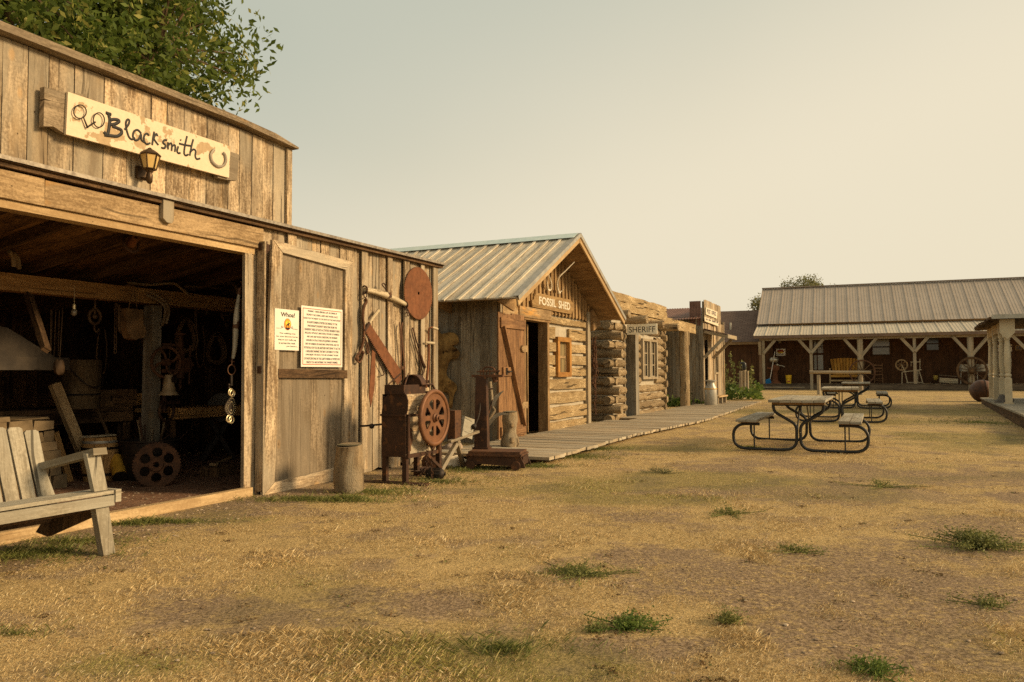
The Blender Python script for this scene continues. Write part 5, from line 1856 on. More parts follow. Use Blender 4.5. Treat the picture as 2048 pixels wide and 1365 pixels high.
# yellow pine glider bench
fr = onp(1690, 766, 1.35)
t = thing('pine_porch_bench', 'yellow pine bench with fanned slat back on the porch behind the wagon wheel', 'bench', fr)
mb = MB()
for k in range(9):
    x = -.62 + k * .155
    h = 1.32 + .06 * math.sin(math.pi * k / 8)
    mb.prism([(x * .86 - .055, .45), (x * .86 + .055, .45), (x * 1.05 + .066, h), (x * 1.05 - .066, h)], .30, .325)
mb.build('backrest', W_YELLOW, t)
mb = MB(); mb.box(-.72, .72, -.25, .3, .42, .46, 'x'); mb.box(-.72, .72, -.26, -.22, .34, .42, 'x'); mb.build('seat', W_YELLOW, t)
mb = MB()
for s_ in (-1, 1):
    mb.box(s_ * .74 - .03, s_ * .74 + .03, -.25, -.18, 0, .78); mb.box(s_ * .74 - .05, s_ * .74 + .05, -.28, .3, .78, .82, 'y'); mb.box(s_ * .74 - .03, s_ * .74 + .03, .2, .27, 0, .78)
mb.box(-.72, .72, -.24, -.20, .12, .2, 'x')
mb.build('frame', W_TRIM, t)
# ladder back chair
fr = onp(1757, 766, 1.4)
t = thing('ladder_back_chair', 'old ladder-back wooden chair on the porch between wagon wheel and spinning wheel', 'chair', fr)
mb = MB()
for x in (-.2, .2):
    mb.tube([(x, .2, 0), (x * 1.05, .26, 1.08)], .02, 6); mb.tube([(x, -.2, 0), (x, -.2, .48)], .02, 6)
for z in (.25, .15):
    mb.tube([(-.2, -.2, z), (.2, -.2, z)], .012, 5)
mb.build('frame', W_RED, t)
mb = MB()
for z in (.62, .78, .94):
    mb.box(-.2, .2, .215, .235, z, z + .06, 'x')
mb.build('back_slats', W_RED, t)
mb = MB(); mb.box(-.22, .22, -.22, .2, .45, .48, 'x'); mb.build('seat', W_RED, t)
# wheels
def wheel(name, label, fr, r_, nsp, rim, hub, matr, mats, cat, tilt=0, group=None, hubr=.1):
    t = thing(name, label, cat, fr, group)
    c0 = V((0, 0, r_))
    mb = MB(); mb.loops([circ(0, r_, r_, 44), circ(0, r_, r_ - rim, 44)], 0, .06, .006); mb.build('rim', matr, t)
    mb = MB()
    for k in range(nsp):
        a0 = 2 * math.pi * (k + .5) / nsp
        mb.tube([(math.cos(a0) * hubr * .8, 0, r_ + math.sin(a0) * hubr * .8), (math.cos(a0) * (r_ - rim * .5), 0, r_ + math.sin(a0) * (r_ - rim * .5))], [.024, .016], 7)
    mb.build('spokes', mats, t)
    mb = MB(); mb.lathe([(.02, -hub), (hubr * .6, -hub), (hubr * .7, -.06), (hubr, -.04), (hubr, .05), (hubr * .6, hub), (.02, hub)], 16, M.Translation((0, 0, r_)) @ M.Rotation(math.pi / 2, 4, 'X')); mb.lathe([(.01, hub + .001), (hubr * .4, hub + .003)], 12, M.Translation((0, 0, r_)) @ M.Rotation(math.pi / 2, 4, 'X')); mb.build('hub', mats, t)
    return t
x = la(1724.5, 744, -.12)[0]
rw = (la(1724, 719, -.12)[1] - la(1724, 768, -.12)[1]) / 2
wheel('wagon_wheel', 'thin brown wagon wheel leaning on the porch post before the pine bench', Lf.sub(x, -.12, DK - .02), rw, 12, .06, .10, RUST, W_DARK, 'wagon wheel', group='wagon wheels leaning on the porch')
x = la(1944, 741, -.15)[0]
wheel('wagon_wheel', 'heavy dark wagon wheel with big hub, near the iron ball', Lf.sub(x, -.15, DK - .03), rw * 1.08, 14, .09, .16, W_DARK, W_DARK, 'wagon wheel', group='wagon wheels leaning on the porch', hubr=.16)
# spinning wheel
fr = onp(1804, 766, .9)
t = thing('spinning_wheel', 'wooden spinning wheel with a round pale rim standing on the porch', 'spinning wheel', fr)
rz_ = .30
mb = MB(); mb.loops([circ(0, .97, rz_, 32), circ(0, .97, rz_ - .07, 32)], 0, .05); mb.build('rim', W_HEADER, t)
mb = MB()
for k in range(8):
    a0 = 2 * math.pi * k / 8
    mb.tube([(0, 0, .97), (math.cos(a0) * .25, 0, .97 + math.sin(a0) * .25)], .011, 6)
mb.sphere((0, 0, .97), .04, 8); mb.build('spokes', W_HEADER, t)
mb = MB(); mb.tube([(0, 0, .97), (.16, 0, .62)], .03, 6); mb.beam((.02, 0, .60), (.92, .0, .72), .06, .04); mb.tube([(.85, 0, .72), (.86, 0, 1.28)], .02, 6)
mb.beam((.42, 0, 1.12), (.9, 0, 1.12), .03, .04); mb.tube([(.46, 0, 1.14), (.44, 0, .9)], .014, 6)
mb.build('frame', W_HANDLE, t)
for (x0, x1) in (((.02, .6), (.0, 0)), ((.15, .6), (.27, 0)), ((.8, .7), (.98, 0)), ((.75, .7), (.72, 0))):
    mb = MB(); mb.tube([(x0[0], .02, x0[1]), (x1[0], .04, x1[1])], .026, 6); mb.build('leg', W_HANDLE, t)
mb = MB(); mb.beam((.2, 0, .06), (.95, 0, .06), .1, .03); mb.build('treadle', W_HANDLE, t)
# yellow lantern
fr = onp(1871.5, 763, 1.5)
t = thing('yellow_jar_lantern', 'small yellow glass lantern on the porch deck left of the wooden trough', 'lantern', fr)
mb = MB(); mb.lathe([(.02, 0), (.11, 0), (.11, .03), (.04, .08), (.03, .14), (.06, .17)], 14); mb.build('base', DARKBRONZE, t)
mb = MB(); mb.lathe([(.06, .17), (.10, .22), (.11, .42), (.02, .42)], 14); mb.build('glass', mottled('yellow_glass', (.5, .33, .06), (.62, .45, .12), 6, .3), t)
# wooden trough
fr = onp(1897, 764, .9)
t = thing('wooden_trough', 'pale wooden box trough with tipped lid on the porch beside the heavy wheel', 'box', fr)
mb = MB(); mb.obox(M.Translation((0, 0, .20)) @ M.Rotation(.07, 4, 'Y'), .82, .35, .15, 'x'); mb.obox(M.Translation((.0, .02, .08)) @ M.Rotation(.07, 4, 'Y'), .82, .32, .08, 'x'); mb.build('box', W_HANDLE, t)
mb = MB(); mb.obox(M.Translation((.0, .03, .40)) @ M.Rotation(.10, 4, 'Y'), .9, .4, .02, 'x'); mb.build('lid', W_GREY, t)
# washtub on legs behind the wheel
fr = onp(1948, 764, .75)
t = thing('washtub_stand', 'double galvanised washtub on thin legs behind the heavy wagon wheel', 'washtub', fr)
mb = MB(); mb.lathe([(.02, .62), (.30, .62), (.33, .98), (.35, .98)], 18, M.Translation((-.33, 0, 0))); mb.lathe([(.02, .62), (.30, .62), (.33, .98), (.35, .98)], 18, M.Translation((.38, 0, 0))); mb.build('tub', GALV, t)
for xx in (-.55, -.1, .15, .62):
    mb = MB(); mb.tube([(xx, 0, .62), (xx * 1.08, 0, 0)], .02, 6); mb.build('leg', GALV, t)
# signs on the right part of the porch
for (nm, pa, pb, lbx, matp) in (('notice_board', (1995, 690), (2024, 703), 'white printed notice on the porch wall behind the turned posts', WHITE), ('tan_notice', (2030, 691), (2044, 701), 'faded tan notice on the dark wall right of the turned posts', W_SIGN)):
    a, b_ = la(*pa, WY - .02), la(*pb, WY - .02)
    fr = Lf.sub(a[0], WY - .02, b_[1])
    t = thing(nm, lbx, 'sign', fr)
    mb = MB(); mb.box(0, b_[0] - a[0], 0, .015, 0, a[1] - b_[1]); mb.build('panel', matp, t)
    mb = MB()
    for k in range(3):
        z = (a[1] - b_[1]) * (.72 - .23 * k)
        x = .06
        while x < b_[0] - a[0] - .12:
            w = rnd.uniform(.05, .12); mb.box(x, x + w, -.004, 0, z - .03, z + .03); x += w + .03
    mb.build('lettering', INK2, t)
a, b_ = la(1996, 646, -.12), la(2100, 664, -.12)
fr = Lf.sub(a[0], -.12, b_[1])
t = thing('hardware_sign', 'dark plank sign reading HARDWARE and DRY GOODS hung from the porch beam', 'sign', fr)
Wd, Ht = b_[0] - a[0], la(2030, 645, -.12)[1] - la(2030, 663, -.12)[1]
off = la(2030, 663, -.12)[1] - b_[1]
mb = MB(); mb.box(0, Wd, 0, .03, off, off + Ht * .48, 'x'); mb.box(0, Wd, 0, .03, off + Ht * .52, off + Ht, 'x'); mb.build('panel', W_DARK if False else W_GREY, t)
mb = MB(); mb.text('HARDWARE', Wd * .12, Wd * .90, off + Ht * .58, off + Ht * .92, -.004, off=.02); mb.text('DRY GOODS', Wd * .12, Wd * .90, off + Ht * .10, off + Ht * .40, -.004, off=.02); mb.build('lettering', INK, t)
# step board and stones in front of the deck
p = Lf.sub(la(1500, 776, -.6)[0], -.6, 0)
mb = MB(); mb.box(.0, la(1609, 776, -.6)[0] - la(1500, 776, -.6)[0], -.2, .15, .13, .17, 'x')
t = thing('porch_step', 'long low plank step in front of the porch corner', 'step', p); mb.build('tread', W_POSTGREY, t)
mb = MB(); mb.box(.3, .5, -.1, .1, 0, .129); mb.box(2.0, 2.2, -.1, .1, 0, .129); mb.build('blocks', STONE, t)
# hitching rail
H0 = pz(1648, 790, gh(8, 34))
h = Fr(H0, 112)
qh = lambda px, py: h.at(px, py)
t = thing('hitching_rail', 'pale log hitching rail standing in front of the porch', 'rail', h)
mb = MB(); r0, r1 = qh(1619, 745), qh(1742, 745); mb.tube([(r0[0], 0, r0[1]), (r1[0], 0, r1[1])], [.07, .06], 12, rough=.08); mb.build('rail', W_POSTGREY, t)
for px in (1637, 1722):
    mb = MB(); a = qh(px, 750); mb.tube([(a[0], 0, -.05), (a[0], 0, a[1])], .075, 10, rough=.08); mb.build('post', W_POSTGREY, t)

# =================================================================== BROWN HOUSE BEHIND
hb = thing('shingled_house', 'dark brown house with brown shingle roof between post office and long porch', 'house', Lf.sub(-6.5, 1.6, 0))
Hf = Lf.sub(-6.5, 1.6, 0)
ez = Hf.at(1480, 683)[1]; rz_ = Hf.at(1480, 622, 3.0)[1]
mb = MB(); mb.box(.0, 6.9, 0, .1, -.2, ez + .05); mb.box(0, .1, .1, 5.5, -.2, ez); mb.build('wall', W_BROWNWALL, hb)
mb = MB()
L = math.hypot(3.35, rz_ - ez)
vs = [V((-.3, -.35, ez - .05)), V((6.3, -.35, ez - .05)), V((6.3, 3.0, rz_)), V((-.3, 3.0, rz_)), V((-.3, 6.0, ez)), V((6.3, 6.0, ez))]
mb.add(vs, [[0, 1, 2, 3], [3, 2, 5, 4]], [[(0, 0), (6.6, 0), (6.6, L), (0, L)], [(0, 0), (6.6, 0), (6.6, L), (0, L)]])
rf = mb.build('roof', SHINGLE, hb)
mb = MB(); mb.box(-.3, 6.4, -.36, -.33, ez - .2, ez - .06, 'x'); mb.build('fascia', W_SOFFIT, hb)
a = Hf.at(1461, 662, 1.0)
mb = MB(); mb.tube([(a[0], 1.0, a[1] - .2), (a[0], 1.0, Hf.at(1461, 646, 1.0)[1])], .06, 10); mb.lathe([(.16, a[1] - .22), (.14, a[1] - .14), (.07, a[1] - .1)], 10, M.Translation((a[0], 1.0, 0))); mb.build('vent_pipe', GALV, rf)

# =================================================================== RIGHT PORCH
D_ = pz(2018, 808, .32)
u2 = pz(1983, 796, .32) - D_
ang = math.degrees(math.atan2(u2.x, u2.y))
Q_ = Fr(V((D_.x, D_.y, .06)), ang)
rp = thing('turned_post_porch', 'cream porch with turned posts and dark roof at the right edge', 'porch', Q_)
dz = .32 - .06
mb = MB()
x = -9.5
L2 = u2.length
while x < L2 + .2:
    w = rnd.uniform(.13, .16)
    mb.box(x, x + w - .008, -4.0, .30, dz - .04, dz, 'y'); x += w
mb.build('deck', W_BENCH, rp)
mb = MB(); mb.box(-9.4, L2 + .25, .22, .27, -.08, dz - .045, 'x'); mb.box(L2 + .2, L2 + .25, -4.0, .22, -.08, dz - .045, 'y'); mb.build('deck_skirt', W_DARK, rp)
PHt = Q_.at(2015, 636)[1]
ts = [0.0]
for px in (2005, 1992.5, 1983):
    ts.append(Q_.at(px, 750)[0])
prof = [(.105, 0), (.105, .04), (.085, .05), (.085, .62)]
for i, x in enumerate(ts):
    H_ = PHt - dz
    mb = MB()
    m_ = M.Translation((x, 0, dz))
    mb.obox(m_ @ M.Translation((0, 0, .33)), .155, .155, .66)
    mb.obox(m_ @ M.Translation((0, 0, .015)), .21, .21, .03)
    mb.lathe([(.07, .66), (.055, .69), (.08, .72), (.08, .76), (.055, .79), (.07, .82), (.07, .90), (.078, .95), (.082, 1.1), (.074, 1.35), (.06, 1.62), (.058, 1.66), (.075, 1.68), (.075, 1.71), (.06, 1.73), (.07, 1.76), (.078, 1.78), (.078, 1.84)], 18, m_)
    mb.obox(m_ @ M.Translation((0, 0, 1.84 + (H_ - 1.84) / 2)), .15, .15, H_ - 1.84)
    mb.build('turned_post', CREAM, rp)
mb = MB()
mb.box(-.06, L2 + .25, -.05, .06, PHt - .30, PHt - .035, 'x')
mb.build('porch_beam', W_TRIM, rp)
mb = MB()
# pointed cap board on the near corner post, facing the camera and along the eave
mb.prism([(-.17, PHt - .38), (0, PHt - .55), (.17, PHt - .38), (.17, PHt + .02), (-.17, PHt + .02)], .09, .11, m=M(((0, -1, 0, 0), (1, 0, 0, 0), (0, 0, 1, 0), (0, 0, 0, 1))))
mb.box(-.10, .08, -.09, .10, PHt - .50, PHt)
mb.build('cap_board', CREAM, rp)
mb = MB()
mb.prism([(.32, PHt - .03), (-4.2, PHt + .07), (-4.2, PHt + .11), (.34, PHt + .02)], -.32, L2 + .5, m=M(((0, 1, 0, 0), (1, 0, 0, 0), (0, 0, 1, 0), (0, 0, 0, 1))))
k = -.3
while k < L2 + .5:
    w = rnd.uniform(.15, .3)
    mb.box(k, k + w - .02, .25, .42 + rnd.uniform(-.04, .05), PHt - .03 + rnd.uniform(-.02, .01), PHt + .03, 'y', .01); k += w
mb.build('roof', W_DARK, rp)
mb = MB(); mb.box(-.37, -.33, -4.2, .36, PHt - .02, PHt + .09); mb.build('roof_fascia', GALV, rp)
mb = MB(); mb.box(-4.2, L2 + .4, -4.1, -4.0, 0, PHt + .05, 'z'); mb.build('wall', W_BROWNWALL, rp)

# rusty iron ball and rock beside it
fr = Fr(pz(1965, 804, gh(0, 27)), 20)
t = thing('rusty_iron_ball', 'large round rusty iron ball lying in the grass by the cream porch', 'iron ball', fr)
rb = .40
mb = MB(); mb.sphere((0, 0, rb - .03), rb, 26, (1.08, 1.0, .95), .05, 2); mb.build('shell', mottled('ball_rust', (.045, .025, .018), (.16, .075, .04), 3, .5, .3, .2), t)
mb = MB(); mb.tube([(rb * 1.05 * math.cos(a_), -.05, rb - .03 + rb * .965 * math.sin(a_)) for a_ in [2 * math.pi * k / 30 for k in range(30)]], .018, 6, closed=True)
mb.sphere((.38, -.2, rb), .045, 8); mb.sphere((-.1, -.38, rb + .05), .035, 8); mb.build('seam', IRON, t)
rock('rock', 'dark grey rock by the foot of the nearest cream post', 2007, 822, .26, (.9, .8, .9), GREYROCK, 8, gh(0, 24))
rock('rock', 'small pale stone beside the iron ball', 1971, 806, .12, (1.2, .8, .5), ROCK, 9, gh(0, 26))
rock('rock', 'reddish stone in the weeds left of the porch step', 1452, 777, .32, (1.2, .8, .8), mottled('red_stone', (.22, .11, .07), (.34, .19, .12), 5, .9, 0, .5), 12, .22)
rock('rock', 'pale stone slab by the deck foot behind the cream posts', 2025, 772, .3, (1.6, .8, .5), GREYROCK, 13, .2)

# =================================================================== PICNIC TABLES
def picnic(label, fr):
    t = thing('picnic_table', label, 'picnic table', fr, 'picnic tables standing on the dry grass')
    # local x across the table, y along it
    mb = MB()
    wd = .148
    for k in range(5):
        x = -.385 + k * .154 + .077 - .0
        mb.beam((x, -1.22 + rnd.uniform(-.012, .012), .735 + rnd.uniform(-.003, .003)), (x, 1.22, .735), wd, .038, (0, 0, 1), .002)
    mb.build('tabletop', W_BENCH, t)
    mb = MB()
    for y in (-.92, .92, 0):
        mb.box(-.36, .36, y - .045, y + .045, .675, .714, 'x')
    build_each(mb, 'cleat', W_SOFFIT, t)
    for s_ in (-1, 1):
        mb = MB()
        for k in (0, 1):
            x = s_ * (.62 + k * .15 + .0)
            mb.beam((x, -1.22 + rnd.uniform(-.012, .012), .445), (x, 1.22, .445), .142, .038, (0, 0, 1), .002)
        mb.build('bench_seat', W_BENCH, t)
        mb = MB()
        for y in (-.92, .92):
            mb.box(s_ * .56, s_ * .84, y - .04, y + .04, .402, .424, 'x')
        build_each(mb, 'bench_cleat', W_SOFFIT, t)
    for y in (-.92, .92):
        mb = MB()
        for s_ in (-1, 1):
            pts = [(s_ * .54, y, .385), (s_ * .74, y, .385), (s_ * .84, y, .36), (s_ * .905, y, .29), (s_ * .92, y, .20), (s_ * .90, y, .10), (s_ * .83, y, .04), (s_ * .72, y, .022), (s_ * .45, y, .02), (s_ * .20, y, .022), (s_ * .09, y, .05), (s_ * .036, y, .12), (s_ * .027, y, .22), (s_ * .03, y, .34),
                   (s_ * .07, y, .41), (s_ * .2, y, .49), (s_ * .31, y, .56), (s_ * .34, y, .62), (s_ * .345, y, .672)]
            mb.tube(smooth(pts, 4), .022, 8)
            mb.tube([(s_ * .62, y, .03), (s_ * .62, y, .38)], .012, 6)
        mb.tube([(-.36, y, .672), (.36, y, .672)], .018, 6)
        mb.build('tube_frame', BLACKPAINT, t)
    mb = MB()
    for s_ in (-1, 1):
        mb.tube([(s_ * .02, s_ * .9, .30), (s_ * .03, s_ * .25, .66)], .012, 6)
    mb.build('diagonal_brace', BLACKPAINT, t)
    return t
def tf(x, y, a):
    f = Fr((x, y, gh(x, y)), a)
    # local x across: turn so that y runs along direction a
    return Fr((x, y, gh(x, y)), a + 90)
pt = picnic('nearest picnic table with grey plank top and black tube legs', tf(4.52, 12.40, 24.5))
pt2 = copy_thing(pt); pt2.matrix_world = tf(7.55, 18.35, 23).m; pt2['label'] = 'middle picnic table of the three, directly behind the nearest one'
pt3 = copy_thing(pt); pt3.matrix_world = tf(10.35, 24.0, 24).m; pt3['label'] = 'farthest picnic table, partly hidden behind the middle one'

# =================================================================== GREY BENCH IN THE LEFT CORNER
o = pz(220, 1112, 0)
leg_o = B.atz(205, 1112, 0)
N_ = Fr(pz(205, 1112, 0), AZ)
t = thing('slatted_garden_bench', 'silvery slatted wooden garden bench cut off by the left edge', 'bench', N_)
qn = lambda px, py, y=0.0: N_.at(px, py, y)
mb = MB()
s1 = qn(222, 1000)
sz = .385
mb.box(-1.5, s1[0] + .0, -.035, -.008, sz - .07, sz - .005, 'x')
mb.box(-1.5, s1[0] + .01, -.03, .075, sz + .004, sz + .026, 'x')
mb.box(s1[0] + .0, s1[0] + .04, -.045, .08, sz - .05, sz + .03, 'y')
mb.box(-1.5, s1[0] + .01, .085, .17, sz + .0, sz + .022, 'x')
mb.box(-1.5, s1[0] - .02, .18, .27, sz - .015, sz + .007, 'x')
mb.box(-1.5, s1[0] - .02, .28, .37, sz - .035, sz - .013, 'x')
mb.build('seat', W_BENCH, t)
mb = MB()
xx = s1[0] - .005
mb.prism([(xx - .05, 0.0), (xx + .035, .0), (xx - .02, sz - .07), (xx - .115, sz - .07)], -.012, .04)
mb.build('leg', W_BENCH, t)
mb = MB()
mb.prism([(xx - .115, sz + .03), (xx - .02, sz + .03), (xx - .08, .66), (xx - .175, .66)], .0, .035)
mb.build('arm_post', W_BENCH, t)
mb = MB()
mb.beam((xx - .105, -.035, .672), (xx - .13, .47, .555), .10, .045, (0, 0, 1), .002)
mb.build('armrest', W_BENCH, t)
mb = MB()
mb.prism([(-.0, sz - .075), (.55, sz - .20), (.62, sz - .28), (.50, sz - .30), (.02, sz - .12)], -xx + .05, -xx + .08, m=M(((0, -1, 0, 0), (1, 0, 0, 0), (0, 0, 1, 0), (0, 0, 0, 1))))
mb.box(-1.5, xx - .05, .15, .18, sz - .12, sz - .04, 'x'); mb.box(-1.5, xx - .05, .45, .48, sz - .20, sz - .07, 'x')
mb.build('under_frame', W_DARK, t)
mb = MB()
# fanned back slats leaning back; built in a tilted plane
tl = M.Translation((0, .40, sz - .04)) @ M.Rotation(-.28, 4, 'X')
xs = xx - .17
for k in range(11):
    cxk = xs - k * .105
    fan = 0
    w0, w1 = .043, .047
    top = .48 + .025 * math.sin(math.pi * (k + 1) / 12) - (.02 if k == 0 else 0)
    o = [(cxk - w0, 0), (cxk + w0, 0), (cxk + w1 - .022, top - .012), (cxk + w1 - .04, top), (cxk - w1 - .008, top), (cxk - w1 - .022, top - .015)]
    mb.prism(o, -.011, .011, m=tl)
mb.build('backrest', W_BENCH, t)
mb = MB()
mb.prism([(xx - .14, -.0), (xx - .09, -.0), (xx - .16, .34), (xx - .20, .34)], -.0, .03, m=tl)
mb.build('back_support', W_BENCH, t)

# =================================================================== INSIDE THE BLACKSMITH SHOP
def bt(px, py, z=0.0, y=None):
    if y is None:
        return B.atz(px, py, z)
# stone forge
f0 = B.atz(142, 978, 0)
FO = B.sub(f0[0], f0[1] + .1)
t = thing('stone_forge', 'rough stacked sandstone forge at the left inside the shop', 'forge', FO)
mb = MB()
z = 0
row = 0
TOPZ = .74
while z < TOPZ:
    h_ = min(rnd.uniform(.08, .16), TOPZ - z + .01)
    x = -1.9
    taper = .05 * z / TOPZ
    while x < .0 - taper * 3:
        w = min(rnd.uniform(.2, .6), .02 - taper * 3 - x)
        if w < .08: break
        d = rnd.uniform(-.02, .02)
        mb.box(x, x + w - .008, d + taper, .6, z, z + h_ - .008, 'x', .014)
        x += w
    z += h_
mb.build('stonework', STONE, t)
# hood
mb = MB()
hm = [(-1.9, 1.22), (.06, 1.22), (-.05, 1.34), (-.55, 1.62), (-1.9, 1.85)]
mb.prism(hm, .1, .7, 'x'); mb.box(-1.95, .08, .07, .1, 1.21, 1.34, 'x')
solo(mb, 'forge_hood', mottled('sooty_hood_metal', (.04, .032, .024), (.10, .078, .055), 5, .6, .2, .1), 'dull grey sheet metal hood hanging above the stone forge', 'forge hood', FO)
def lean(name, label, a, b_, w, th, mat, cat='plank'):
    o = B.atz(a[0], a[1], 0)
    fr = B.sub(o[0], o[1])
    e = B.at(b_[0], b_[1], o[1] + b_[2])
    mb = MB(); mb.beam((0, 0, 0), (e[0] - o[0], b_[2], e[1]), w, th, (0, 1, 0), .008)
    solo(mb, name, mat, label, cat, fr)
lean('leaning_timber', 'thick rough timber leaning over the keg from the forge', (186, 958), (108, 768, .10), .11, .07, W_TRIM, 'timber')
lean('leaning_plank', 'short brown plank leaning on the forge stones', (140, 965), (110, 866, .12), .06, .03, W_BARREL)
# keg
o = B.atz(199, 962, 0); fr = B.sub(o[0], o[1])
t = thing('wooden_keg', 'small wooden keg with hoops standing by the forge', 'keg', fr)
mb = MB(); mb.lathe([(.02, 0), (.155, 0), (.165, .03), (.185, .16), (.19, .25), (.185, .34), (.168, .46), (.16, .48), (.145, .48), (.145, .46), (.01, .46)], 26); mb.build('staves', W_BARREL, t)
for z, r_, mt in ((.43, .1755, GALV), (.36, .1845, IRON), (.08, .176, IRON)):
    mb = MB(); mb.lathe([(r_, z - .014), (r_ + .002, z), (r_ - .001, z + .014)], 26); mb.build('hoop', mt, t)
mb = MB(); mb.box(-.16, .16, -.05, .0, .482, .50, 'x', .003); mb.box(-.15, .165, .02, .1, .482, .496, 'x', .003); mb.build('lid_slats', W_HANDLE, t)
# tanks
o = B.atz(240, 966, 0); fr = B.sub(o[0], o[1])
mb = MB(); mb.tube([(0, 0, .07), (.10, .20, .24)], .072, 18); mb.tube([(.10, .2, .24), (.105, .21, .25)], [.072, .05], 18)
t = thing('yellow_tank', 'small worn yellow cylinder leaning beside the keg', 'tank', fr); mb.build('shell', YELLOWT, t)
mb = MB(); mb.tube([(-.004, -.008, .063), (.0, .0, .071)], .074, 18); mb.build('end_band', IRON, t)
o = B.atz(262, 955, 0); fr = B.sub(o[0], o[1] + .35)
mb = MB(); mb.tube(smooth([(-.12, .0, .14), (.0, 0, .24), (.12, 0, .30)], 3), [.09, .12, .135, .14, .14, .13, .10], 18)
solo(mb, 'rusty_boiler_tank', RUST, 'rounded rusty tank lying behind the yellow cylinder', 'tank', fr)
# sprocket
o = B.atz(312, 976, 0); fr = B.sub(o[0], o[1], 0, 50)
t = thing('iron_sprocket', 'rusty toothed iron sprocket with six round holes leaning on the black pot', 'sprocket', fr)
mb = MB()
r_ = .232
pts = []
for k in range(44):
    a0 = 2 * math.pi * k / 44
    for d, rr_ in ((0, r_ * .955), (.035, r_ * .955), (.05, r_), (.10, r_)):
        pts.append((rr_ * math.cos(a0 + d), r_ + rr_ * math.sin(a0 + d)))
tilt = M.Rotation(-.16, 4, 'X')
mb.loops([pts] + [circ(r_ * .56 * math.cos(a_), r_ + r_ * .56 * math.sin(a_), r_ * .225, 18) for a_ in [2 * math.pi * (k + .5) / 6 for k in range(6)]] + [circ(0, r_, r_ * .13, 14)], 0, .03, .003, m=tilt)
mb.lathe([(r_ * .13, -.04), (r_ * .28, -.04), (r_ * .28, .03)], 20, tilt @ M.Translation((0, 0, r_)) @ M.Rotation(math.pi / 2, 4, 'X')) if False else mb.loops([circ(0, r_, r_ * .29, 20), circ(0, r_, r_ * .13, 14)], -.03, .03, m=tilt)
mb.build('plate', RUST, t)
# black pot with sticks and tools
o = B.atz(332, 962, 0); fr = B.sub(o[0], o[1] + .25)
t = thing('black_scrap_pot', 'wide black iron pot holding sticks and scrap rods', 'pot', fr)
mb = MB(); mb.lathe([(.02, 0), (.22, 0), (.26, .08), (.285, .30), (.29, .42), (.305, .43), (.305, .445), (.28, .44), (.27, .3), (.2, .05), (.0, .04)], 28); mb.build('bowl', IRON, t)
mb = MB(); mb.lathe([(.289, .29), (.296, .30), (.289, .31)], 28); mb.tube([(.29, 0, .33), (.34, 0, .33), (.34, 0, .22), (.285, 0, .22)], .01, 6); mb.build('band', IRON, t)
for k, (ax_, ay_, az_, bx_, by_, bz_, r0_) in enumerate(((-.1, -.05, .1, -.16, -.02, .70, .012), (-.05, 0, .1, -.12, .05, .66, .018), (.05, .1, .1, .06, .16, .60, .008), (.12, 0, .2, .28, .1, .66, .014), (.0, -.1, .2, .42, -.1, .50, .008), (.02, .05, .2, .22, .2, .72, .012), (0, 0, .1, .12, -.1, .58, .008), (-.15, .1, .2, .3, .0, .5, .008))):
    P_o = fr
    mb = MB(); mb.tube(smooth([(ax_, ay_, az_), ((ax_ + bx_) / 2 + rnd.uniform(-.02, .02), (ay_ + by_) / 2, (az_ + bz_) / 2), (bx_, by_, bz_)], 3), r0_, 6, rough=.3)
    LB = ('thin leaning iron rod, leftmost in the black pot', 'split wooden handle standing in the black pot', 'slender straight rod in the middle of the black pot', 'thick crooked stick leaning right in the black pot', 'long thin stick reaching far right over the pot rim', 'knobbly stick at the back right of the black pot', 'short iron rod leaning forward out of the black pot', 'rod lying almost flat across the pot rim')
    solo(mb, 'scrap_stick', (W_STUMP if k in (1, 3, 5) else RUST_DARK), LB[k], 'stick', fr, 'sticks and rods in the black pot')
# post drill on the roof post
o = B.at(302, 725, TB - .2); PD = B.sub(px_, TB - .2, 0)
wz_ = o[1]
t = thing('post_drill', 'iron post drill with handwheel bolted to the roof post', 'post drill', PD.sub(0, 0, wz_))
rr_ = .155
PW_ = M.Rotation(rad(-62), 4, 'Z')
mb = MB()
wc = V((.0, -.12, 0))
ring = [wc + V((rr_ * math.cos(a_) * .85, -rr_ * math.cos(a_) * .5, rr_ * 1.1 * math.sin(a_))) for a_ in [2 * math.pi * k / 28 for k in range(28)]]
mb.tube(ring, .018, 8, closed=True)
for k in range(4):
    a_ = .5 + math.pi * 2 * k / 4
    e = wc + V((rr_ * math.cos(a_) * .85, -rr_ * math.cos(a_) * .5, rr_ * 1.1 * math.sin(a_)))
    mid = (wc + e) / 2 + V((.03 * math.sin(a_), 0, -.03 * math.cos(a_)))
    mb.tube(smooth([wc, mid, e], 3), .014, 6)
mb.lathe([(.01, -.04), (.04, -.04), (.04, .04), (.01, .04)], 12, M.Translation(wc) @ M.Rotation(math.pi / 2, 4, 'X')); mb.build('handwheel', RUST, t)
mb = MB(); dx = .20
mb.lathe([(.012, .34), (.07, .335), (.07, .32), (.02, .31), (.03, .24), (.035, .2), (.022, .16), (.05, .12), (.05, .06), (.03, .02), (.055, -.02), (.06, -.10), (.045, -.14), (.05, -.18), (.02, -.2), (.012, -.3)], 14, M.Translation((dx, -.12, 0)))
mb.lathe([(.01, -.03), (.085, -.03), (.085, .03), (.01, .03)], 16, M.Translation((dx + .05, -.14, -.03)) @ M.Rotation(math.pi / 2, 4, 'X'))
mb.sphere((dx + .13, -.15, -.03), .03, 8); mb.tube([(dx + .14, -.12, .2), (dx + .13, -.12, -.25)], .01, 6); mb.tube([(0, -.05, .2), (dx, -.12, .2)], .02, 6); mb.tube([(0, -.05, -.1), (dx, -.12, -.1)], .02, 6)
mb.build('spindle', RUST, t)
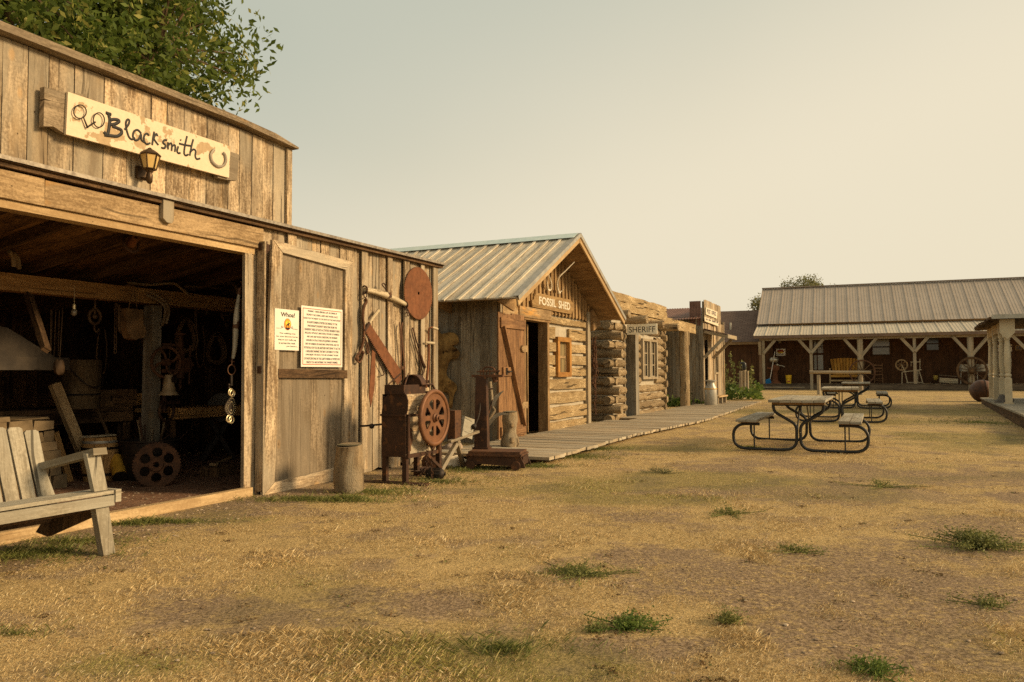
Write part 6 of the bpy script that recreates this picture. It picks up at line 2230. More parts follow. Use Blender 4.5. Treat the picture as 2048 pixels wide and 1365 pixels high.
mb = MB(); mb.tube([(.06, -.03, -.2), (.06, -.03, -.56)], .028, 8); mb.tube([(.0, -.05, -.45), (.10, -.05, -.45)], .02, 6)
c_ = V((.07, -.06, -.56)); mb.tube([c_ + V((.10 * math.cos(a_), 0, .11 * math.sin(a_))) for a_ in [2 * math.pi * k / 20 for k in range(20)]], .016, 7, closed=True); mb.box(.0, .24, -.08, -.02, -.48, -.44, 'x')
mb.build('table_bracket', RUST_DARK, t)
# bell
p_ = B.at(338, 765, TB - .35)
fr = B.sub(p_[0], TB - .35, p_[1])
mb = MB(); mb.lathe([(.01, .10), (.05, .10), (.06, .07), (.075, -.05), (.09, -.12), (.13, -.16), (.13, -.17), (.11, -.165)], 22, M.Scale(.85, 4))
t = thing('hanging_bell', 'pale cream-coloured metal bell hanging under the post drill', 'bell', fr); mb.build('bell_body', mottled('bell_paint', (.30, .22, .12), (.45, .34, .2), 10, .5, .1, .2), t)
mb = MB(); mb.tube([(0, 0, .1), (0, 0, .3)], .008, 6); mb.box(-.02, .02, -.10, -.06, .0, .06); mb.build('hanger', IRON, t)
# leather bag
p_ = B.at(266, 650, TB - .25)
fr = B.sub(p_[0], TB - .25, p_[1])
t = thing('leather_feed_bag', 'old leather bag hanging on two cords left of the roof post', 'bag', fr)
mb = MB(); mb.prism([(-.13, .17), (.09, .17), (.09, -.02), (.07, -.13), (.0, -.17), (-.07, -.15), (-.12, -.04)], -.05, .06); mb.build('pouch', LEATHER, t)
mb = MB(); mb.prism([(.06, .04), (.13, .0), (.15, -.07), (.12, -.14), (.05, -.15)], -.03, .05); mb.build('side_flap', LEATHER, t)
mb = MB(); mb.tube([(-.06, 0, .17), (.0, 0, .42)], .006, 5); mb.tube([(.05, 0, .17), (.0, 0, .42)], .006, 5); mb.tube([(0, -.01, .42), (0, .12, .44)], .01, 5); mb.build('cord', LEATHER, t)
# curved wooden handles over the tie beam
def handle(label, pts, r_, mat=W_STUMP):
    P3 = [(*B.at(px, py, y), y) for px, py, y in pts]
    o = P3[0]
    fr = B.sub(o[0], o[2], o[1])
    mb = MB(); mb.tube(smooth([(p[0] - o[0], p[2] - o[2], p[1] - o[1]) for p in P3], 4), r_, 8, rough=.08)
    solo(mb, 'plough_handle', mat, label, 'plough handle', fr, 'curved handles stored on the tie beam')
handle('long bent handle lying over the tie beam right of the post', [(255, 566, TB - .1), (300, 570, TB - .15), (345, 567, TB - .2), (362, 577, TB - .25), (382, 594, TB - .3)], .016)
handle('curved handle drooping down in front of the post, inner one', [(292, 590, TB - .15), (315, 600, TB - .2), (330, 615, TB - .22), (329, 635, TB - .22), (324, 652, TB - .22)], .017)
handle('curved handle drooping down in front of the post, outer one', [(300, 585, TB - .15), (322, 597, TB - .22), (336, 612, TB - .25), (337, 630, TB - .25), (332, 648, TB - .25)], .017)
handle('straight handle end beyond the drooping ones', [(370, 573, TB - .1), (410, 574, TB - .1), (440, 577, TB - .1)], .016)
handle('hooked handle end nearest the jamb', [(425, 570, TB - .3), (455, 566, TB - .3), (470, 572, TB - .3), (476, 590, TB - .3)], .018)
handle('left handle tip rising over the tie beam at the far left', [(28, 532, TB - .3), (26, 515, TB - .35), (18, 503, TB - .4)], .022)
handle('second handle tip beside it over the tie beam', [(38, 537, TB - .3), (35, 518, TB - .35), (26, 506, TB - .4)], .022)
# hub on the ceiling
p_ = B.at(262, 488, .42)
fr = B.sub(p_[0], .42, p_[1])
t = thing('ceiling_wheel_hub', 'rusty round wheel hub hanging from the shop ceiling', 'wheel hub', fr)
hm_ = M.Rotation(rad(75), 4, 'X') @ M.Rotation(.0, 4, 'Z')
mb = MB(); mb.tube([hm_ @ V((.075 * math.cos(a_), .075 * math.sin(a_), 0)) for a_ in [2 * math.pi * k / 20 for k in range(20)]], .014, 7, closed=True); mb.build('ring', RUST_DARK, t)
mb = MB(); mb.lathe([(.01, .0), (.04, .0), (.035, .06), (.028, .14), (.034, .15), (.014, .155), (.012, .1)], 14, hm_ @ M.Rotation(-.4, 4, 'Y')); mb.tube([(0, 0, 0), (0, .05, .14)], .012, 6); mb.build('spindle', RUST_SAW, t)
# hanging singletree with rings and studded strap, near the jamb
p_ = B.at(478, 575, .12)
HG = B.sub(p_[0], .12, p_[1])
qh2 = lambda px, py, y=.12: (B.at(px, py, y)[0] - p_[0], y - .12, B.at(px, py, y)[1] - p_[1])
t = thing('hanging_singletree', 'grey wooden harness bar hanging upright just inside the jamb', 'harness bar', HG)
mb = MB(); mb.tube(smooth([qh2(478, 587), qh2(474, 620), qh2(472, 650), qh2(470, 690), qh2(466, 718)], 3), [.012, .016, .02, .024, .027, .029, .029, .028, .026, .024, .021, .018, .014][:13], 10); mb.build('bar', W_BENCH, t)
mb = MB(); mb.tube([qh2(478, 590), qh2(479, 577)], .018, 8); mb.tube(smooth([qh2(480, 577), qh2(485, 570), qh2(481, 563)], 3), .006, 5); mb.tube([qh2(474, 640), qh2(471, 658)], .031, 10); mb.tube(smooth([qh2(466, 716), qh2(463, 722), qh2(468, 724)], 3), .007, 5); mb.build('iron_fittings', RUST, t)
p_ = B.at(463, 740, .10)
HG2 = B.sub(p_[0], .10, p_[1])
qq = lambda px, py: (B.at(px, py, .10)[0] - p_[0], 0, B.at(px, py, .10)[1] - p_[1])
t = thing('studded_harness_strap', 'ring, brass rings and nickel-studded teardrop harness leather hanging below the bar', 'harness strap', HG2)
c0 = qq(463, 740); r3 = abs(qq(463, 750)[2] - c0[2])
mb = MB(); mb.tube([(c0[0] + r3 * math.cos(a_), 0, c0[2] + r3 * math.sin(a_)) for a_ in [2 * math.pi * k / 20 for k in range(20)]], .005, 6, closed=True); mb.tube([qq(463, 730), qq(464, 722)], .005, 5); mb.build('iron_ring', RUST, t)
mb = MB(); mb.tube([qq(463, 750), qq(463, 772)], .014, 6); mb.sphere(qq(458, 770), .014, 8); mb.sphere(qq(458, 776), .014, 8); mb.build('strap', IRON, t)
for (px, py) in ((461, 785), (464, 787), (457, 838), (462, 840)):
    c0 = qq(px, py)
    mb = MB(); mb.tube([(c0[0] + .030 * math.cos(a_), -.005, c0[2] + .032 * math.sin(a_)) for a_ in [2 * math.pi * k / 18 for k in range(18)]], .007, 6, closed=True); mb.build('brass_ring', BRASS, t)
tear = [qq(460, 795), qq(466, 795), qq(470, 808), qq(471, 822), qq(465, 834), qq(461, 836), qq(456, 832), qq(449, 820), qq(451, 808)]
mb = MB(); mb.loops([[(p[0], p[2]) for p in smooth(tear, 3, True)]], 0, .008); lp = mb.build('leather', IRON, t)
mb = MB()
cc = V((sum(p[0] for p in tear) / 9, 0, sum(p[2] for p in tear) / 9))
for sc_ in (.86, .55):
    P = smooth(tear, 3, True)
    for p in P:
        e = cc + (V(p) - cc) * sc_
        mb.sphere((e.x, -.007, e.z), .0045, 6)
mb.sphere((cc.x, -.007, cc.z - .02), .009, 6)
mb.build('studs', BRASS, lp)
# benches, buckets and clutter at the back
fr = B.sub(-3.6, 3.3)
t = thing('long_workbench', 'dark plank workbench along the rear wall behind keg and post', 'workbench', fr)
mb = MB(); mb.box(0, 4.6, -.45, .35, .72, .78, 'x', .004); mb.box(0, 4.6, -.45, -.4, .60, .715, 'x'); mb.build('top', W_DARK, t)
for x in (.1, 1.5, 3.0, 4.5):
    mb = MB(); mb.box(x, x + .1, -.4, -.3, 0, .6); mb.build('leg', W_DARK, t)
fr = B.sub(B.at(400, 815, 2.6)[0] - .75, 2.6)
t = thing('side_workbench', 'lighter narrow workbench right of the roof post', 'workbench', fr)
zt = B.at(400, 813, 2.6)[1]
mb = MB(); mb.box(0, 1.5, -.3, .3, zt - .05, zt, 'x', .004); mb.box(0, 1.5, -.3, -.27, zt - .13, zt - .052, 'x'); mb.build('top', W_BARREL, t)
for x in (.05, 1.4):
    mb = MB(); mb.box(x, x + .08, -.26, -.18, 0, zt - .13); mb.build('leg', W_DARK, t)
p_ = B.at(162, 800, 2.7)
fr = B.sub(p_[0], 2.7, .78)
t = thing('old_wooden_bucket', 'tall old wooden bucket with wire bail on the rear bench', 'bucket', fr)
mb = MB(); mb.lathe([(.02, 0), (.19, 0), (.21, .55), (.2, .55)], 20); mb.build('staves', wood('bucket_wood', (.14, .095, .05), (.05, .032, .016), grain=40, knot=.3), t)
mb = MB(); mb.tube(smooth([(-.21, -.03, .5), (-.12, -.20, .3), (0, -.23, .24), (.12, -.20, .3), (.21, -.03, .5)], 4), .007, 5); mb.lathe([(.198, .15), (.203, .16), (.198, .17)], 20); mb.build('bail', IRON, t)
p_ = B.at(119, 735, 1.9)
fr = B.sub(p_[0], 1.9, p_[1])
mb = MB(); mb.sphere((0, 0, 0), .08, 12, (.7, .6, 1.1), .3); mb.tube([(0, 0, .08), (.02, 0, .6)], .003, 5)
solo(mb, 'hanging_burlap_lump', mottled('dark_leather', (.04, .025, .014), (.10, .06, .03), 9, .7, 0, .3), 'rounded leather lump hanging by a cord behind the hood', 'sack', fr)
fr = FO.sub(-.5, .35, 1.33)
for k, (a_, b_, lbx) in enumerate((((-.2, 1.35), (.12, .75), 'dark timber prop slanting down over the forge hood'),)):
    e0 = B.at(57, 590, 1.9); e1 = B.at(92, 700, 1.2)
    fr = B.sub(e1[0], 1.2, e1[1])
    mb = MB(); mb.beam((0, 0, 0), (e0[0] - e1[0], .7, e0[1] - e1[1]), .07, .05, (0, 1, 0)); solo(mb, 'slanting_prop', W_DARK, lbx, 'timber', fr)
for (px, py, lbx) in ((148, 625, 'clear light bulb hanging from a wire left of the bag'), (414, 625, 'small light bulb at the dark right side of the shop')):
    y = 1.7 if px < 200 else 3.2
    p_ = B.at(px, py, y); fr = B.sub(p_[0], y, p_[1])
    t = thing('light_bulb', lbx, 'light bulb', fr)
    mb = MB(); mb.sphere((0, 0, 0), .03, 12, (1, 1, 1.25)); mb.build('glass', mottled('unlit_bulb', (.16, .14, .10), (.22, .2, .15), 6, .1, 0, 0, spec=.8), t)
    mb = MB(); mb.tube([(0, 0, .03), (0, 0, .075)], .018, 8); mb.tube([(0, 0, .07), (0, 0, .26)], .004, 5); mb.build('socket', BRASS, t)
# hanging tools on the rear wall
kinds = [('hanging_tongs', 'tongs'), ('hanging_hammer', 'hammer'), ('hanging_chain_loop', 'chain'), ('horse_collar', 'horse collar')]
spots = [(210, 735), (235, 745), (345, 700), (365, 740), (395, 690), (405, 745), (430, 735), (450, 700), (185, 690), (95, 640)]
hl = ['short tongs hanging low behind the keg', 'longer tongs hanging left of the roof post', 'tongs hanging just right of the post drill', 'tongs hanging over the lighter bench', 'coiled wire hoop high on the rear wall', 'tongs in the middle of the rear wall right part', 'narrow tongs near the jamb at bench height', 'large wire hoop near the jamb, high up', 'wire hoop hanging above the wooden bucket', 'wire hoop hanging by the slanting prop']
for k, (px, py) in enumerate(spots):
    y = DEPTH - .15
    p_ = B.at(px, py, y); 
    if p_[1] > 1.5: p_ = (p_[0], 1.5)
    fr = B.sub(p_[0], y, p_[1])
    mb = MB()
    if k in (4, 7, 8, 9):
        mb.tube([(.12 * math.cos(a_), .02 * math.sin(3 * a_), .15 * math.sin(a_)) for a_ in [2 * math.pi * i / 20 for i in range(20)]], .014, 6, closed=True)
        mb.tube([(.10 * math.cos(a_) + .02, .03, .13 * math.sin(a_)) for a_ in [2 * math.pi * i / 20 for i in range(20)]], .008, 6, closed=True)
        solo(mb, 'wire_hoop', RUST_DARK, hl[k], 'wire hoop', fr, 'iron things hanging on the rear wall')
    else:
        mb.tube([(-.03, 0, -.25), (0, 0, .05), (-.02, 0, .14), (.0, 0, .2)], .010, 6); mb.tube([(.03, 0, -.25), (0, 0.01, .05), (.02, 0, .14), (.0, 0, .2)], .010, 6)
        solo(mb, 'hanging_tongs', RUST_DARK, hl[k], 'tongs', fr, 'iron things hanging on the rear wall')
# big grindstone wheel and trestle in the right dark corner
p_ = B.atz(425, 925, 0); fr = B.sub(p_[0], p_[1] + .2, 0, 40)
t = thing('foot_grindstone', 'dark grindstone wheel on crossed legs in the shadow near the jamb', 'grindstone', fr)
mb = MB(); mb.loops([circ(.25, .72, .19, 30), circ(.25, .72, .03, 10)], 0, .07); mb.build('stone', GREYROCK, t)
for a_ in ((0, .0, .45, .8), (.42, .0, .02, .8)):
    mb = MB(); mb.beam((a_[0], 0, 0), (a_[2], 0, .7), .04, .05); mb.beam((a_[0], .25, 0), (a_[2], .25, .7), .04, .05); mb.build('leg', IRON, t)
p_ = B.atz(455, 955, 0); fr = B.sub(p_[0], p_[1])
mb = MB(); mb.box(-.14, .14, 0, .02, 0, .12); mb.box(-.14, .14, .25, .27, 0, .12); mb.box(-.14, -.12, .02, .25, 0, .12); mb.box(.12, .14, .02, .25, 0, .12); mb.box(-.12, .12, .02, .25, .01, .02)
t = thing('open_tool_box', 'small open wooden tool box with a hammer, by the jamb', 'box', fr); mb.build('box', W_DARK, t)
mb = MB(); mb.beam((-.1, .1, .15), (.2, .15, .2), .025, .02); mb.beam((-.1, .06, .15), (-.1, .16, .15), .03, .03); solo(mb, 'hammer', W_HEADER, 'pale-handled hammer lying across the open tool box', 'hammer', fr)

# more ironmongery in the depth of the shop
OLDIRON = mottled('browned_old_iron', (.07, .042, .022), (.16, .095, .045), 12, .7, .1, .2)
def loop3(mb, c, rx, rz_, r_, ry=.0, n=20):
    mb.tube([(c[0] + rx * math.cos(a_), c[1] + ry * math.sin(2 * a_), c[2] + rz_ * math.sin(a_)) for a_ in [2 * math.pi * i / n for i in range(n)]], r_, 6, closed=True)
def hang(name, label, cat, px, py, y, build, mat=OLDIRON):
    p_ = B.at(px, py, y)
    zz = min(p_[1], EZ - .1 - PITCH * y)
    fr = B.sub(p_[0], y, zz)
    mb = MB(); build(mb)
    solo(mb, name, mat, label, cat, fr, 'ironmongery hanging in the shop')
def b_chain(n_):
    def f(mb):
        for k in range(n_):
            z = -.045 * k
            if k % 2: mb.tube([(.016 * math.cos(a_), 0, z + .03 * math.sin(a_)) for a_ in [2 * math.pi * i / 8 for i in range(8)]], .006, 4, closed=True)
            else: mb.tube([(0, .016 * math.cos(a_), z + .03 * math.sin(a_)) for a_ in [2 * math.pi * i / 8 for i in range(8)]], .006, 4, closed=True)
    return f
def b_collar(mb):
    loop3(mb, (0, 0, -.2), .13, .2, .03, .03); loop3(mb, (0, -.03, -.2), .16, .22, .012, .03)
def b_hook(mb):
    mb.tube(smooth([(0, 0, .12), (0, 0, -.1), (.01, 0, -.16), (.05, 0, -.18), (.07, 0, -.13)], 4), .012, 6)
def b_strap(mb):
    mb.tube(smooth([(-.05, 0, .05), (-.07, .01, -.3), (-.03, 0, -.5), (.04, 0, -.45), (.06, 0, -.2), (.03, 0, .05)], 4), .014, 6, flat=.5)
def b_rods(mb):
    for k in range(5): mb.tube([(k * .035 - .07, rnd.uniform(-.02, .02), .1), (k * .035 - .07 + rnd.uniform(-.02, .02), 0, -.35 - rnd.uniform(0, .15))], .005, 5)
def b_pulley(mb):
    loop3(mb, (0, 0, -.12), .07, .08, .016); mb.tube([(0, 0, -.12), (0, 0, .08)], .012, 6); mb.sphere((0, 0, -.12), .03, 8); mb.tube(smooth([(0, 0, -.2), (0, 0, -.26), (.03, 0, -.29), (.05, 0, -.25)], 3), .01, 6)
hang('hanging_chain', 'brown chain hanging from the tie beam left of the bag', 'chain', 232, 612, TB - .1, b_chain(12))
hang('hanging_chain', 'short chain hanging in the dark right of the plough handles', 'chain', 392, 606, TB, b_chain(8))
hang('horse_collar', 'dark horse collar hanging high right of the drooping handles', 'horse collar', 372, 640, 2.6, b_collar, LEATHER)
hang('horse_collar', 'dark horse collar hanging near the bench end by the jamb', 'horse collar', 432, 668, 2.9, b_collar, LEATHER)
hang('iron_hook', 'big iron hook hanging from the beam left of the bag', 'hook', 238, 632, TB - .2, b_hook)
hang('harness_loop', 'loop of harness leather hanging behind the post drill', 'harness', 348, 690, 2.9, b_strap, LEATHER)
hang('harness_loop', 'loop of harness leather between the two horse collars', 'harness', 402, 660, 2.8, b_strap, LEATHER)
hang('harness_loop', 'loop of harness leather behind the rear bench left part', 'harness', 205, 668, 3.2, b_strap, LEATHER)
hang('rod_bundle', 'bundle of thin rods hanging behind the slanting prop', 'rods', 112, 640, 2.4, b_rods)
hang('rod_bundle', 'bundle of thin rods hanging over the lighter bench', 'rods', 418, 735, 3.3, b_rods)
hang('rope_pulley', 'small pulley block hanging over the rear bench', 'pulley', 190, 612, 2.3, b_pulley)
hang('rope_pulley', 'small pulley block under the far end of the tie beam', 'pulley', 452, 612, TB + .2, b_pulley)
def crate(name, label, px, py, y, w_, h_, mat):
    p_ = B.at(px, py, y); fr = B.sub(p_[0], y, .78)
    mb = MB(); mb.box(-w_ / 2, w_ / 2, -.12, .12, 0, h_, 'x', .006); mb.box(-w_ / 2 - .01, w_ / 2 + .01, -.13, -.121, h_ * .35, h_ * .45, 'x')
    solo(mb, name, mat, label, 'crate', fr, 'boxes on the rear bench')
crate('wooden_crate', 'small crate on the rear bench right of the wooden bucket', 236, 800, 3.1, .34, .2, W_DARK)
crate('wooden_crate', 'low box on the rear bench left of the roof post', 262, 795, 3.2, .26, .14, W_BARREL)
mb = MB(); mb.prism([(-.12, 0), (.12, 0), (.07, .07), (.06, .12), (.14, .16), (.14, .20), (-.12, .20), (-.22, .17), (-.06, .12), (-.07, .07)], -.06, .06)
p_ = B.at(205, 790, 2.95); solo(mb, 'blacksmith_anvil', OLDIRON, 'small dark anvil on the rear bench between bucket and crate', 'anvil', B.sub(p_[0], 2.95, .78))
for k, (px, y, lb_) in enumerate(((252, 2.3, 'dark tool handle leaning against the rear bench by the post'),)):
    o = B.atz(px, 905, 0); p0_ = B.at(px, 900, y); fr = B.sub(p0_[0], y, 0)
    mb = MB(); mb.tube([(0, 0, 0), (.12 * (1 if k else -1), .45, .95)], .018, 7); mb.box(-.08, .08, -.02, .02, 0, .05)
    solo(mb, 'leaning_tool', W_DARK, lb_, 'tool', fr)
# =================================================================== TREES AND PLANTS
def np_mesh(name, verts, loops_per, mat, smooth_=False):
    """verts (n*k,3) grouped k per face"""
    k = loops_per
    nf = len(verts) // k
    me = bpy.data.meshes.new(name)
    me.vertices.add(len(verts)); me.vertices.foreach_set('co', np.ascontiguousarray(verts, dtype=np.float32).ravel())
    me.loops.add(nf * k); me.loops.foreach_set('vertex_index', np.arange(nf * k, dtype=np.int32))
    me.polygons.add(nf); me.polygons.foreach_set('loop_start', np.arange(0, nf * k, k, dtype=np.int32))
    me.update(calc_edges=True)
    me.materials.append(mat)
    o = bpy.data.objects.new(name, me)
    COL.objects.link(o)
    return o


def leaf_quads(c, size, rs, droop=.35, asp=.42, dirs=None):
    """pointed leaves: four corners each, folded a little"""
    n = len(c)
    if dirs is None:
        d = rs.normal(size=(n, 3)); d[:, 2] -= droop
    else:
        d = dirs
    d /= np.linalg.norm(d, axis=1)[:, None]
    r = rs.normal(size=(n, 3)); r[:, 2] *= .5
    s = np.cross(d, r); s /= np.linalg.norm(s, axis=1)[:, None] + 1e-9
    L = (size * rs.uniform(.65, 1.25, n))[:, None]
    W_ = L * asp
    a = c; b = c + d * L * .45 + s * W_ * .5; t = c + d * L; e = c + d * L * .45 - s * W_ * .5
    return np.stack([a, b, t, e], 1).reshape(-1, 3)


MAT_LEAF = leafmat('ash_leaves', (.06, .098, .016), (.17, .22, .038), (.40, .38, .10), .5)
MAT_LEAF2 = leafmat('olive_leaves', (.14, .15, .06), (.28, .26, .11), None, .3)
MAT_PLANT = leafmat('garden_leaves', (.07, .12, .025), (.19, .25, .055), None, .35)
MAT_WEED = leafmat('weed_leaves', (.12, .135, .04), (.27, .27, .09), None, .3)


def tree(name, label, base, trunk_h, cc, rad3, ncl, nleaf, lsize, mat, seed, cl=.34, group=None, droop=.35, trunk_r=.22):
    r = random.Random(seed); q = np.random.RandomState(seed)
    base = V(base)
    t = thing(name, label, 'tree', M.Translation(base), group)
    mb = MB()
    cc = V(cc) - base
    fork = V((cc.x * .35, cc.y * .35, trunk_h))
    mb.tube(smooth([(0, 0, -.1), (fork.x * .3, fork.y * .3, trunk_h * .5), fork], 4), [trunk_r * (1.25 - .5 * i / 8) for i in range(9)], 10, rough=.1)
    limbs = []
    for k in range(13):
        a = 2 * math.pi * k / 13 + r.uniform(-.2, .2)
        el = r.uniform(-.25, 1.0)
        e = cc + V((math.cos(a) * rad3[0] * .72 * math.cos(el), math.sin(a) * rad3[1] * .72 * math.cos(el), rad3[2] * .72 * math.sin(el)))
        m1 = fork.lerp(e, .5) + V((r.uniform(-.2, .2), r.uniform(-.2, .2), r.uniform(.1, .5)))
        P = smooth([fork, m1, e], 5)
        mb.tube(P, [trunk_r * .62 * (1 - i / 12) + .03 for i in range(11)], 7, rough=.1)
        limbs += P[3:]
    cen = []
    for k in range(ncl):
        while True:
            d = V((r.gauss(0, 1), r.gauss(0, 1), r.gauss(0, 1))).normalized()
            s_ = r.uniform(.35, 1) ** .6
            p = V((d.x * rad3[0] * s_, d.y * rad3[1] * s_, d.z * rad3[2] * s_))
            p *= 1 + .22 * mnoise.noise(d * 2.2 + V((seed, 0, 0)))
            if p.z > -rad3[2] * .9:
                break
        p += cc
        cen.append(p)
        l_ = min(limbs, key=lambda z: (z - p).length_squared)
        mid = l_.lerp(p, .5) + V((r.uniform(-.1, .1), r.uniform(-.1, .1), r.uniform(-.05, .2)))
        mb.tube([l_, mid, p], [.036, .022, .010], 5, cap=False)
    mb.build('trunk', BARK, t)
    cen = np.array([tuple(p) for p in cen])
    idx = q.randint(0, len(cen), nleaf)
    off = q.normal(size=(nleaf, 3)) * cl * np.array([1, 1, .75])
    # leaves gather into small sprays
    ns = max(1, nleaf // 7)
    spr = q.normal(size=(ns, 3)) * cl * np.array([1, 1, .7]) + cen[q.randint(0, len(cen), ns)]
    c = np.repeat(spr, 7, 0)[:nleaf] + q.normal(size=(min(nleaf, ns * 7), 3)) * lsize * .75
    o = np_mesh('crown', leaf_quads(c, lsize, q, droop), 4, mat)
    o.parent = t
    return t


tree('ash_tree', 'big leafy green ash tree rising behind the blacksmith false front', (-9.4, 15.5, 0), 3.6, (-9.3, 14.6, 7.4), (4.0, 3.6, 3.1), 440, 74000, .165, MAT_LEAF, 4)
def far_at(px, py, Y):
    d = ray(px, py); return CAM + d * (Y / d.y)
c = far_at(1607, 572, 60)
tree('windblown_tree', 'wispy olive tree top showing over the long roof ridge', (c.x, 60, .2), 5.0, (c.x, 60, c.z - .7), (1.55, 1.5, 1.4), 90, 8000, .17, MAT_LEAF2, 7, .2, 'trees behind the long building', -.1)
c = far_at(1522, 606, 58)
tree('windblown_tree', 'small thin tree peeking out at the left end of the metal roof', (c.x, 58, .2), 4.0, (c.x + .2, 58, c.z - .3), (.7, .7, .8), 30, 1800, .17, MAT_LEAF2, 8, .2, 'trees behind the long building', -.1)
c = far_at(1676, 562, 62)
tree('windblown_tree', 'tiny lone treetop right of the wispy olive one', (c.x, 62, .2), 5.0, (c.x, 62, c.z - .9), (.28, .28, .75), 8, 160, .15, MAT_LEAF2, 9, .15, 'trees behind the long building', -.1)


def leafy_plant(name, label, p, r_, h_, n, size, mat, seed, group=None, stalks=6):
    q = np.random.RandomState(seed)
    t = thing(name, label, 'plant', M.Translation(V(p)), group)
    mb = MB()
    for k in range(stalks):
        a = 6.28 * k / stalks
        mb.tube(smooth([(0, 0, 0), (math.cos(a) * r_ * .3, math.sin(a) * r_ * .3, h_ * .5), (math.cos(a) * r_ * .7, math.sin(a) * r_ * .7, h_ * .7)], 3), .008, 5)
    mb.build('stems', mat, t)
    a = q.uniform(0, 6.28, n); rr_ = r_ * np.sqrt(q.uniform(0, 1, n))
    z = h_ * (1 - (rr_ / r_) ** 2 * .7) * q.uniform(.25, 1, n)
    c = np.stack([rr_ * np.cos(a), rr_ * np.sin(a), z], 1)
    d = np.stack([np.cos(a), np.sin(a), q.uniform(-.2, .6, n)], 1) + q.normal(size=(n, 3)) * .4
    o = np_mesh('leaves', leaf_quads(c, size, q, 0, .8, d), 4, mat)
    o.parent = t
    return t


gp = 'leafy plants along the row'
x = pz(1342, 816, .06); leafy_plant('squash_plant', 'leafy squash plant between the sheriff cabin and the round post', (x.x, x.y, .06), .42, .36, 170, .16, MAT_PLANT, 1, gp)
x = pz(1386, 813, .06); leafy_plant('squash_plant', 'leafy squash plant right of the round porch post', (x.x, x.y, .06), .42, .40, 170, .16, MAT_PLANT, 2, gp)
x = pz(1483, 801, .13); leafy_plant('squash_plant', 'wide leafy squash plant beyond the far end of the boardwalk', (x.x, x.y, .12), .72, .50, 420, .16, MAT_PLANT, 3, gp)
x = pz(1478, 786, .2); leafy_plant('squash_plant', 'low bright leaves at the foot of the hollyhocks', (x.x, x.y, .2), .55, .5, 240, .16, MAT_PLANT, 4, gp)
x = pz(1507, 784, .2); leafy_plant('squash_plant', 'rounded leafy plant between fence posts and porch corner', (x.x, x.y, .2), .45, .52, 200, .15, MAT_PLANT, 5, gp)
x = pz(1455, 784, .2); leafy_plant('squash_plant', 'dull green bushy plant beside the post office corner', (x.x, x.y, .2), .5, .8, 220, .13, MAT_WEED, 6, gp)
def hollyhock(label, px, py, h_, ln, seed):
    q = np.random.RandomState(seed)
    p = pz(px, py, .2)
    t = thing('hollyhock', label, 'plant', M.Translation(p), 'hollyhock stalks against the brown house')
    mb = MB(); mb.tube(smooth([(0, 0, 0), (ln * .3, 0, h_ * .5), (ln, 0, h_)], 4), [.022 - .002 * i for i in range(9)], 6); mb.build('stalk', MAT_WEED, t)
    n = 70
    s_ = q.uniform(.1, 1, n)
    c = np.stack([ln * s_ ** 1.5 + q.normal(size=n) * .10 * (1.2 - s_), q.normal(size=n) * .10 * (1.2 - s_), h_ * s_], 1)
    o = np_mesh('leaves', leaf_quads(c, .13, q, .0, .8), 4, MAT_WEED); o.parent = t
hollyhock('tall hollyhock stalk leaning left against the brown wall', 1472, 786, 1.95, -.28, 1)
hollyhock('shorter hollyhock stalk left of the fence posts', 1487, 786, 1.45, -.2, 2)
hollyhock('hollyhock stalk standing just behind the fence posts', 1493, 786, 1.55, -.18, 3)
hollyhock('hollyhock stalk right of the fence posts', 1500, 786, 1.3, .1, 4)
hollyhock('thin bent stalk next to the post office wall', 1455, 786, 1.6, -.2, 5)
for (px, w, top, lbx) in ((1482.5, .16, 742, 'pale left one of three short round fence posts'), (1489.5, .15, 738, 'middle grey fence post carrying a black boot'), (1495, .13, 742, 'right one of three short round fence posts')):
    p = pz(px, 797, .14)
    F1 = Fr(p, 112)
    mb = MB(); mb.tube([(0, 0, -.05), (.01, 0, F1.at(px, top)[1])], [w * .5, w * .47], 10, rough=.06)
    solo(mb, 'fence_post', W_POSTGREY, lbx, 'fence post', F1, 'three posts in front of the brown house')
p = pz(1489.5, 797, .14); F1 = Fr(p, 112); zt = F1.at(1489.5, 738)[1]
mb = MB(); mb.tube(smooth([(0, 0, zt - .05), (.0, 0, zt + .12), (.0, 0, zt + .24)], 3), [.08, .085, .09, .09, .085, .08, .06], 10); mb.sphere((-.05, -.02, zt + .22), .09, 10, (1.2, .8, .7))
solo(mb, 'black_boot', BLACKPAINT, 'black boot turned upside down on the middle fence post', 'boot', Fr(p + V((0, 0, 0)), 112))

# =================================================================== GROUND
def pnoise(x, y, s, seed=0):
    """smooth value noise on arrays"""
    q = np.random.RandomState(seed)
    T = q.rand(256, 256)
    u, v = x / s + 100, y / s + 100
    i, j = np.floor(u).astype(int), np.floor(v).astype(int)
    fu, fv = u - i, v - j
    fu = fu * fu * (3 - 2 * fu); fv = fv * fv * (3 - 2 * fv)
    g = lambda a, b: T[a % 256, b % 256]
    return (g(i, j) * (1 - fu) + g(i + 1, j) * fu) * (1 - fv) + (g(i, j + 1) * (1 - fu) + g(i + 1, j + 1) * fu) * fv


def gha(x, y):
    return .008 * np.clip(y - 11, 0, 34)


def bump2(x, y, cx_, cy_, rx_, ry_, a=0.0):
    ca, sa = math.cos(a), math.sin(a)
    u = ((x - cx_) * ca + (y - cy_) * sa) / rx_; v = (-(x - cx_) * sa + (y - cy_) * ca) / ry_
    return np.exp(-(u * u + v * v))


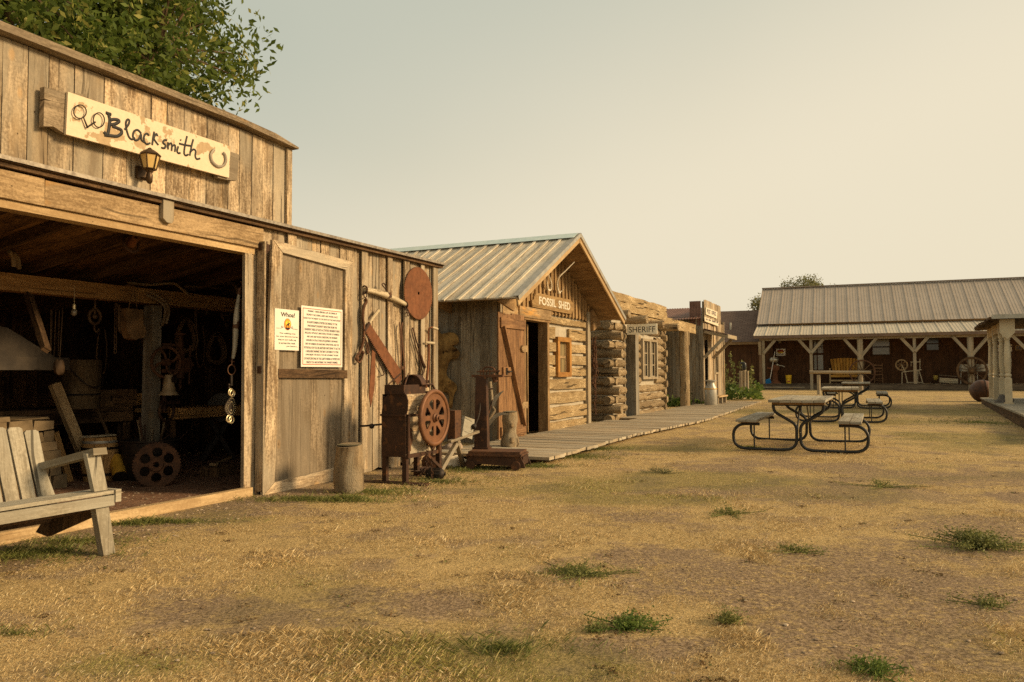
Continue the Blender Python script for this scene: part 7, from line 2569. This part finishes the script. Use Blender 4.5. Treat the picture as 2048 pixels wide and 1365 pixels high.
SOIL = [(1620, 1180, 1.0, .55), (1880, 1190, .9, .5), (1480, 1140, .5, .25), (1750, 1120, .8, .5), (1650, 985, 1.5, .8), (1420, 985, .9, .5), (1820, 950, 1.6, 1.0), (620, 1240, .35, .2), (760, 1200, .5, .25), (1300, 1110, .5, .3), (1560, 935, 1.2, .7), (1700, 1260, .6, .3), (1400, 1290, .4, .15), (2000, 1050, .7, .5), (1280, 1040, .5, .3), (420, 1220, .4, .2)]
GREENP = [(1400, 960, 1.5, .7), (1180, 975, .9, .5), (1300, 900, 1.2, .6), (1250, 1000, .8, .4), (1950, 880, 1.6, 1.8), (1100, 1330, .35, .2), (980, 1310, .35, .2), (1700, 850, 1.8, .9), (250, 1330, .3, .15), (1850, 830, 3, 1.5), (1600, 830, 3, 1.2)]


def soilf(x, y):
    f = np.zeros_like(x)
    for (px, py, a_, b_) in SOIL:
        p = pz(px, py, 0); f = np.maximum(f, bump2(x, y, p.x, p.y, a_ * 1.15, b_ * 1.15))
    n_ = pnoise(x, y, .8, 61) * .45 + pnoise(x, y, .3, 62) * .3 + pnoise(x, y, .13, 63) * .25
    lx_, ly_ = local(x, y)
    f = np.maximum(f, np.clip(1.1 - np.abs(-ly_ - .3) / .7, 0, 1) * (lx_ < 3.2))
    return np.clip((f * .55 + n_ - .74) * 2.6 + .35, 0, 1)


def greenf(x, y):
    f = np.zeros_like(x)
    for (px, py, a_, b_) in GREENP:
        p = pz(px, py, 0); f = np.maximum(f, bump2(x, y, p.x, p.y, a_, b_))
    n_ = pnoise(x, y, 1.1, 71) * .6 + pnoise(x, y, .35, 72) * .4
    return np.clip((f * .7 + n_ - .72) * 2.5 + .3, 0, 1)


BU, BN, BO = np.array([B.x.x, B.x.y]), np.array([B.y.x, B.y.y]), np.array([B.o.x, B.o.y])
def local(x, y):
    dx, dy = x - BO[0], y - BO[1]
    return dx * BU[0] + dy * BU[1], dx * BN[0] + dy * BN[1]


def undul(x, y):
    lx, ly = local(x, y)
    k = np.clip((-ly - .3) / .8, 0, 1) * np.clip((30 - y) / 8, 0, 1)
    return k * (.022 * (pnoise(x, y, .9, 3) - .5) + .012 * (pnoise(x, y, .33, 4) - .5))


xs_ = np.concatenate([np.linspace(-900, -20, 12)[:-1], np.linspace(-20, -6, 15)[:-1], np.arange(-6, 12, .10), np.linspace(12, 40, 70), np.linspace(60, 900, 12)])
ys_ = np.concatenate([np.linspace(-300, -2, 8)[:-1], np.arange(-2, 16, .10), np.linspace(16, 50, 60)[1:], np.linspace(60, 1500, 14)])
gx, gy = np.meshgrid(xs_, ys_)
gz_ = gha(gx, gy) + undul(gx, gy)
nx, ny = len(xs_), len(ys_)
vv = np.stack([gx, gy, gz_], -1).reshape(-1, 3)
ii = np.arange(nx * ny).reshape(ny, nx)
ff = np.stack([ii[:-1, :-1], ii[:-1, 1:], ii[1:, 1:], ii[1:, :-1]], -1).reshape(-1, 4)
me = bpy.data.meshes.new('ground')
me.vertices.add(len(vv)); me.vertices.foreach_set('co', vv.astype(np.float32).ravel())
me.loops.add(ff.size); me.loops.foreach_set('vertex_index', ff.astype(np.int32).ravel())
me.polygons.add(len(ff)); me.polygons.foreach_set('loop_start', np.arange(0, ff.size, 4, dtype=np.int32))
me.polygons.foreach_set('use_smooth', np.ones(len(ff), dtype=bool))
me.update(calc_edges=True)
for nm_, fn_ in (('soil', soilf), ('greening', greenf)):
    at_ = me.attributes.new(nm_, 'FLOAT', 'POINT')
    at_.data.foreach_set('value', fn_(vv[:, 0], vv[:, 1]).astype(np.float32))
m, nt, b, out = newmat('dry_ground')
tc = N(nt, 'ShaderNodeTexCoord').outputs['Object']
def tn(s, d=5.0, r_=.6, v=None):
    return N(nt, 'ShaderNodeTexNoise', {'Vector': v or tc, 'Scale': s, 'Detail': d, 'Roughness': r_}).outputs[0]
fine = tn(55, 6, .7); mid = tn(9, 5); big = tn(.55, 4); big2 = tn(.3, 3, .6, N(nt, 'ShaderNodeMapping', {'Vector': tc, 'Location': (7, 3, 0)}).outputs[0]); pat = tn(1.7, 5, .65)
straw = mixc(nt, ramp(nt, fine, .35, .68), (.27, .185, .08), (.68, .50, .23))
straw = mixc(nt, ramp(nt, mid, .42, .6), straw, mixc(nt, fine, (.34, .235, .10), (.76, .56, .26)))
dirt = mixc(nt, ramp(nt, fine, .38, .66), (.19, .135, .08), (.42, .31, .195))
spk = tn(130, 4, .8)
straw = mixc(nt, ramp(nt, spk, .50, .64), straw, (.14, .095, .05))
straw = mixc(nt, ramp(nt, spk, .42, .30), straw, (.66, .53, .32))
col = mixc(nt, math_(nt, 'MULTIPLY', ramp(nt, pat, .50, .60), .8), straw, dirt)
sa_ = N(nt, 'ShaderNodeAttribute', attribute_name='soil').outputs['Fac']
ga_ = N(nt, 'ShaderNodeAttribute', attribute_name='greening').outputs['Fac']
soil = ramp(nt, math_(nt, 'ADD', sa_, math_(nt, 'MULTIPLY', math_(nt, 'SUBTRACT', mid, .5), 2.2)), .15, .70)
brk = tn(22, 6, .75)
col = mixc(nt, math_(nt, 'MULTIPLY', math_(nt, 'MULTIPLY', soil, ramp(nt, brk, .36, .52)), .95), col, mixc(nt, ramp(nt, fine, .35, .65), (.12, .082, .05), (.36, .265, .175)))
green = mixc(nt, fine, (.07, .075, .02), (.20, .19, .06))
col = mixc(nt, math_(nt, 'MULTIPLY', ga_, .45), col, green)
vo = N(nt, 'ShaderNodeTexVoronoi', {'Vector': tc, 'Scale': 60.0}).outputs[0]
h = math_(nt, 'ADD', fine, math_(nt, 'MULTIPLY', mid, 1.5))
nt.links.new(col, b.inputs['Base Color'])
b.inputs['Roughness'].default_value = 1.0
b.inputs['Specular IOR Level'].default_value = .1
bp = N(nt, 'ShaderNodeBump', {'Strength': .8, 'Distance': .02, 'Height': h}); nt.links.new(bp.outputs[0], b.inputs['Normal'])
me.materials.append(m)
g = bpy.data.objects.new('ground', me); COL.objects.link(g); g['kind'] = 'structure'
# reddish earth floor of the shop
mb = MB()
n = 24
vs = []
for i in range(n + 1):
    for j in range(n + 1):
        x = BX0 + (BX1 - BX0 - .03) * i / n; y = .03 + (DEPTH - .05) * j / n
        vs.append((x, y, .012 + .02 * mnoise.noise(V((x * 2, y * 2, 0))) * min(1, j / 2)))
mb.add(vs, [[i * (n + 1) + j, (i + 1) * (n + 1) + j, (i + 1) * (n + 1) + j + 1, i * (n + 1) + j + 1] for i in range(n) for j in range(n)], None, True)
ef = mb.build('earth_path', mottled('red_earth', (.13, .065, .035), (.26, .14, .08), 25, 1.0, 0, .8, spots=(.34, .24, .17), dist=.02))
ef.matrix_world = B.m; ef['kind'] = 'structure'

# ---- dry grass
def blades(P, L, W_, rs_, lean=1.1, curl=.5):
    n = len(P)
    a = rs_.uniform(0, 2 * np.pi, n)
    ln = np.minimum(lean * rs_.uniform(.45, 1.15, n), 1.54)
    d = np.stack([np.cos(a) * np.sin(ln), np.sin(a) * np.sin(ln), np.abs(np.cos(ln)) + .05], 1)
    L = L[:, None]
    s = np.stack([-np.sin(a + rs_.uniform(-.8, .8, n)), np.cos(a), np.zeros(n)], 1) * W_[:, None] * .5
    mid = P + d * L * .55
    d2 = d.copy(); d2[:, 2] *= 1 - curl; d2 /= np.linalg.norm(d2, axis=1)[:, None]
    tip = mid + d2 * L * .5
    return np.stack([P - s, P + s, mid + s * .7, tip], 1).reshape(-1, 3)


def scatter(n, rmin, rmax, rs_, amax=.78):
    r_ = rmin * (rmax / rmin) ** rs_.uniform(0, 1, n)
    a = rs_.uniform(-amax, amax, n)
    return r_ * np.sin(a), r_ * np.cos(a), r_


def open_ground(x, y):
    lx, ly = local(x, y)
    ok = (ly < -.06) | (lx > 4 + 0 * lx) & (lx < 5.6)
    # boardwalk
    rx, ry = (x - R.o.x) * R.x.x + (y - R.o.y) * R.x.y, (x - R.o.x) * R.y.x + (y - R.o.y) * R.y.y
    ok &= ~((rx > p0[0] - .02) & (rx < p3[0]) & (ry > -1.80) & (ry < .02))
    ok &= ~((rx > -.05) & (rx < 20) & (ry > -.1) & (ry < 6) & ~((rx > 10.6) & (rx < 14.3)))
    qx, qy = (x - Q_.o.x) * Q_.x.x + (y - Q_.o.y) * Q_.x.y, (x - Q_.o.x) * Q_.y.x + (y - Q_.o.y) * Q_.y.y
    ok &= ~((qy < .25) & (qy > -5) & (qx > -6) & (qx < L2 + .2))
    wx_, wy_ = (x - Lf.o.x) * Lf.x.x + (y - Lf.o.y) * Lf.x.y, (x - Lf.o.x) * Lf.y.x + (y - Lf.o.y) * Lf.y.y
    ok &= ~((wy_ > -.0))
    return ok


GR = np.random.RandomState(21)
n = 1150000
x, y, r_ = scatter(n, 1.9, 34, GR)
cov = pnoise(x, y, .55, 11) * .55 + pnoise(x, y, .17, 12) * .45 + .25 * (pnoise(x, y, 2.2, 13) - .5)
lx, ly = local(x, y)
bare = np.clip(1.15 - np.abs(-ly - .35) / .8, 0, 1) * (lx < 3.4) * .42        # gravelly strip in front of the shop
sf = soilf(x, y)
keep = (cov - bare - sf * .36 > .27 + .20 * GR.rand(n)) & open_ground(x, y)
# straw tufts: pull blades towards tuft centres
x, y, r_ = x[keep], y[keep], r_[keep]
P = np.stack([x, y, gha(x, y) + undul(x, y) - .002], 1)
wd = np.maximum(.0013, r_ * .00034)
L = GR.uniform(.009, .026, len(x)) * (1 + .9 * np.clip((pnoise(x, y, .5, 14) - .62) * 6, 0, 1)) * np.clip(1.1 - 0.01 * r_, .7, 1.1)
m_straw = leafmat('dry_straw', (.30, .205, .09), (.76, .57, .28), (.84, .71, .44), .12)
def mixgreen(base, name, a, b_):
    return leafmat(name, a, b_, None, .25)
gsel = GR.rand(len(x)) < greenf(x, y) * .75
bl = blades(P, L, wd, GR, 1.42)
bl4 = bl.reshape(-1, 4, 3)
o = np_mesh('dry_grass', bl4[~gsel].reshape(-1, 3), 4, m_straw); o['kind'] = 'stuff'; o['label'] = 'short dry yellow grass covering the yard'; o['category'] = 'grass'
m_green = leafmat('fading_green_grass', (.22, .21, .06), (.50, .43, .15), None, .25)
o = np_mesh('fading_grass', bl4[gsel].reshape(-1, 3), 4, m_green); o['kind'] = 'stuff'; o['label'] = 'faded greenish grass mixed through the dry lawn'; o['category'] = 'grass'
# longer green grass along walls, boardwalk and in patches
def patch(px, py, rx_, ry_, n_):
    p = pz(px, py, 0)
    a = GR.uniform(0, 6.28, n_); q = np.abs(GR.normal(0, .62, n_))
    X = p.x + np.cos(a) * q * rx_; Y = p.y + np.sin(a) * q * ry_
    return X, Y
XY = [patch(*p) for p in ((620, 1000, .7, .18, 2600), (760, 985, .5, .35, 2200), (690, 1003, .5, .15, 1500), (870, 965, .6, .35, 1800), (935, 940, .35, .4, 1500), (1085, 935, .3, .22, 900), (1040, 932, .25, .2, 700),
                          (1160, 915, .6, .5, 1800), (1200, 900, .5, .4, 1200), (330, 1045, .5, .10, 1500), (60, 1110, .55, .25, 2600), (150, 1085, .5, .2, 1300), (250, 1050, .25, .1, 700), (1500, 898, .35, .25, 900), (1960, 850, 1.2, 1.4, 2500), (1150, 1145, .25, .16, 350), (1210, 855, .3, .2, 600), (1185, 862, .3, .3, 600), (30, 1270, .3, .1, 300), (1010, 1300, .35, .2, 700), (1740, 1340, .15, .1, 250))]
X = np.concatenate([p[0] for p in XY]); Y = np.concatenate([p[1] for p in XY])
lx, ly = local(X, Y)
ok = open_ground(X, Y) | ((lx > 3.5) & (lx < 5.7) & (ly < 2.5))
X, Y = X[ok], Y[ok]
rr_ = np.hypot(X, Y)
P = np.stack([X, Y, gha(X, Y) + undul(X, Y) - .002], 1)
bl = blades(P, GR.uniform(.015, .06, len(X)) * (.5 + pnoise(X, Y, .12, 77)), np.maximum(.0028, rr_ * .00042), GR, 1.1)
o = np_mesh('green_grass', bl, 4, leafmat('green_grass', (.10, .12, .03), (.24, .25, .07), (.42, .36, .14), .3)); o['kind'] = 'stuff'; o['label'] = 'longer green grass tufts along walls and boardwalk'; o['category'] = 'grass'
# small dark weeds
def weed(label, px, py, rw_, h_, n_, seed, mat=MAT_WEED, sz=.017):
    p = pz(px, py, 0); h_ *= .8; n_ = int(n_ * 1.7)
    q = np.random.RandomState(seed)
    t = thing('weed', label, 'plant', M.Translation((p.x, p.y, float(gha(p.x, p.y)))), 'low weeds in the dry grass')
    mb = MB()
    C = []
    for k in range(max(8, n_ // 30)):
        a = q.uniform(0, 6.28); g_ = min(abs(q.normal(0, .5)) + .1, 1.15); e = (math.cos(a) * rw_ * g_, math.sin(a) * rw_ * g_, h_ * q.uniform(.35, 1) * max(.25, 1 - .5 * g_))
        pts = smooth([(0, 0, 0), (e[0] * .6, e[1] * .6, e[2] * .6), e], 4)
        mb.tube(pts, .0025, 4)
        C += [tuple(v) for v in pts[2:]]
    mb.build('stems', mat, t)
    C = np.array(C)
    c = C[q.randint(0, len(C), n_)] + q.normal(size=(n_, 3)) * .018
    c[:, 2] = np.maximum(c[:, 2], .004)
    o = np_mesh('leaves', leaf_quads(c, sz, q, -.2, .4), 4, mat); o.parent = t
weed('bright green weed patch in the lower middle of the yard', 1255, 1255, .20, .06, 700, 1, MAT_PLANT)
weed('tiny weed beside the bright green patch', 1190, 1262, .07, .04, 160, 2)
weed('grey-green small bushy weed right of the bright patch', 1460, 1245, .08, .06, 260, 3)
weed('feathery dark weed near the right edge, largest of the weeds', 1955, 1095, .36, .14, 1500, 4, MAT_WEED, .022)
weed('flat feathery weed in the middle distance of the yard', 1455, 1030, .26, .08, 420, 5)
weed('pale scrubby weed between boardwalk and tables', 1325, 948, .26, .10, 420, 6, leafmat('pale_weed', (.16, .15, .07), (.28, .26, .13), None, .2))
weed('loose green weed on bare earth right of the tables', 1765, 975, .40, .08, 420, 7)
weed('flat dark weed on bare soil in the centre right', 1595, 1103, .20, .04, 300, 8)
weed('sparse flat weed spreading left of centre foreground', 1160, 1150, .30, .04, 500, 9)
weed('dark low weed near the bottom right', 1975, 1212, .16, .04, 260, 10)
weed('green sprig at the bottom right corner of the yard', 1745, 1345, .18, .05, 380, 11, MAT_PLANT)
# dead leaves and bits of dark litter
LR = np.random.RandomState(91)
nc = 420
cx_, cy_, r2_ = scatter(nc, 2.2, 16, LR, .74)
k_ = LR.randint(4, 26, nc)
C = np.repeat(np.stack([cx_, cy_], 1), k_, 0)
C = C + LR.normal(size=C.shape) * .022
ok = open_ground(C[:, 0], C[:, 1]); C = C[ok]
P = np.stack([C[:, 0], C[:, 1], gha(C[:, 0], C[:, 1]) + undul(C[:, 0], C[:, 1]) + .003 + .006 * LR.rand(len(C))], 1)
dd_ = LR.normal(size=(len(P), 3)); dd_[:, 2] *= .25
o = np_mesh('dead_leaves', leaf_quads(P, .016, LR, 0, .5, dd_), 4, leafmat('dead_leaf', (.09, .055, .025), (.22, .14, .06), (.14, .16, .05), .1)); o['kind'] = 'stuff'; o['label'] = 'small dark dead leaves and litter in the grass'; o['category'] = 'leaves'
# pebbles
q = np.random.RandomState(44)
ico = [(math.cos(a_) * (.55 if l_ == 2 else 1), math.sin(a_) * (.55 if l_ == 2 else 1), (-.3, .35, .95)[l_]) for l_ in range(3) for a_ in [6.283 * k_ / 7 for k_ in range(7)]] + [(0, 0, 1.05)]
fi = [(l_ * 7 + k_, l_ * 7 + (k_ + 1) % 7, (l_ + 1) * 7 + (k_ + 1) % 7, (l_ + 1) * 7 + k_) for l_ in range(2) for k_ in range(7)] + [(14 + k_, 14 + (k_ + 1) % 7, 21) for k_ in range(7)]
V_, F_ = [], []
def pebble(x, y, z, s_):
    a = q.uniform(0, 6.28); ca, sa = math.cos(a), math.sin(a); st = q.uniform(.6, 1.5); b0 = len(V_)
    for (ix, iy, iz) in ico:
        ix *= st * q.uniform(.8, 1.2); iy *= q.uniform(.8, 1.2)
        V_.append((x + (ix * ca - iy * sa) * s_, y + (ix * sa + iy * ca) * s_, z + iz * s_ * q.uniform(.25, .45)))
    F_.extend([[b0 + k for k in f] for f in fi])
for k in range(2300):
    if k < 900:
        u_, w_ = q.uniform(-4.6, 3.0), q.uniform(-1.0, -.12)
    elif k < 1500:
        u_, w_ = q.uniform(-4.8, 0), q.uniform(.05, 2.2)
    elif k < 1750:
        u_, w_ = q.uniform(3.4, 6), q.uniform(-1.5, .4)
    else:
        rr2 = 2.2 * (14 / 2.2) ** q.uniform(0, 1); aa_ = q.uniform(-.7, .7)
        X_, Y_ = rr2 * math.sin(aa_), rr2 * math.cos(aa_)
        if not open_ground(np.array([X_]), np.array([Y_]))[0]: continue
        pebble(X_, Y_, float(gha(X_, Y_)) + .0, q.uniform(.004, .012)); continue
    pw = B.o + B.x * u_ + B.y * w_
    pebble(pw.x, pw.y, .012 if w_ > 0 else .002, q.uniform(.004, .013) * (1.8 if q.rand() < .06 else 1))
me = bpy.data.meshes.new('gravel'); me.from_pydata(V_, [], F_); me.update(); me.materials.append(mottled('pebble_stone', (.22, .16, .105), (.42, .33, .23), 5, .9, 0, .1, isl=.45))
o = bpy.data.objects.new('gravel', me); COL.objects.link(o); o['kind'] = 'stuff'; o['label'] = 'scattered pebbles in front of and inside the shop'; o['category'] = 'gravel'

# =================================================================== LIGHT
EL = rad(23)
sun_h = V((.985, -.17, 0)).normalized()
sd = V((sun_h.x * math.cos(EL), sun_h.y * math.cos(EL), math.sin(EL)))
ld = bpy.data.lights.new('sun', 'SUN'); ld.energy = SUN_E; ld.angle = rad(13); ld.color = (1.0, .72, .40)
lo = bpy.data.objects.new('sun', ld); COL.objects.link(lo)
lo.rotation_mode = 'QUATERNION'
lo.rotation_quaternion = sd.to_track_quat('Z', 'Y')
lo.location = (20, -5, 12)
w = bpy.data.worlds.new('World'); scene.world = w; w.use_nodes = True
nt = w.node_tree
for n_ in list(nt.nodes): nt.nodes.remove(n_)
out = N(nt, 'ShaderNodeOutputWorld')
sky = N(nt, 'ShaderNodeTexSky', sky_type='NISHITA', sun_disc=False, sun_elevation=EL, sun_rotation=math.atan2(sun_h.x, sun_h.y), dust_density=6.0, air_density=1.5, ozone_density=1.0)
tc = N(nt, 'ShaderNodeTexCoord').outputs['Generated']
sp = N(nt, 'ShaderNodeSeparateXYZ', {0: tc})
# smoke haze: warm and pale low down and towards the sun, grey-green high up
t_ = math_(nt, 'SUBTRACT', math_(nt, 'MULTIPLY', math_(nt, 'SUBTRACT', sp.outputs[2], .19), 2.2), math_(nt, 'MULTIPLY', sp.outputs[0], .8))
f = ramp(nt, t_, -.20, .72)
hz = N(nt, 'ShaderNodeTexNoise', {'Vector': tc, 'Scale': 1.6, 'Detail': 3.0}).outputs[0]
haze = mixc(nt, f, (.83, .735, .545), (.45, .48, .395))
haze = mixc(nt, ramp(nt, sp.outputs[2], .5, .85), haze, (.56, .48, .35))
haze = mixc(nt, math_(nt, 'MULTIPLY', ramp(nt, hz, .35, .7), .22), haze, (.84, .77, .61))
bg1 = N(nt, 'ShaderNodeBackground', {0: sky.outputs[0], 1: .10})
bg2 = N(nt, 'ShaderNodeBackground', {0: haze, 1: 1.0})
mx = N(nt, 'ShaderNodeMixShader', {0: .93, 1: bg1.outputs[0], 2: bg2.outputs[0]})
nt.links.new(mx.outputs[0], out.inputs[0])
scene.view_settings.view_transform = 'Standard'
scene.view_settings.look = 'None'
scene.view_settings.exposure = 0.10
scene.view_settings.gamma = 1.0
scene.cycles.use_denoising = False
scene.cycles.max_bounces = 6
scene.cycles.diffuse_bounces = 3
scene.cycles.transparent_max_bounces = 4
